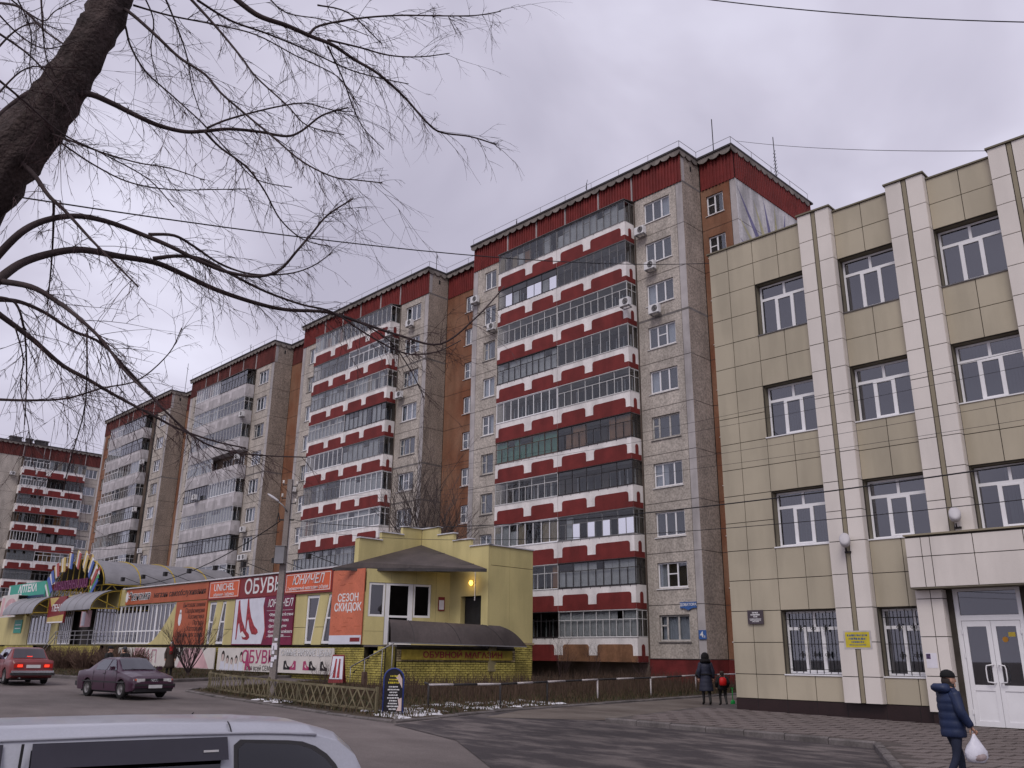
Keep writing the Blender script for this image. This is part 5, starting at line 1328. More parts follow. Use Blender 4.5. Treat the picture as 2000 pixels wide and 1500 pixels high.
B(Lc, 'rear_bumper', 'chrome', (-2.18, -2.04, -.76, .76, .46, .54)); B(Lc, 'bumper_rubber', 'bumper', (-2.19, -2.06, -.80, .80, .36, .455)); B(Lc, 'front_bumper', 'chrome', (2.04, 2.18, -.76, .76, .42, .54)); B(Lc, 'number_plate', 'plate', (-2.09, -2.08, -.26, .26, .64, .76)); B(Lc, 'exhaust', 'rimm', (-2.15, -1.9, .42, .47, .24, .29)); B(Lc, 'grille', 'black', (2.05, 2.07, -.36, .36, .58, .74))
B(Lc, 'high_brake_light', 'tailon', (-1.28, -1.22, -.10, .10, 1.045, 1.09))

# ---- silver estate parked in the foreground
M['silver'] = mat('dusty_silver_paint', (.36, .365, .41), .34, .05, 1.2, .04, 60, spec=.5, coat=.4)
M['visor'] = mat('smoked_visor', (.026, .024, .034), .22, .1, 3, spec=.5)
s_pos = Vector((-6.21, 2.08)); hs = math.atan2(-.97, -.24)
E_ = thing('estate_car', 'silver estate car in the foreground with dark wind deflectors', 'car', (s_pos.x, s_pos.y, g(s_pos.x, s_pos.y)), hs)
tab = [(-2.07, .62, .58, .62), (-2.05, .92, .87, .68), (-1.99, 1.14, 1.09, .645), (-1.90, 1.315, 1.26, .615), (-1.78, 1.415, 1.35, .60), (-1.60, 1.462, 1.395, .60), (-1.3, 1.482, 1.415, .605), (-.6, 1.495, 1.425, .615), (.3, 1.492, 1.42, .615), (.75, 1.455, 1.385, .61), (1.0, 1.38, 1.31, .61), (1.72, .98, .94, .70), (2.0, .84, .80, .68), (2.06, .6, .55, .62)]
tab = [(x*1.0, a, b, w_) for x, a, b, w_ in tab]
c = Car(tab, 1.68, .93, 2.49, .30, 1.28); c.roof = (1.42, .61); c.body(M['silver'], E_, .03); c.wheels(E_)
for sd in (1, -1):
    def rr_(pts): return pts
    c.side_win([(1.28, .98), (.20, .98), (.20, 1.36), (.78, 1.36)], E_, sd, M['carglassb'])
    c.side_win([(.06, .98), (-.97, .98), (-1.00, 1.37), (.06, 1.37)], E_, sd, M['carglassb'])
    q = [(-1.10, .98), (-1.10, 1.335), (-1.14, 1.365), (-1.40, 1.35)] + [(-1.40-.36*math.sin(t), 1.35-.30*(1-math.cos(t))) for t in [PI/2*i/6 for i in range(1, 7)]] + [(-1.84, .98)]
    c.side_win(q, E_, sd, M['carglassb'], .012)
    # rubber surround of the quarter glass, slightly larger behind it
    c.side_win([(x + (.025 if x > -1.2 else -.025), z + (.02 if z > 1.0 else -.02)) for x, z in q], E_, sd, M['bumper'], .006, 'window_seal')
    # wind deflectors: curved strips standing off the door tops
    for xa, xb in ((-1.03, .055), (.20, .98)):
        rows = []
        for k in range(5):
            t = k/4; z = 1.405 - .125*t
            rows.append([(x, sd*(c.side_y(x, min(z, 1.42)) + .020 + .035*t), z - (.0 if abs(x-(xa+xb)/2) < (xb-xa)*.45 else .0)) for x in [xa + (xb-xa)*i/10 for i in range(11)]])
        m = MB(); m.smooth(); m.loft(rows, closed=False, cap=False); m.build('wind_deflector', M['visor'], E_)
        B(E_, 'deflector_mark', 'plate', ((xa+.06 if xa < 0 else xa+.08), (xa+.15 if xa < 0 else xa+.16), sd*(c.side_y(0, 1.33)+.046), sd*(c.side_y(0, 1.33)+.050), 1.325, 1.337))
    B(E_, 'door_seam', 'black', (.10, .115, sd*(c.side_y(0, 1.20)-.0), sd*(c.side_y(0, 1.20)+.004), 1.0, 1.41))
    B(E_, 'mirror', M['silver'], (1.05, 1.2, sd*.84, sd*1.02, .98, 1.14)); B(E_, 'headlight', 'lens', (1.96, 2.06, sd*.40, sd*.68, .62, .76)); B(E_, 'tail_light', 'tail', (-2.07, -1.98, sd*.56, sd*.70, .70, 1.05)); B(E_, 'door_handle', 'bumper', (-.9, -.75, sd*.845, sd*.86, .86, .89))
    # roof gutter line and the joint over the rear door
    m = MB(); m.smooth(); m.tube([(x, sd*(lerp_tab(tab, x)[2]+.006), lerp_tab(tab, x)[1]+.004) for x in [-1.62+i*.2 for i in range(12)]], .009, 5); m.build('roof_gutter', M['silver'], E_)
    m = MB(); pts = []
    for k in range(7):
        t = k/6; zc, ze, we = lerp_tab(tab, -1.06); ang = t; y = we*(.80 + .20*t) + (.012 if t > .9 else 0); z = zc - (zc-ze)*(.12 + .88*t**1.6) + .004; pts.append((-1.06, sd*y, z))
    m.tube(pts, .005, 4); m.build('roof_joint', M['black'], E_)
c.end_glass(1.70, 1.0, .66, 1.02, 1.37, .56, E_, 'windscreen', mt=M['carglassb']); c.end_glass(-2.02, 1.02, .58, -1.90, 1.28, .52, E_, 'rear_window', mt=M['carglassb'])
B(E_, 'front_bumper', 'bumper', (1.98, 2.14, -.78, .78, .34, .56)); B(E_, 'rear_bumper', 'bumper', (-2.14, -1.98, -.78, .78, .36, .58)); B(E_, 'number_plate', 'plate', (-2.09, -2.075, -.26, .26, .70, .81))
# ------------------------------------------------------------------ people
def cloth(name, col, rough=.85, var=.12, sc=6): return mat(name, col, rough, var, sc, .08, 60)
M['navyjacket'] = mat('navy_quilted_jacket', (.010, .020, .062), .55, .18, 5, .1, 60, spec=.4)
M['jeans'] = cloth('dark_jeans', (.016, .020, .040)); M['shoes'] = cloth('black_shoes', (.012, .011, .011), .5)
M['beanie'] = cloth('black_knit', (.008, .008, .009)); M['navycoat'] = mat('navy_long_coat', (.022, .024, .042), .6, .15, 5, .1, 50)
M['fur'] = mat('black_fur', (.012, .010, .011), .95, .4, 25, .3, 90, 1.0, 120); M['darkcloth'] = cloth('dark_cloth', (.020, .019, .020)); M['browncoat'] = cloth('brown_coat', (.048, .034, .028))
M['lilac'] = cloth('lilac_coat', (.15, .12, .19)); M['greyhat'] = cloth('grey_knit', (.05, .05, .055)); M['whitehat'] = cloth('white_knit', (.5, .48, .48)); M['scarf'] = cloth('red_scarf', (.30, .02, .02))
M['backpack'] = mat('red_backpack', (.55, .012, .012), .5, .1, 6); M['greenplastic'] = mat('green_plastic', (.01, .30, .06), .4, .1, 5)
M['bag'] = mat('white_carrier_bag', (.60, .59, .66), .45, .06, 6, .05, 40); M['bagfill'] = mat('bag_contents', (.30, .24, .24), .7, .3, 9)
M['eyes'] = mat('eye_dark', (.02, .015, .012), .4); M['lips'] = mat('lips', (.30, .12, .10), .6)

def skin_body(J, E, root, sub=2):
    names = list(J); me = bpy.data.meshes.new('person'); me.from_pydata([J[n][0] for n in names], [(names.index(a), names.index(b)) for a, b in E], [])
    o = bpy.data.objects.new('tmp', me); COL.objects.link(o)
    o.modifiers.new('k', 'SKIN'); o.modifiers['k'].use_smooth_shade = True
    sv = me.skin_vertices[0].data
    for i, n in enumerate(names):
        r = J[n][1]; sv[i].radius = r if hasattr(r, '__len__') else (r, r); sv[i].use_root = (n == root)
    s_ = o.modifiers.new('s', 'SUBSURF'); s_.levels = sub; s_.render_levels = sub
    dg = bpy.context.evaluated_depsgraph_get(); dg.update()
    m2 = bpy.data.meshes.new_from_object(o.evaluated_get(dg)); bpy.data.objects.remove(o); bpy.data.meshes.remove(me)
    return m2
def rings_loft(m, cs, n=20, quilt=0.0, nq=1):
    """cs: rows (x, y, z, rx, ry)"""
    R = []
    for i in range(len(cs)-1):
        a, b = cs[i], cs[i+1]
        for k in range(nq):
            t = k/nq; q = [p+(r-p)*t for p, r in zip(a, b)]; f = 1 + quilt*math.sin(PI*t)**.5 if nq > 1 else 1
            R.append([(q[0]+q[3]*f*math.cos(2*PI*j/n), q[1]+q[4]*f*math.sin(2*PI*j/n), q[2]) for j in range(n)])
    q = cs[-1]; R.append([(q[0]+q[3]*math.cos(2*PI*j/n), q[1]+q[4]*math.sin(2*PI*j/n), q[2]) for j in range(n)])
    m.smooth().loft(R)
def hand(m, w_, d, s=1.0, curl=.5, side=1):
    """palm and five bent fingers from wrist w_ along direction d"""
    w_ = Vector(w_); d = Vector(d).normalized(); side_v = d.cross(Vector((0, 1, 0))).normalized(); nrm = side_v.cross(d).normalized()
    m.smooth().tube([w_, w_+d*.05*s, w_+d*.09*s], [(.026*s, .016*s), (.040*s, .017*s), (.038*s, .015*s)], 10)
    for k, (o_, l) in enumerate(((-.030, .062), (-.010, .074), (.011, .070), (.031, .055))):
        b = w_ + d*.085*s + side_v*o_*s; c1 = b + d*l*.5*s; c2 = c1 + (d*(1-curl) + nrm*curl*-side)*l*.45*s; c3 = c2 + (d*(.4-curl) - nrm*side*curl)*l*.35*s
        m.tube([b, c1, c2, c3], [.0095*s, .009*s, .0085*s, .006*s], 7)
    b = w_ + d*.03*s + side_v*-.032*s; m.tube([b, b + (d*.6 - side_v*.7)*.035*s, b + (d*1.0 - side_v*.75)*.062*s], [.011*s, .010*s, .007*s], 7)
def person(label, loc, rz, h=1.72, top='darkcloth', legs='jeans', hat=None, hair='hair', coat='jacket', stride=.0, arms=((.02, .0), (.02, .0)), group=None, lean=0.0, hatm='beanie', quilt=.0, z=None, gait=0):
    s = h/1.72; P = thing('person', label, 'person', (loc[0], loc[1], (g(*loc) if z is None else z)), rz, group)
    st = stride
    J = {'pel': ((0, 0, .93*s), (.13*s, .10*s)), 'spi': ((.01+lean*.1, 0, 1.14*s), (.12*s, .10*s)), 'che': ((.01+lean*.22, 0, 1.36*s), (.15*s, .105*s)), 'nec': ((.02+lean*.3, 0, 1.50*s), .055*s), 'hd0': ((.035+lean*.34, 0, 1.575*s), .07*s), 'hd1': ((.03+lean*.34, 0, 1.64*s), .085*s)}
    E = [('pel', 'spi'), ('spi', 'che'), ('che', 'nec'), ('nec', 'hd0'), ('hd0', 'hd1')]
    for sd, t in ((1, 'l'), (-1, 'r')):
        f = st*sd
        J['hip'+t] = ((.0, sd*.09*s, .86*s), .095*s); J['kne'+t] = ((.04+f*.55, sd*.10*s, .50*s), .062*s); J['ank'+t] = ((-.02+f*1.0-(.06 if f < 0 else 0), sd*.10*s, (.10+(.07 if f < -.05 else 0))*s), .045*s); J['toe'+t] = ((.14+f*1.0-(.06 if f < 0 else 0), sd*.11*s, .045*s), .042*s)
        ax, ay = arms[0 if sd > 0 else 1]
        J['sho'+t] = ((.0+lean*.22, sd*.18*s, 1.42*s), .065*s); J['elb'+t] = ((-.02+ax*.6+lean*.1, sd*(.24+ay*.4)*s, 1.15*s), .047*s); J['wri'+t] = ((.04+ax*1.6, sd*(.23+ay)*s, (.93+abs(ax)*.3)*s), .032*s)
        E += [('pel', 'hip'+t), ('hip'+t, 'kne'+t), ('kne'+t, 'ank'+t), ('ank'+t, 'toe'+t), ('che', 'sho'+t), ('sho'+t, 'elb'+t), ('elb'+t, 'wri'+t)]
    me = skin_body(J, E, 'pel')
    for k in (legs, top, 'skin', 'shoes'): me.materials.append(M[k])
    for p in me.polygons:
        c_ = p.center
        p.material_index = 3 if c_.z < .10*s else 0 if c_.z < .92*s and abs(c_.y) < .2*s else 2 if c_.z > 1.49*s else 1
        p.use_smooth = True
    b_ = link(me, 'body', P)
    # head: skull, nose, ears, eyes, mouth
    hx, hz = .045*s+lean*.34, 1.60*s
    m = MB(); m.smooth(); m.ball((hx-.005, 0, hz+.01), .098*s, .078*s, .122*s, 18, 12); m.ball((hx+.095*s, 0, hz-.012), .022*s, .016*s, .026*s, 8, 6); m.ball((hx+.05*s, 0, hz-.085*s), .045*s, .045*s, .04*s, 10, 6)
    for sd in (1, -1): m.ball((hx-.01, sd*.078*s, hz-.005), .022*s, .010*s, .034*s, 8, 6)
    m.build('head', M['skin'], P)
    m = MB()
    for sd in (1, -1): m.ball((hx+.078*s, sd*.032*s, hz+.018*s), .012*s, .014*s, .008*s, 8, 5)
    m.build('eyes', M['eyes'], P); MB().ball((hx+.083*s, 0, hz-.058*s), .014*s, .026*s, .008*s, 8, 5).build('mouth', M['lips'], P)
    if hat:
        m = MB(); rows = [(hx-.012, 0, hz+.035*s, .110*s, .090*s), (hx-.014, 0, hz+.06*s, .114*s, .094*s), (hx-.016, 0, hz+.10*s, .104*s, .086*s), (hx-.02, 0, hz+.135*s, .074*s, .062*s), (hx-.02, 0, hz+.155*s, .02*s, .02*s)]
        rings_loft(m, rows, 18); m.build('hat', M[hatm], P)
        MB().smooth().ball((hx-.035*s, 0, hz-.02*s), .085*s, .082*s, .085*s, 14, 8).build('hair', M[hair], P)
    else: MB().smooth().ball((hx-.025*s, 0, hz+.03*s), .105*s, .09*s, .12*s, 14, 9).build('hair', M[hair], P)
    # outer garment
    ln = {'jacket': .78, 'coat': .48}[coat]; m = MB(); L0 = lean
    rows = []
    zs = [ln, .90, 1.02, 1.14, 1.26, 1.36, 1.44, 1.50]
    if coat == 'coat': zs = [ln, .62, .76, .90, 1.02, 1.14, 1.26, 1.36, 1.44, 1.50]
    for q in zs:
        rx = {1.50: .075, 1.44: .105, 1.36: .145, 1.26: .155}.get(q, .150 if coat == 'jacket' else .15 + (1.0-min(q, 1.0))*.10); ry = {1.50: .085, 1.44: .175, 1.36: .205, 1.26: .205}.get(q, .195 if coat == 'jacket' else .19 + (1.0-min(q, 1.0))*.12)
        rows.append((.01+L0*.22*max(0, (q-.9)/.46), 0, q*s, rx*s*1.08, ry*s))
    rings_loft(m, rows, 22, quilt, 5 if quilt else 1); m.build('coat' if coat == 'coat' else 'jacket', M[top], P)
    for sd, t in ((1, 'l'), (-1, 'r')):
        pts = [Vector(J['sho'+t][0]) + Vector((0, -sd*.02, .0)), Vector(J['elb'+t][0]), Vector(J['wri'+t][0])]
        path = [pts[0].lerp(pts[1], k/6) for k in range(6)] + [pts[1].lerp(pts[2], k/6) for k in range(7)]; rad = []
        for k in range(13): rad.append((.088 - .034*k/12)*s*(1 + (quilt*.7 if k % 2 else 0)))
        m = MB(); m.smooth().tube(path, rad, 12); m.build('sleeve', M[top], P)
        m = MB(); d = (pts[2]-pts[1]).normalized(); hand(m, pts[2], d, s*1.05, .55, sd); m.build('hand', M['skin'], P)
    return P, J, s

RZ = math.atan2(CR.y, CR.x); AWAY = math.atan2(CF.y, CF.x)
mp_ = (-4.98, 14.64)
P, J, s = person('man in a navy quilted jacket and black beanie carrying a carrier bag', mp_, RZ+.08, 1.70, 'navyjacket', 'jeans', True, stride=.16, arms=((.08, .0), (.06, .03)), quilt=.06, z=g(*mp_)-.02)
m = MB(); m.smooth(); rings_loft(m, [(-.07, 0, 1.40, .10, .15), (-.10, 0, 1.44, .13, .17), (-.11, 0, 1.49, .13, .16), (-.10, 0, 1.53, .09, .12)], 16); m.build('hood', M['navyjacket'], P)
m = MB(); rings_loft(m, [(.02, 0, 1.45, .085, .09), (.025, 0, 1.50, .082, .085), (.03, 0, 1.53, .078, .08)], 16); m.build('collar', M['darkcloth'], P)
# carrier bag hanging from the near hand
wr_ = P.matrix_basis @ Vector((J['wrir'][0][0]+.03, J['wrir'][0][1], J['wrir'][0][2]-.10))
bg_ = thing('carrier_bag', 'white plastic carrier bag hanging from the walking man hand', 'bag', (wr_.x, wr_.y, wr_.z-.40), RZ+.1)
m = MB(); rng = random.Random(3); R = []
for z, rx, ry in ((0, .07, .05), (.015, .13, .085), (.08, .165, .11), (.16, .16, .105), (.23, .125, .08), (.30, .07, .045), (.36, .034, .022), (.40, .018, .012)):
    R.append([(rx*math.cos(t)*(1+.08*math.sin(5*t+z*30)), ry*math.sin(t)*(1+.10*math.sin(4*t+z*50)), z) for t in [2*PI*i/24 for i in range(24)]])
m.smooth().loft(R); m.build('sack', M['bag'], bg_)
m = MB(); m.smooth().ball((0, -.05, .09), .12, .07, .075, 14, 8); m.build('contents', M['bagfill'], bg_)
m = MB(); m.smooth().tube([(.0, 0, .38), (.012, 0, .43), (.0, 0, .46), (-.012, 0, .43), (0, 0, .385)], .008, 6); m.build('handle', M['bag'], bg_)
# woman and child walking away
P, J, s = person('woman in a long navy coat with fur hood walking away', (-17.35, 27.5), AWAY, 1.68, 'navycoat', 'shoes', False, 'fur', 'coat', .05, arms=((.0, .02), (.0, .04)), quilt=.03)
m = MB(); m.smooth().ball((-.01, 0, 1.60), .145, .14, .165, 18, 12); m.build('hood', M['fur'], P)
m = MB(); m.smooth(); rings_loft(m, [(-.02, 0, 1.42, .16, .19), (-.03, 0, 1.48, .17, .18), (-.03, 0, 1.54, .14, .15)], 18); m.build('fur_collar', M['fur'], P)
m = MB(); m.smooth().tube([(.05, .24, 1.18), (.06, .27, 1.02), (.05, .26, .92)], [.06, .09, .07], 10); m.build('handbag', M['shoes'], P)
MB().box(-.175, .17, -.20, .20, 1.015, 1.045).build('belt', M['shoes'], P)
P, J, s = person('small child in dark clothes beside the woman with fur hood', (-16.98, 27.95), AWAY, 1.12, 'darkcloth', 'shoes', True, 'hair', 'jacket', .04, hatm='browncoat')
P.scale = (1.25, 1.3, 1.0)
bpy.context.view_layer.update()
bp = thing('backpack', 'bright red backpack on the child back', 'backpack', (*(P.matrix_basis @ Vector((-.16, .02, .78))).xy, P.location.z+.66), AWAY)
m = MB(); m.smooth(); rings_loft(m, [(0, 0, 0, .045, .09), (-.01, 0, .03, .075, .125), (-.01, 0, .15, .08, .13), (0, 0, .24, .065, .11), (.01, 0, .28, .03, .06)], 16); m.build('sack', M['backpack'], bp)
m = MB(); m.smooth().tube([(.01, 0, .28), (-.02, .0, .31), (.02, 0, .31)], .01, 5); m.build('loop', M['shoes'], bp)
sp = thing('toy_shovel', 'green plastic toy shovel standing beside the small child', 'toy', (*(P.matrix_basis @ Vector((.02, -.26, 0))).xy, P.location.z), AWAY)
m = MB(); m.smooth().tube([(0, 0, .15), (.01, 0, .58)], .014, 7); m.build('shaft', M['greenplastic'], sp)
m = MB(); m.smooth(); rings_loft(m, [(0, 0, .0, .012, .05), (0, 0, .06, .03, .085), (0, 0, .15, .03, .075), (0, 0, .20, .015, .02)], 12); m.build('blade', M['greenplastic'], sp)
m = MB(); m.bar((.01, -.05, .58), (.01, .05, .58), .022); m.build('grip', M['greenplastic'], sp)
# bystanders
TOCAM = AWAY + PI
P, J, s = person('person in a brown coat with red scarf standing by the bare bush', (-43.1, 20.1), TOCAM+.3, 1.70, 'browncoat', 'darkcloth', True, 'hair', 'coat', .0, hatm='whitehat')
m = MB(); rings_loft(m, [(.03, 0, 1.36, .13, .12), (.03, 0, 1.44, .12, .13), (.02, 0, 1.50, .09, .09)], 14); m.box(.14, .17, -.06, .07, 1.12, 1.40); m.build('scarf', M['scarf'], P)
person('man in a black cap with an open dark jacket talking behind the plum car', (-36.15, 14.35), RZ, 1.62, 'darkcloth', 'darkcloth', True, 'hair', 'jacket', .03, z=.26)
person('hooded figure in black turned to the man in the cap', (-35.55, 14.75), RZ+PI-.3, 1.60, 'darkcloth', 'darkcloth', True, 'hair', 'jacket', .0, z=.26, hatm='greyhat', lean=.15)
person('person in a lilac coat walking past the red saloon', (-43.9, 11.75), PI-.2, 1.66, 'lilac', 'darkcloth', True, 'hair', 'coat', .10, hatm='lilac')
person('person in dark clothes cut by the frame beside the lilac coat', (-43.4, 10.95), PI-.2, 1.70, 'darkcloth', 'darkcloth', True, 'hair', 'jacket', .10)
# ------------------------------------------------------------------ fences, poles, wires, boards
M['fencewood'] = mat('weathered_olive_fence', (.165, .14, .085), .9, .25, 3, .15, 25, stain=.25)
M['railw'] = mat('chipped_white_paint', (.46, .42, .42), .75, .12, 4, .15, 25, stain=.2)
M['railk'] = mat('black_rail_paint', (.03, .027, .028), .7, .2, 5)
M['concrete'] = mat('pole_concrete', (.22, .19, .178), .95, .12, 1.2, .14, 20, .3, 40, stain=.2)
M['wire'] = mat('cable_black', (.015, .013, .015), .7, .1, 5)
# crossed-slat fence along the verge
FX = [Vector((-33.05, 17.05)), Vector((-31.2, 16.55)), Vector((-29.1, 16.25)), Vector((-26.9, 15.98)), Vector((-24.7, 15.72)), Vector((-22.6, 15.60)), Vector((-20.45, 15.55))]
for k, (a, b) in enumerate(zip(FX[:-1], FX[1:])):
    nm = ('first', 'second', 'third', 'fourth', 'fifth', 'last')[k]
    o = thing('lattice_fence', '%s section of the crossed slat fence counted from the plum car' % nm, 'fence', (a.x, a.y, g(a.x, a.y)+.0), math.atan2((b-a).y, (b-a).x), 'crossed slat fence sections')
    L = (b-a).length; dz = g(b.x, b.y)-g(a.x, a.y); sl = dz/L
    m = MB(); m.bar((0, .045, -.1), (0, .045, .74), .07); m.build('post', M['fencewood'], o)
    if k == 5: MB().bar((L, .045, -.1+dz), (L, .045, .74+dz), .07).build('post', M['fencewood'], o)
    for z in (.14, .66): MB().bar((0, 0, z), (L, 0, z+dz), .03, .06).build('rail', M['fencewood'], o)
    n = 5; w_ = L/n
    me1 = MB().bar((.02, -.022, .14), (w_*.92, -.022, .66), .012, .045).mesh('slat', M['fencewood']); me2 = MB().bar((w_*.92, -.036, .14), (.02, -.036, .66), .012, .045).mesh('slat', M['fencewood'])
    for i in range(n):
        for me_ in (me1, me2):
            q = link(me_, 'slat', o, (i*w_+w_*.04, 0, sl*i*w_)); q.rotation_euler = (0, random.uniform(-.04, .04), 0)
# low barrier rail with black and white sections
LR = [(-20.95, 17.9), (-20.3, 20.3), (-20.75, 23.0), (-21.15, 26.2), (-21.35, 29.8), (-22.1, 34.2), (-22.4, 40)]
o = thing('barrier_rail', 'low black and white painted pipe barrier along the verge kerb', 'barrier', (-20.6, 18.0, g(-20.6, 18)))
def lb(mb, name, mt): return mb.build(name, M[mt], o, tuple(-c_ for c_ in o.location))
for i, ((ax, ay), (bx, by)) in enumerate(zip(LR[:-1], LR[1:])):
    za, zb = g(ax, ay)+.72, g(bx, by)+.72
    n = 3
    for k in range(n):
        p, q = Vector((ax, ay, za)).lerp(Vector((bx, by, zb)), k/n), Vector((ax, ay, za)).lerp(Vector((bx, by, zb)), (k+1)/n)
        lb(MB().smooth().tube([p, q], .032, 8), 'rail_length', 'railk' if (i*3+k) % 2 else 'railw')
    lb(MB().smooth().tube([(ax, ay, za-.85), (ax, ay, za)], .030, 8), 'post', 'railk' if i < 3 else 'railw')
lb(MB().smooth().tube([(-21.6, 18.3, g(-21.6, 18.3)+.74), (-20.95, 17.9, g(-20.95, 17.9)+.74)], .035, 8), 'rail_length', 'railk')
# menu board with a blue hoop
bx_, by_ = -19.88, 15.72
o = thing('menu_board', 'arched black advertising board with a blue frame at the fence end', 'sign', (bx_, by_, g(bx_, by_)+.02), math.radians(47))
W_, H_ = .27, 1.22
hoop = [(-W_, 0, 0), (-W_, 0, H_-W_)] + [(W_*math.cos(PI-PI*i/12), 0, H_-W_+W_*math.sin(PI-PI*i/12)) for i in range(1, 13)] + [(W_, 0, 0)]
M['hoopblue'] = mat('blue_steel', (.03, .05, .20), .5, .1, 4); M['menublack'] = mat('menu_black', (.012, .010, .012), .5, .1, 4)
MB().smooth().tube(hoop, .022, 8).build('frame', M['hoopblue'], o)
MB().prism([(x*.93, .01, max(.10, z*.985)) for x, y, z in hoop], (0, -.015, 0)).build('panel', M['menublack'], o)
scr = [(1.02, .20, .05), (.93, .26, .04), (.85, .30, .05)]
q0 = [(.74-.072*i, .26+.06*math.sin(i*2.1), .038) for i in range(9)]
scrawl(o, -.007, [(z, w_, h_) for z, w_, h_ in scr], M['notice'], 3)
scrawl(o, -.007, q0, M['inkw'], 4)
MB().prism([(.05+.08*t, -.0075, z) for t, z in ((0, 1.0), (1.2, 1.08), (2.2, .95), (2.35, .70), (1.7, .80), (1.0, .88))], (0, .002, 0)).build('print', M['printskin'], o)
MB().prism([(.05+.08*t, -.0075, z) for t, z in ((1.0, .42), (2.3, .46), (2.35, .12), (.6, .12), (1.4, .26))], (0, .002, 0)).build('print', M['printskin'], o)
# small red sandwich board
ax_, ay_ = -33.9, 23.6
o = thing('sandwich_board', 'small red framed sandwich board by the shop stair', 'sign', (ax_, ay_, g(ax_, ay_)+.11), math.radians(38))
for sd in (1, -1):
    m = MB(); a = Vector((0, sd*.24, 0)); t = Vector((0, sd*.02, 1.20)); w_ = .34
    m.add([a+Vector((-w_, 0, 0)), a+Vector((w_, 0, 0)), t+Vector((w_*.8, 0, 0)), t+Vector((-w_*.8, 0, 0)), a+Vector((-w_, -.02*sd, 0)), a+Vector((w_, -.02*sd, 0)), t+Vector((w_*.8, -.02*sd, 0)), t+Vector((-w_*.8, -.02*sd, 0))], [(0,1,2,3), (7,6,5,4), (0,4,5,1), (1,5,6,2), (2,6,7,3), (3,7,4,0)])
    m.build('leaf', M['sred'], o)
m = MB(); a = Vector((0, -.232, .06)); t = Vector((0, -.036, 1.13)); n_ = Vector((0, -.012, 0))
P_ = lambda u, v: a.lerp(t, v) + n_ + Vector((u*(.30-.06*v), 0, 0))
m.prism([P_(-1, .1), P_(1, .1), P_(1, 1), P_(-1, 1)], (0, -.004, 0)); m.build('print', M['spale'], o)
m = MB()
for c_ in (-.35, .3): m.prism([P_(c_-.2, .15) + n_, P_(c_+.25, .15) + n_, P_(c_+.2, .9) + n_, P_(c_-.05, .9) + n_], (0, -.003, 0))
m.build('print', M['shoe'], o)
# concrete lamp pole
px_, py_ = -28.05, 16.85; gz_ = g(px_, py_)+.1
o = thing('lamp_pole', 'square concrete pole with street lamp and grey box behind the fence', 'lamp pole', (px_, py_, gz_), math.radians(40))
MB().loft([[(-.115, -.10, -.3), (.115, -.10, -.3), (.115, .10, -.3), (-.115, .10, -.3)], [(-.085, -.075, 7.55), (.085, -.075, 7.55), (.085, .075, 7.55), (-.085, .075, 7.55)]]).build('pole', M['concrete'], o)
MB().box(-.22, .12, -.36, -.10, 4.45, 5.05).build('meter_box', M['greymetal'], o); MB().box(-.24, .14, -.38, -.10, 5.05, 5.07).build('box_lid', M['fgrey'], o)
m = MB(); m.smooth().tube([(0, -.1, 6.35), (-.14, -.16, 6.55), (-.35, -.2, 6.72)], .022, 7); m.build('lamp_arm', M['rail'], o)
m = MB(); R = []
for t, w_, h_ in ((0, .03, .03), (.08, .06, .05), (.25, .10, .06), (.42, .09, .05), (.5, .03, .02)): R.append([(-.30-t*.9, -.2 + w_*math.cos(q), 6.70+t*.55 + h_*math.sin(q)) for q in [2*PI*i/12 for i in range(12)]])
m.smooth().loft(R); m.build('lamp_head', M['lampgrey'], o)
for z, sd in ((7.35, -1), (7.3, 1), (6.85, -1), (6.65, 1)):
    m = MB(); m.bar((0, 0, z), (sd*.26, 0, z), .03); m.smooth().tube([(sd*.26, 0, z-.03), (sd*.27, 0, z+.04), (sd*.26, 0, z+.14)], .012, 5); m.build('crossarm', M['black'], o)
    m = MB(); m.smooth().tube([(sd*.26, 0, z+.05), (sd*.26, 0, z+.08), (sd*.26, 0, z+.12), (sd*.26, 0, z+.17)], [.035, .045, .03, .04], 8); m.build('insulator', M['scream'], o)
MB().bar((-.32, 0, 6.05), (.25, 0, 6.05), .05).bar((-.28, 0, 6.05), (-.36, .02, 6.32), .03).bar((-.36, .02, 6.32), (-.40, 0, 5.9), .02).build('bracket', M['black'], o)
m = MB(); rng = random.Random(5)
for i in range(9):
    z = .9+rng.uniform(0, .95); x = rng.uniform(-.12, .02); m.box(x, x+rng.uniform(.06, .12), -.118-.001*i, -.112-.001*i, z, z+rng.uniform(.08, .16))
m.build('pasted_notes', M['paper'], o)['kind'] = 'stuff'
# slender pole at the far left edge
o = thing('concrete_pole', 'slender concrete pole in front of the pharmacy at the edge', 'pole', (-66.2, 17.6, g(-66.2, 17.6)))
MB().loft([[(-.16, -.14, -.3), (.16, -.14, -.3), (.16, .14, -.3), (-.16, .14, -.3)], [(-.11, -.1, 9.4), (.11, -.1, 9.4), (.11, .1, 9.4), (-.11, .1, 9.4)]]).build('pole', M['concrete'], o)
for z in (9.0, 8.3, 7.4): MB().bar((-.5, 0, z), (.5, 0, z), .05).build('crossarm', M['black'], o)
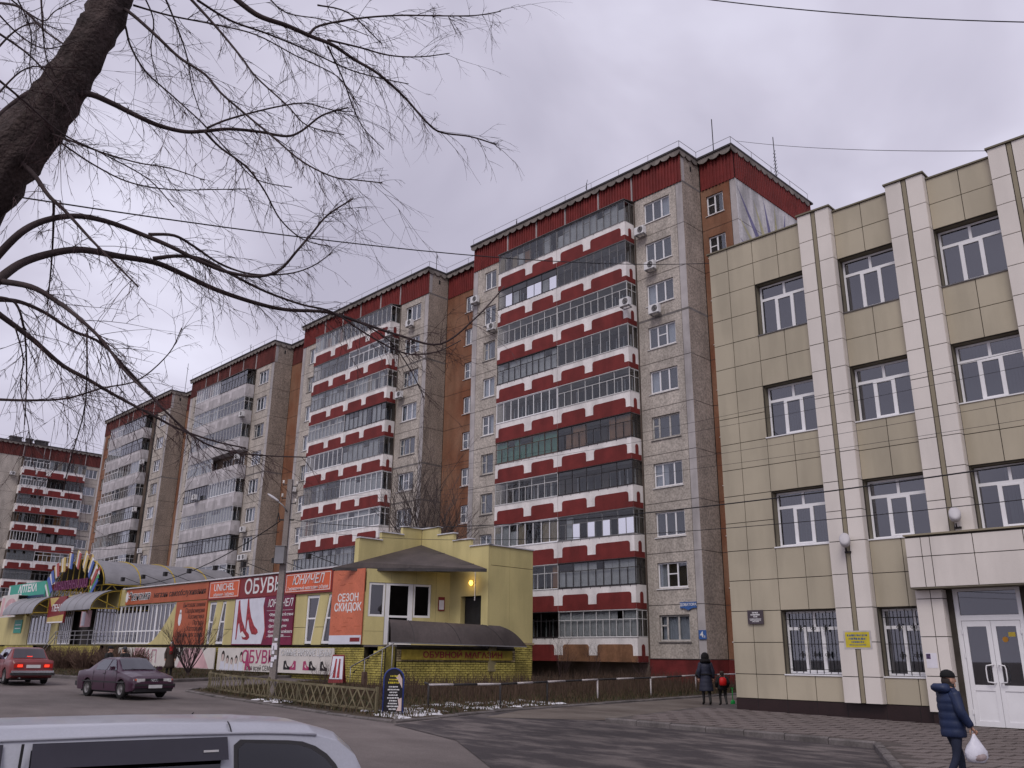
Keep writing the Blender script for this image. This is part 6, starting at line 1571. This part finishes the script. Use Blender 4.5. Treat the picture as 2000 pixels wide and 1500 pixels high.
# overhead wires, each its own span with sag
def wire(label, a, b, sag, r=.012):
    a, b = Vector(a), Vector(b); o = thing('overhead_wire', label, 'wire', tuple(a), 0, 'overhead wires')
    pts = [(b-a)*(i/24) - Vector((0, 0, 4*sag*(i/24)*(1-i/24))) for i in range(25)]
    MB().smooth().tube(pts, r, 5).build('cable', M['wire'], o)
top = lambda z, sd=1: Vector((px_+sd*.2, py_+sd*.17, gz_+z))
wire('thick dark cable sagging from the lamp pole across the office first floor', top(6.05), px(2120, 888, 9.5), .50, .010)
wire('thinner cable under the thick one from the lamp pole to the right', top(5.75), px(2120, 962, 10.5), .50, .006)
wire('upper thin wire crossing the office between second and third floor', top(7.45), px(2120, 655, 10), .35, .003)
wire('wire just below the upper thin wire on the office front', top(7.4), px(2120, 690, 10.4), .35, .003)
wire('thin wire crossing the office windows of the second floor', top(6.95), px(2120, 760, 10.2), .4, .003)
wire('lowest thin wire crossing the office panels of the second floor', top(6.9), px(2120, 800, 10.6), .4, .003)
wire('cable from the lamp pole down towards the arched canopies', top(6.0, -1), Vector((-66.2, 17.6, 8.0)) if False else px(700/3.333*0+212, 1138, 52), .9, .02)
wire('long thin wire from the willow to the sunburst wall', px(30, 384, 20), Vector((-22.84, 47.1, 26.0)), 1.0, .02)
wire('faint wire from the lamp pole to the slender pole', top(5.6, -1), Vector((-66.2, 17.6, 8.3)), .4, .012)
wire('single wire high in the open sky at the upper edge', px(1330, -8, 16), px(2050, 44, 14), .12, .010)
wire('pale wire from the sunburst block roof behind the office parapet', Vector((-22.9, 43, 32.6)), Vector((-4.0, 28, 16.6)), .3, .012)
# antennas and roof bits
def antenna(label, x, y, hgt, arms, z0=ZR):
    o = thing('roof_antenna', label, 'antenna', (x, y, z0)); MB().smooth().tube([(0, 0, 0), (0, 0, hgt)], .03, 6).build('mast', M['black'], o)
    if arms:
        m = MB()
        for z, l in arms: m.bar((-l/2*.7, l/2*.7, z), (l/2*.7, -l/2*.7, z), .025)
        m.build('elements', M['black'], o)['kind'] = 'stuff'
antenna('plain tall mast above the recess beside the sunburst end', -24.6, 43.2, 3.2, [])
antenna('yagi antenna with many short rods above the sunburst wall', -24.2, 50.9, 5.4, [(2.2+.28*i, .9-.06*i) for i in range(8)])
antenna('crooked antenna in the middle of the sunburst block roof', -34.6, 42.6, 2.3, [(2.2, 1.3), (1.6, .7)])
antenna('antenna with two bars near the roof edge of the sunburst block', -41.3, 42.3, 1.6, [(1.4, 1.4), (1.0, .5)])
antenna('masthead antenna on the block behind the yellow shop', -53.2, 44.5, 3.6, [(3.5, 1.4), (3.2, .6)])
antenna('short pole antenna at the left of the block behind the shop', -63.0, 43.5, 1.8, [(1.7, .5)])
antenna('tall mast on the pale balcony block roof', -80.5, 45, 4.2, [(3.9, .9)])
antenna('second mast on the pale balcony block roof', -86, 45, 3.4, [(3.1, .9)])
antenna('mast on the farther narrow block roof', -104, 46, 5.5, [(4.8, .8)])
antenna('double element mast on the distant block', -147.5, 50.0, 6.5, [(3.6, 2.2), (5.2, 1.4)], ZR+.6)
antenna('thin whip on the distant block roof', -147.5, 44.5, 5.0, [(4.6, .7)], ZR+.6)
for k, (y, w_, l_) in enumerate(((39.2, 1.6, 'broad'), (41.2, .8, 'small'), (43.0, 1.8, 'wide capped'))):
    o = thing('roof_vent', '%s ventilation stack on the distant red balcony block' % l_, 'vent', (-147.0, y, ZR+.6)); MB().box(-.4, .4, -w_/2, w_/2, 0, .9).build('shaft', M['tar'], o); MB().box(-.5, .5, -w_/2-.1, w_/2+.1, .9, 1.05).build('cap', M['tar'], o)
# satellite dish on the pale block
o = thing('satellite_dish', 'white satellite dish on the corner of the pale balcony block', 'dish', (-78.2, 40.2, 8.35), math.radians(30))
m = MB(); m.smooth(); m.loft([[(r_*math.cos(t), -.12*(1-r_*r_/.27)-.02, r_*math.sin(t)) for t in [2*PI*i/20 for i in range(21)]] for r_ in (.03, .2, .36, .5)], closed=False, cap=False); m.build('reflector', M['acw'], o); MB().bar((0, 0, 0), (0, .8, -.2), .05).build('bracket', M['rail'], o)
# tyre flower and low post by the shop
o = thing('low_post', 'short brown post stub beside the shop stair', 'post', (-31.9, 23.6, g(-31.9, 23.6)+.1)); MB().box(-.10, .10, -.08, .08, 0, .55).build('stub', M['fbrown'], o)
# ------------------------------------------------------------------ bare trees, bushes, dry grass, snow
M['bark'] = mat('willow_bark', (.050, .036, .034), .95, .35, 9, .3, 60, 1.0, 45)
M['branch'] = mat('branch_bark', (.045, .031, .032), .9, .2, 8, .15, 40)
M['twig'] = mat('twig_bark', (.055, .033, .034), .9, .2, 8)
M['greybark'] = mat('grey_bark', (.075, .058, .055), .9, .2, 8)
def smooth_path(pts, n=4):
    """Catmull-Rom through tuples"""
    P = [Vector(p) for p in pts]; out = []
    for i in range(len(P)-1):
        p0, p1, p2, p3 = P[max(i-1, 0)], P[i], P[i+1], P[min(i+2, len(P)-1)]
        for k in range(n):
            t = k/n; out.append(.5*((2*p1) + (p2-p0)*t + (2*p0-5*p1+4*p2-p3)*t*t + (3*p1-p0-3*p2+p3)*t**3))
    out.append(P[-1]); return out
WIL = thing('willow_tree', 'leaning bare willow with drooping twigs at the upper left', 'tree', tuple(px(-330, 1600, 4.55)))
wl = WIL.location
def Wb(mb, name, mt): return mb.build(name, mt, WIL, (-wl.x, -wl.y, -wl.z))
rw = random.Random(11)
trunk = [(-330, 1600, 4.55, 70), (-260, 1100, 4.5, 68), (-180, 700, 4.45, 66), (-95, 470, 4.4, 62), (-12, 345, 4.4, 56), (50, 272, 4.45, 52), (102, 207, 4.5, 43), (140, 145, 4.55, 38), (176, 80, 4.6, 36), (207, 30, 4.65, 35), (232, -40, 4.7, 33), (262, -160, 4.9, 28)]
pts = smooth_path([px(u, v, d) for u, v, d, r in trunk], 5); rad = []
for i in range(len(pts)):
    t = i/5; k = min(int(t), len(trunk)-2); f = t-k; r_ = trunk[k][3]+(trunk[k+1][3]-trunk[k][3])*f; dd = trunk[k][2]+(trunk[k+1][2]-trunk[k][2])*f
    rad.append(r_/FPX*dd*(1+.05*math.sin(i*1.7)+.03*math.sin(i*4.1)))
m = MB(); m.smooth(); n_ = 26; R = []; pu = None
for i, p in enumerate(pts):
    d = (pts[min(i+1, len(pts)-1)]-pts[max(i-1, 0)]).normalized(); r_ = d.cross(Vector((0, 1, 0))).normalized(); u_ = r_.cross(d)
    R.append([p + (r_*math.cos(a) + u_*math.sin(a))*rad[i]*(1+.07*math.sin(7*a+i*.22)+.05*math.sin(11*a-i*.35)+rw.uniform(-.03, .03)) for a in [2*PI*j/n_ for j in range(n_)]])
m.loft(R); Wb(m, 'trunk', M['bark'])
BR = [  # pixel paths, start radius, end radius (px), start distance, drift
 ([(120,190),(170,183),(215,200),(265,225),(310,245),(360,257),(400,256),(450,252),(510,258),(560,266),(590,255),(630,225),(680,210)], 8, 1.6, 4.5, .5),
 ([(400,257),(430,288),(480,325),(515,370),(545,425),(580,460),(610,474),(642,480)], 3, 1, 4.72, .3),
 ([(405,250),(440,235),(500,218),(560,205),(600,202),(650,215),(690,218)], 3, 1, 4.7, .3),
 ([(215,5),(250,22),(300,65),(350,112),(400,145),(430,180),(470,215),(530,265),(590,315),(650,345),(700,352),(747,357)], 4.5, 1.2, 4.7, -.6),
 ([(440,-20),(500,28),(560,50),(610,72),(650,88),(690,115),(740,145),(790,190),(830,235),(860,258),(920,267),(970,283)], 7, 1.3, 5.0, .7),
 ([(605,66),(625,50),(700,36),(780,30),(860,31),(930,30),(978,22)], 3.2, 1, 5.25, .5),
 ([(640,78),(700,92),(760,108),(820,111),(878,104)], 2.6, 1, 5.3, .3),
 ([(-10,505),(40,455),(90,430),(150,422),(210,433),(270,455),(330,480),(390,510),(440,530),(500,540),(545,528),(580,490),(610,455),(640,420),(690,388)], 9, 1.6, 4.2, .8),
 ([(290,458),(340,460),(380,482),(430,515),(490,535),(560,535),(610,520),(650,492)], 4, 1, 4.6, .5),
 ([(-10,552),(40,515),(100,495),(160,488),(230,500),(300,512),(350,532),(420,565),(500,592),(560,605),(640,610),(710,632),(780,655),(860,672),(930,620),(985,560)], 11, 1.4, 4.1, 1.6),
 ([(300,505),(350,500),(400,508),(460,540),(520,570),(590,595),(650,610),(720,655),(790,690),(850,688),(900,665)], 5, 1, 4.5, 1.0),
 ([(700,628),(760,665),(800,720),(830,780)], 2, .8, 5.0, .4),
 ([(-10,548),(60,560),(110,588),(150,618),(200,665),(240,720),(290,770)], 8, 2, 4.1, -.5),
 ([(0,585),(40,590),(90,612),(140,645),(200,672),(260,735),(330,810),(390,860),(450,882),(520,890),(600,893)], 5.5, 1.2, 4.1, .9),
 ([(-10,608),(60,660),(120,712),(170,740),(230,775),(300,812),(350,838),(420,862),(480,875)], 7, 1.5, 4.0, .6),
 ([(-10,580),(30,592),(48,650),(52,740),(48,830)], 4, 1, 4.0, .2),
 ([(20,300),(65,340),(95,382),(130,415),(180,470),(230,520),(270,560)], 7, 1.6, 4.4, -.4),
 ([(105,392),(104,450),(100,520),(92,600)], 3.4, 1.2, 4.4, .3),
 ([(80,255),(130,272),(200,298),(270,318),(330,328),(400,352)], 3, 1, 4.45, -.3),
 ([(70,250),(120,280),(180,320),(250,355),(330,370),(420,370),(488,369)], 2.6, 1, 4.45, .4),
 ([(215,20),(242,45),(255,90),(285,140),(340,190),(400,245),(450,300),(500,350),(570,366)], 3, 1, 4.65, .4),
 ([(320,-10),(345,50),(365,110),(375,170),(395,230)], 2.6, 1, 4.9, .3),
 ([(365,-10),(420,50),(470,110),(500,150),(560,205),(600,245),(672,263)], 3.6, 1, 4.9, -.5),
 ([(385,0),(450,40),(520,65),(600,98),(680,135),(740,152),(798,164)], 3, 1, 5.0, .5),
 ([(260,10),(330,30),(420,48),(500,68),(580,110),(660,150),(700,205)], 2.4, .9, 4.8, .3),
 ([(640,90),(668,150),(690,210),(710,250),(750,292)], 2.4, .9, 5.3, .3),
 ([(620,10),(680,25),(740,80),(742,82)], 2, .9, 5.4, .3),
 ([(-10,240),(30,205),(65,182),(105,178)], 11, 9, 4.9, -.2),
 ([(-10,100),(30,60),(70,45),(120,60)], 2.5, 1, 5.1, .2),
 ([(-10,20),(40,70),(90,95),(150,80)], 2.2, 1, 4.1, .2),
 ([(-10,190),(40,140),(85,130),(150,150)], 2.4, 1, 3.9, .2),
 ([(30,-10),(60,60),(58,140),(70,210)], 2, 1, 4.1, .2),
 ([(280,-10),(300,40),(295,100),(310,170)], 2, .8, 4.9, .2),
 ([(520,-10),(560,25),(640,40),(720,70)], 2, .8, 5.4, .2),
 ([(-10,5),(40,15),(90,62),(140,96)], 3, 2, 5.0, -.3),
 ([(-10,60),(60,110),(110,170),(150,240)], 3, 1, 4.0, .2),
 ([(-10,150),(50,200),(120,260),(200,300),(290,350),(340,405)], 3, 1, 3.9, .5),
 ([(10,-10),(80,40),(110,20),(170,-10)], 2, 1, 5.2, .2),
 ([(80,-10),(84,60),(90,110),(108,150)], 2.4, 1, 4.2, .2),
 ([(200,670),(172,640),(170,720),(165,800),(140,890),(122,960)], 2.4, 1, 4.1, .2),
 ([(-10,780),(60,782),(130,778),(200,758),(270,742),(330,690),(355,640)], 3.4, 1, 4.3, .3),
 ([(30,640),(45,700),(40,760),(55,830),(60,870)], 2, .8, 4.0, .2),
]
twigs = MB(); twigs.smooth(False)
def twig(p, d0, L, r, depth=0):
    n = 6; P = [p]; d = d0.normalized(); q = p.copy(); curl = rw.uniform(-.12, .12)
    for i in range(n):
        d = (d + Vector((rw.uniform(-.16, .16), rw.uniform(-.16, .16), rw.uniform(-.12, .10) - .06)) + CR*curl).normalized(); q = q + d*L/n; P.append(q)
    twigs.tube(P, [r*(1-.7*i/n) for i in range(n+1)], 3, False)
    if depth < 2:
        for k in range(rw.choice((2, 3, 4)) if depth == 0 else rw.choice((1, 2, 3))):
            i = rw.randrange(1, n); t = (P[i]-P[i-1]).normalized(); twig(P[i], (t + Vector((rw.uniform(-.9, .9), rw.uniform(-.9, .9), rw.uniform(-.7, .5)))), L*rw.uniform(.25, .5), r*.7, depth+1)
for path, r0, r1, d0, dr in BR:
    n = len(path); P3 = [px(u, v, d0 + dr*i/(n-1) + rw.uniform(-.05, .05)) for i, (u, v) in enumerate(path)]
    sm = smooth_path(P3, 5); k = len(sm); rads = [max(.0022, (r0+(r1-r0)*(i/(k-1))**.6)*.92/FPX*(d0+dr*i/(k-1))) for i in range(k)]
    m = MB(); m.smooth().tube(sm, rads, 8 if r0 > 4 else 6); Wb(m, 'branch', M['branch'])
    Lp = sum((sm[i+1]-sm[i]).length for i in range(k-1))
    for j in range(int(Lp*30)):
        i = rw.randrange(max(1, k//8), k-1); t = (sm[i]-sm[i-1]).normalized(); side = CR*rw.uniform(-.7, .9) + CU*rw.uniform(-1.0, .6) + CF*rw.uniform(-.8, .8)
        twig(sm[i], t*.7 + side, rw.uniform(.05, .26) if rw.random() < .8 else rw.uniform(.3, .6), .0020 if rads[i] > .004 else .0015)
t_ = Wb(twigs, 'twigs', M['twig']); t_['kind'] = 'stuff'

def bare_tree(name, label, loc, hgt, spread, seed, n_main=7, mt='greybark', trunk_r=.09, levels=4, mult=1.0, cat='tree', clear=.18):
    r = random.Random(seed); o = thing(name, label, cat, (loc[0], loc[1], g(*loc)))
    tr = MB(); tr.smooth(); br = MB()
    def grow(p, d, L, rad, lv):
        n = 5; P = [p]; q = p.copy()
        for i in range(n):
            d = (d + Vector((r.uniform(-.13, .13), r.uniform(-.13, .13), .05))).normalized(); q = q + d*L/n; P.append(q)
        br.tube(P, [rad*(1-.55*i/n) for i in range(n+1)], 5 if lv == 0 else 3, False)
        if lv < levels-1:
            for k in range(int(r.choice((3, 4, 5))*mult)):
                i = r.randrange(1, n+1); a = r.uniform(0, 2*PI); sp = r.uniform(.35, .9)
                dd = (d + Vector((math.cos(a)*sp, math.sin(a)*sp, r.uniform(-.05, .4)))).normalized(); grow(P[i], dd, L*r.uniform(.45, .7), rad*.5, lv+1)
    zc = hgt*clear
    tr.tube([(0, 0, -.2), (.02, 0, zc*.5), (0, .02, zc)], [trunk_r*1.3, trunk_r, trunk_r*.9], 8); tr.build('trunk', M[mt], o)
    for k in range(n_main):
        a = 2*PI*k/n_main + r.uniform(-.3, .3); sp = spread/hgt*r.uniform(.3, 1.0)
        grow(Vector((0, 0, zc*r.uniform(.6, 1.0))), Vector((math.cos(a)*sp, math.sin(a)*sp, 1)).normalized(), hgt*.48, trunk_r*.55, 0)
    c_ = br.build('crown', M[mt], o); return o
bare_tree('bare_tree', 'leafless tree between the stepped parapet and the red balconies', (-43.2, 36.2), 13.6, 5.5, 4, 8, trunk_r=.16, levels=5, mult=1.0)
bare_tree('bare_bush', 'large leafless bush in front of the pale pink board', (-42.5, 20.8), 3.3, 3.2, 6, 10, 'branch', .06, 4, 1.3, 'bush', .10)
for k, (x, y, h_, l) in enumerate(((-31.0, 26.9-1.6, 1.0, 'spindly weed bush'), (-29.3, 33.5, 3.2, 'tall thin leafless shrub at the shop corner'), (-26.6, 36.5, 1.7, 'low dry shrub under the rusty balcony'), (-30.5, 37.5, 2.4, 'dry shrub below the first floor balconies'), (-27.6, 18.6, 1.5, 'tangled dry bush around the lamp pole foot'))):
    bare_tree('dry_shrub', l + (' beside the brick landing' if k == 0 else ''), (x, y), h_, h_*.7, 20+k, 6, 'twig', .018, 4, 1.0, 'shrub', .06)
# clipped brown hedge bushes in front of the pavilion
rh = random.Random(8); M['hedgetwig'] = mat('hedge_twig', (.125, .078, .058), .95, .25, 6)
for k, (x, y, nm) in enumerate(((-55.6, 18.4, 'nearest the red saloon'), (-54.0, 18.9, 'second from the red saloon'), (-52.2, 19.5, 'in the middle of the brown hedge'), (-50.4, 20.1, 'second from the pink board'), (-48.7, 20.7, 'nearest the pink board'))):
    o = thing('hedge_bush', 'rounded brown leafless hedge bush ' + nm, 'bush', (x, y, g(x, y)+.1), 0, 'brown hedge bushes'); m = MB()
    for i in range(420):
        a = rh.uniform(0, 2*PI); q = rh.uniform(0, .5); b = Vector((math.cos(a)*q, math.sin(a)*q, 0)); e = Vector((math.cos(a)*(q+rh.uniform(.1, .75)), math.sin(a)*(q+rh.uniform(.1, .75)), rh.uniform(.55, 1.35)*(1.05-q*.5)))
        c_ = b.lerp(e, .5)+Vector((rh.uniform(-.12, .12), rh.uniform(-.12, .12), .1)); m.tube([b, c_, e], [.016, .012, .006], 3, False)
    m.build('twigs', M['hedgetwig'], o)['kind'] = 'stuff'
# dry grass
M['grassdry'] = mat('dry_grass', (.085, .058, .034), .95, .3, 2.5); M['grassgreen'] = mat('dull_green_grass', (.040, .045, .019), .95, .3, 2.5); M['weed'] = mat('brown_weed_stalk', (.070, .044, .031), .95, .3, 3)
rg = random.Random(3)
def scatter(name, poly, n, hmin, hmax, mt, label, wd=.012, avoid=None, lay=.5):
    m = MB(); xs = [p[0] for p in poly]; ys = [p[1] for p in poly]; k = 0; tries = 0
    while k < n and tries < n*8:
        tries += 1; x, y = rg.uniform(min(xs), max(xs)), rg.uniform(min(ys), max(ys))
        if not inside((x, y), poly) or (avoid and avoid(x, y)): continue
        k += 1; z = g(x, y)+.02; h_ = rg.uniform(hmin, hmax); a = rg.uniform(0, PI); dx, dy = math.cos(a)*wd, math.sin(a)*wd; lx, ly = rg.uniform(-lay, lay)*h_, rg.uniform(-lay, lay)*h_
        m.add([(x-dx, y-dy, z), (x+dx, y+dy, z), (x+dx*.7+lx*.4, y+dy*.7+ly*.4, z+h_*.6), (x-dx*.7+lx*.4, y-dy*.7+ly*.4, z+h_*.6), (x+lx, y+ly, z+h_)], [(0,1,2,3), (3,2,4)])
    o = m.build(name, M[mt]); tag(o, label, 'grass', kind='stuff')
shopav = lambda x, y: (x < -30.3 and y > 24.6) or (x < -20 and y > 40.3)
V1 = [(-18.8, 15.0), (-20.0, 20), (-20.85, 34), (-20.9, 40.4), (-36, 40.4), (-36.4, 24), (-33.6, 17.6), (-32.8, 16.5), (-26, 15.6)]
scatter('dry_grass', V1, 26000, .05, .20, 'grassdry', 'short dry brown grass on the verge behind the fences', avoid=shopav)
scatter('green_grass', V1, 16000, .05, .18, 'grassgreen', 'dull green grass among the dry grass on the verge', avoid=shopav)
scatter('tall_weeds', [(-21.2, 20), (-21.3, 34), (-22.4, 40.2), (-30.4, 40.2), (-30.2, 24), (-28, 19)], 5200, .3, .85, 'weed', 'tall brown weed stalks in front of the red plinth', .010, avoid=lambda x, y: shopav(x, y) or rg.random() < .35, lay=.25)
V2 = [(-39.7, 18.2), (-40.8, 21.0), (-41.8, 25.6), (-62, 25.6), (-62, 16.5), (-46, 16.2), (-41.3, 17.0)]
scatter('verge_grass', V2, 14000, .05, .22, 'grassgreen', 'green and brown grass round the bare bush', .016)
scatter('verge_dry_grass', V2, 9000, .06, .28, 'grassdry', 'dry grass tufts on the far verge', .016)
# thawing snow
def snow(n, poly, label):
    m = MB(); m.smooth(); k = 0
    xs = [p[0] for p in poly]; ys = [p[1] for p in poly]
    while k < n:
        x, y = rg.uniform(min(xs), max(xs)), rg.uniform(min(ys), max(ys))
        if not inside((x, y), poly): continue
        k += 1; r_ = rg.uniform(.05, .22); z = g(x, y)+.03; nn = 9; ph = rg.uniform(0, 6)
        ring = [(x + r_*(1+.35*math.sin(2.3*t+ph)+rg.uniform(-.2, .2))*math.cos(t)*1.3, y + r_*(1+.3*math.cos(3.1*t+ph))*math.sin(t), z+.0) for t in [2*PI*i/nn for i in range(nn)]]
        inn = [((p[0]-x)*.6+x, (p[1]-y)*.6+y, z + r_*rg.uniform(.10, .22)) for p in ring]
        o_ = len(m.v); m.add(ring + inn + [(x, y, z + r_*.24)], [(i, (i+1) % nn, nn+(i+1) % nn, nn+i) for i in range(nn)] + [(nn+i, nn+(i+1) % nn, 2*nn) for i in range(nn)])
    tag(m.build('snow', M['snow']), label, 'snow', kind='stuff')
snow(90, [(-18.9, 15.2), (-19.6, 17.6), (-21.6, 18.2), (-21.4, 15.6)], 'patches of thawing snow beside the menu board')
snow(70, [(-19.9, 18.4), (-20.3, 23.5), (-22.3, 23.5), (-22.6, 18.4)], 'scattered snow remains below the barrier rail')
snow(26, [(-27.5, 15.7), (-25.2, 15.5), (-25.5, 16.3), (-27.5, 16.4)], 'small snow remains under the crossed slat fence')
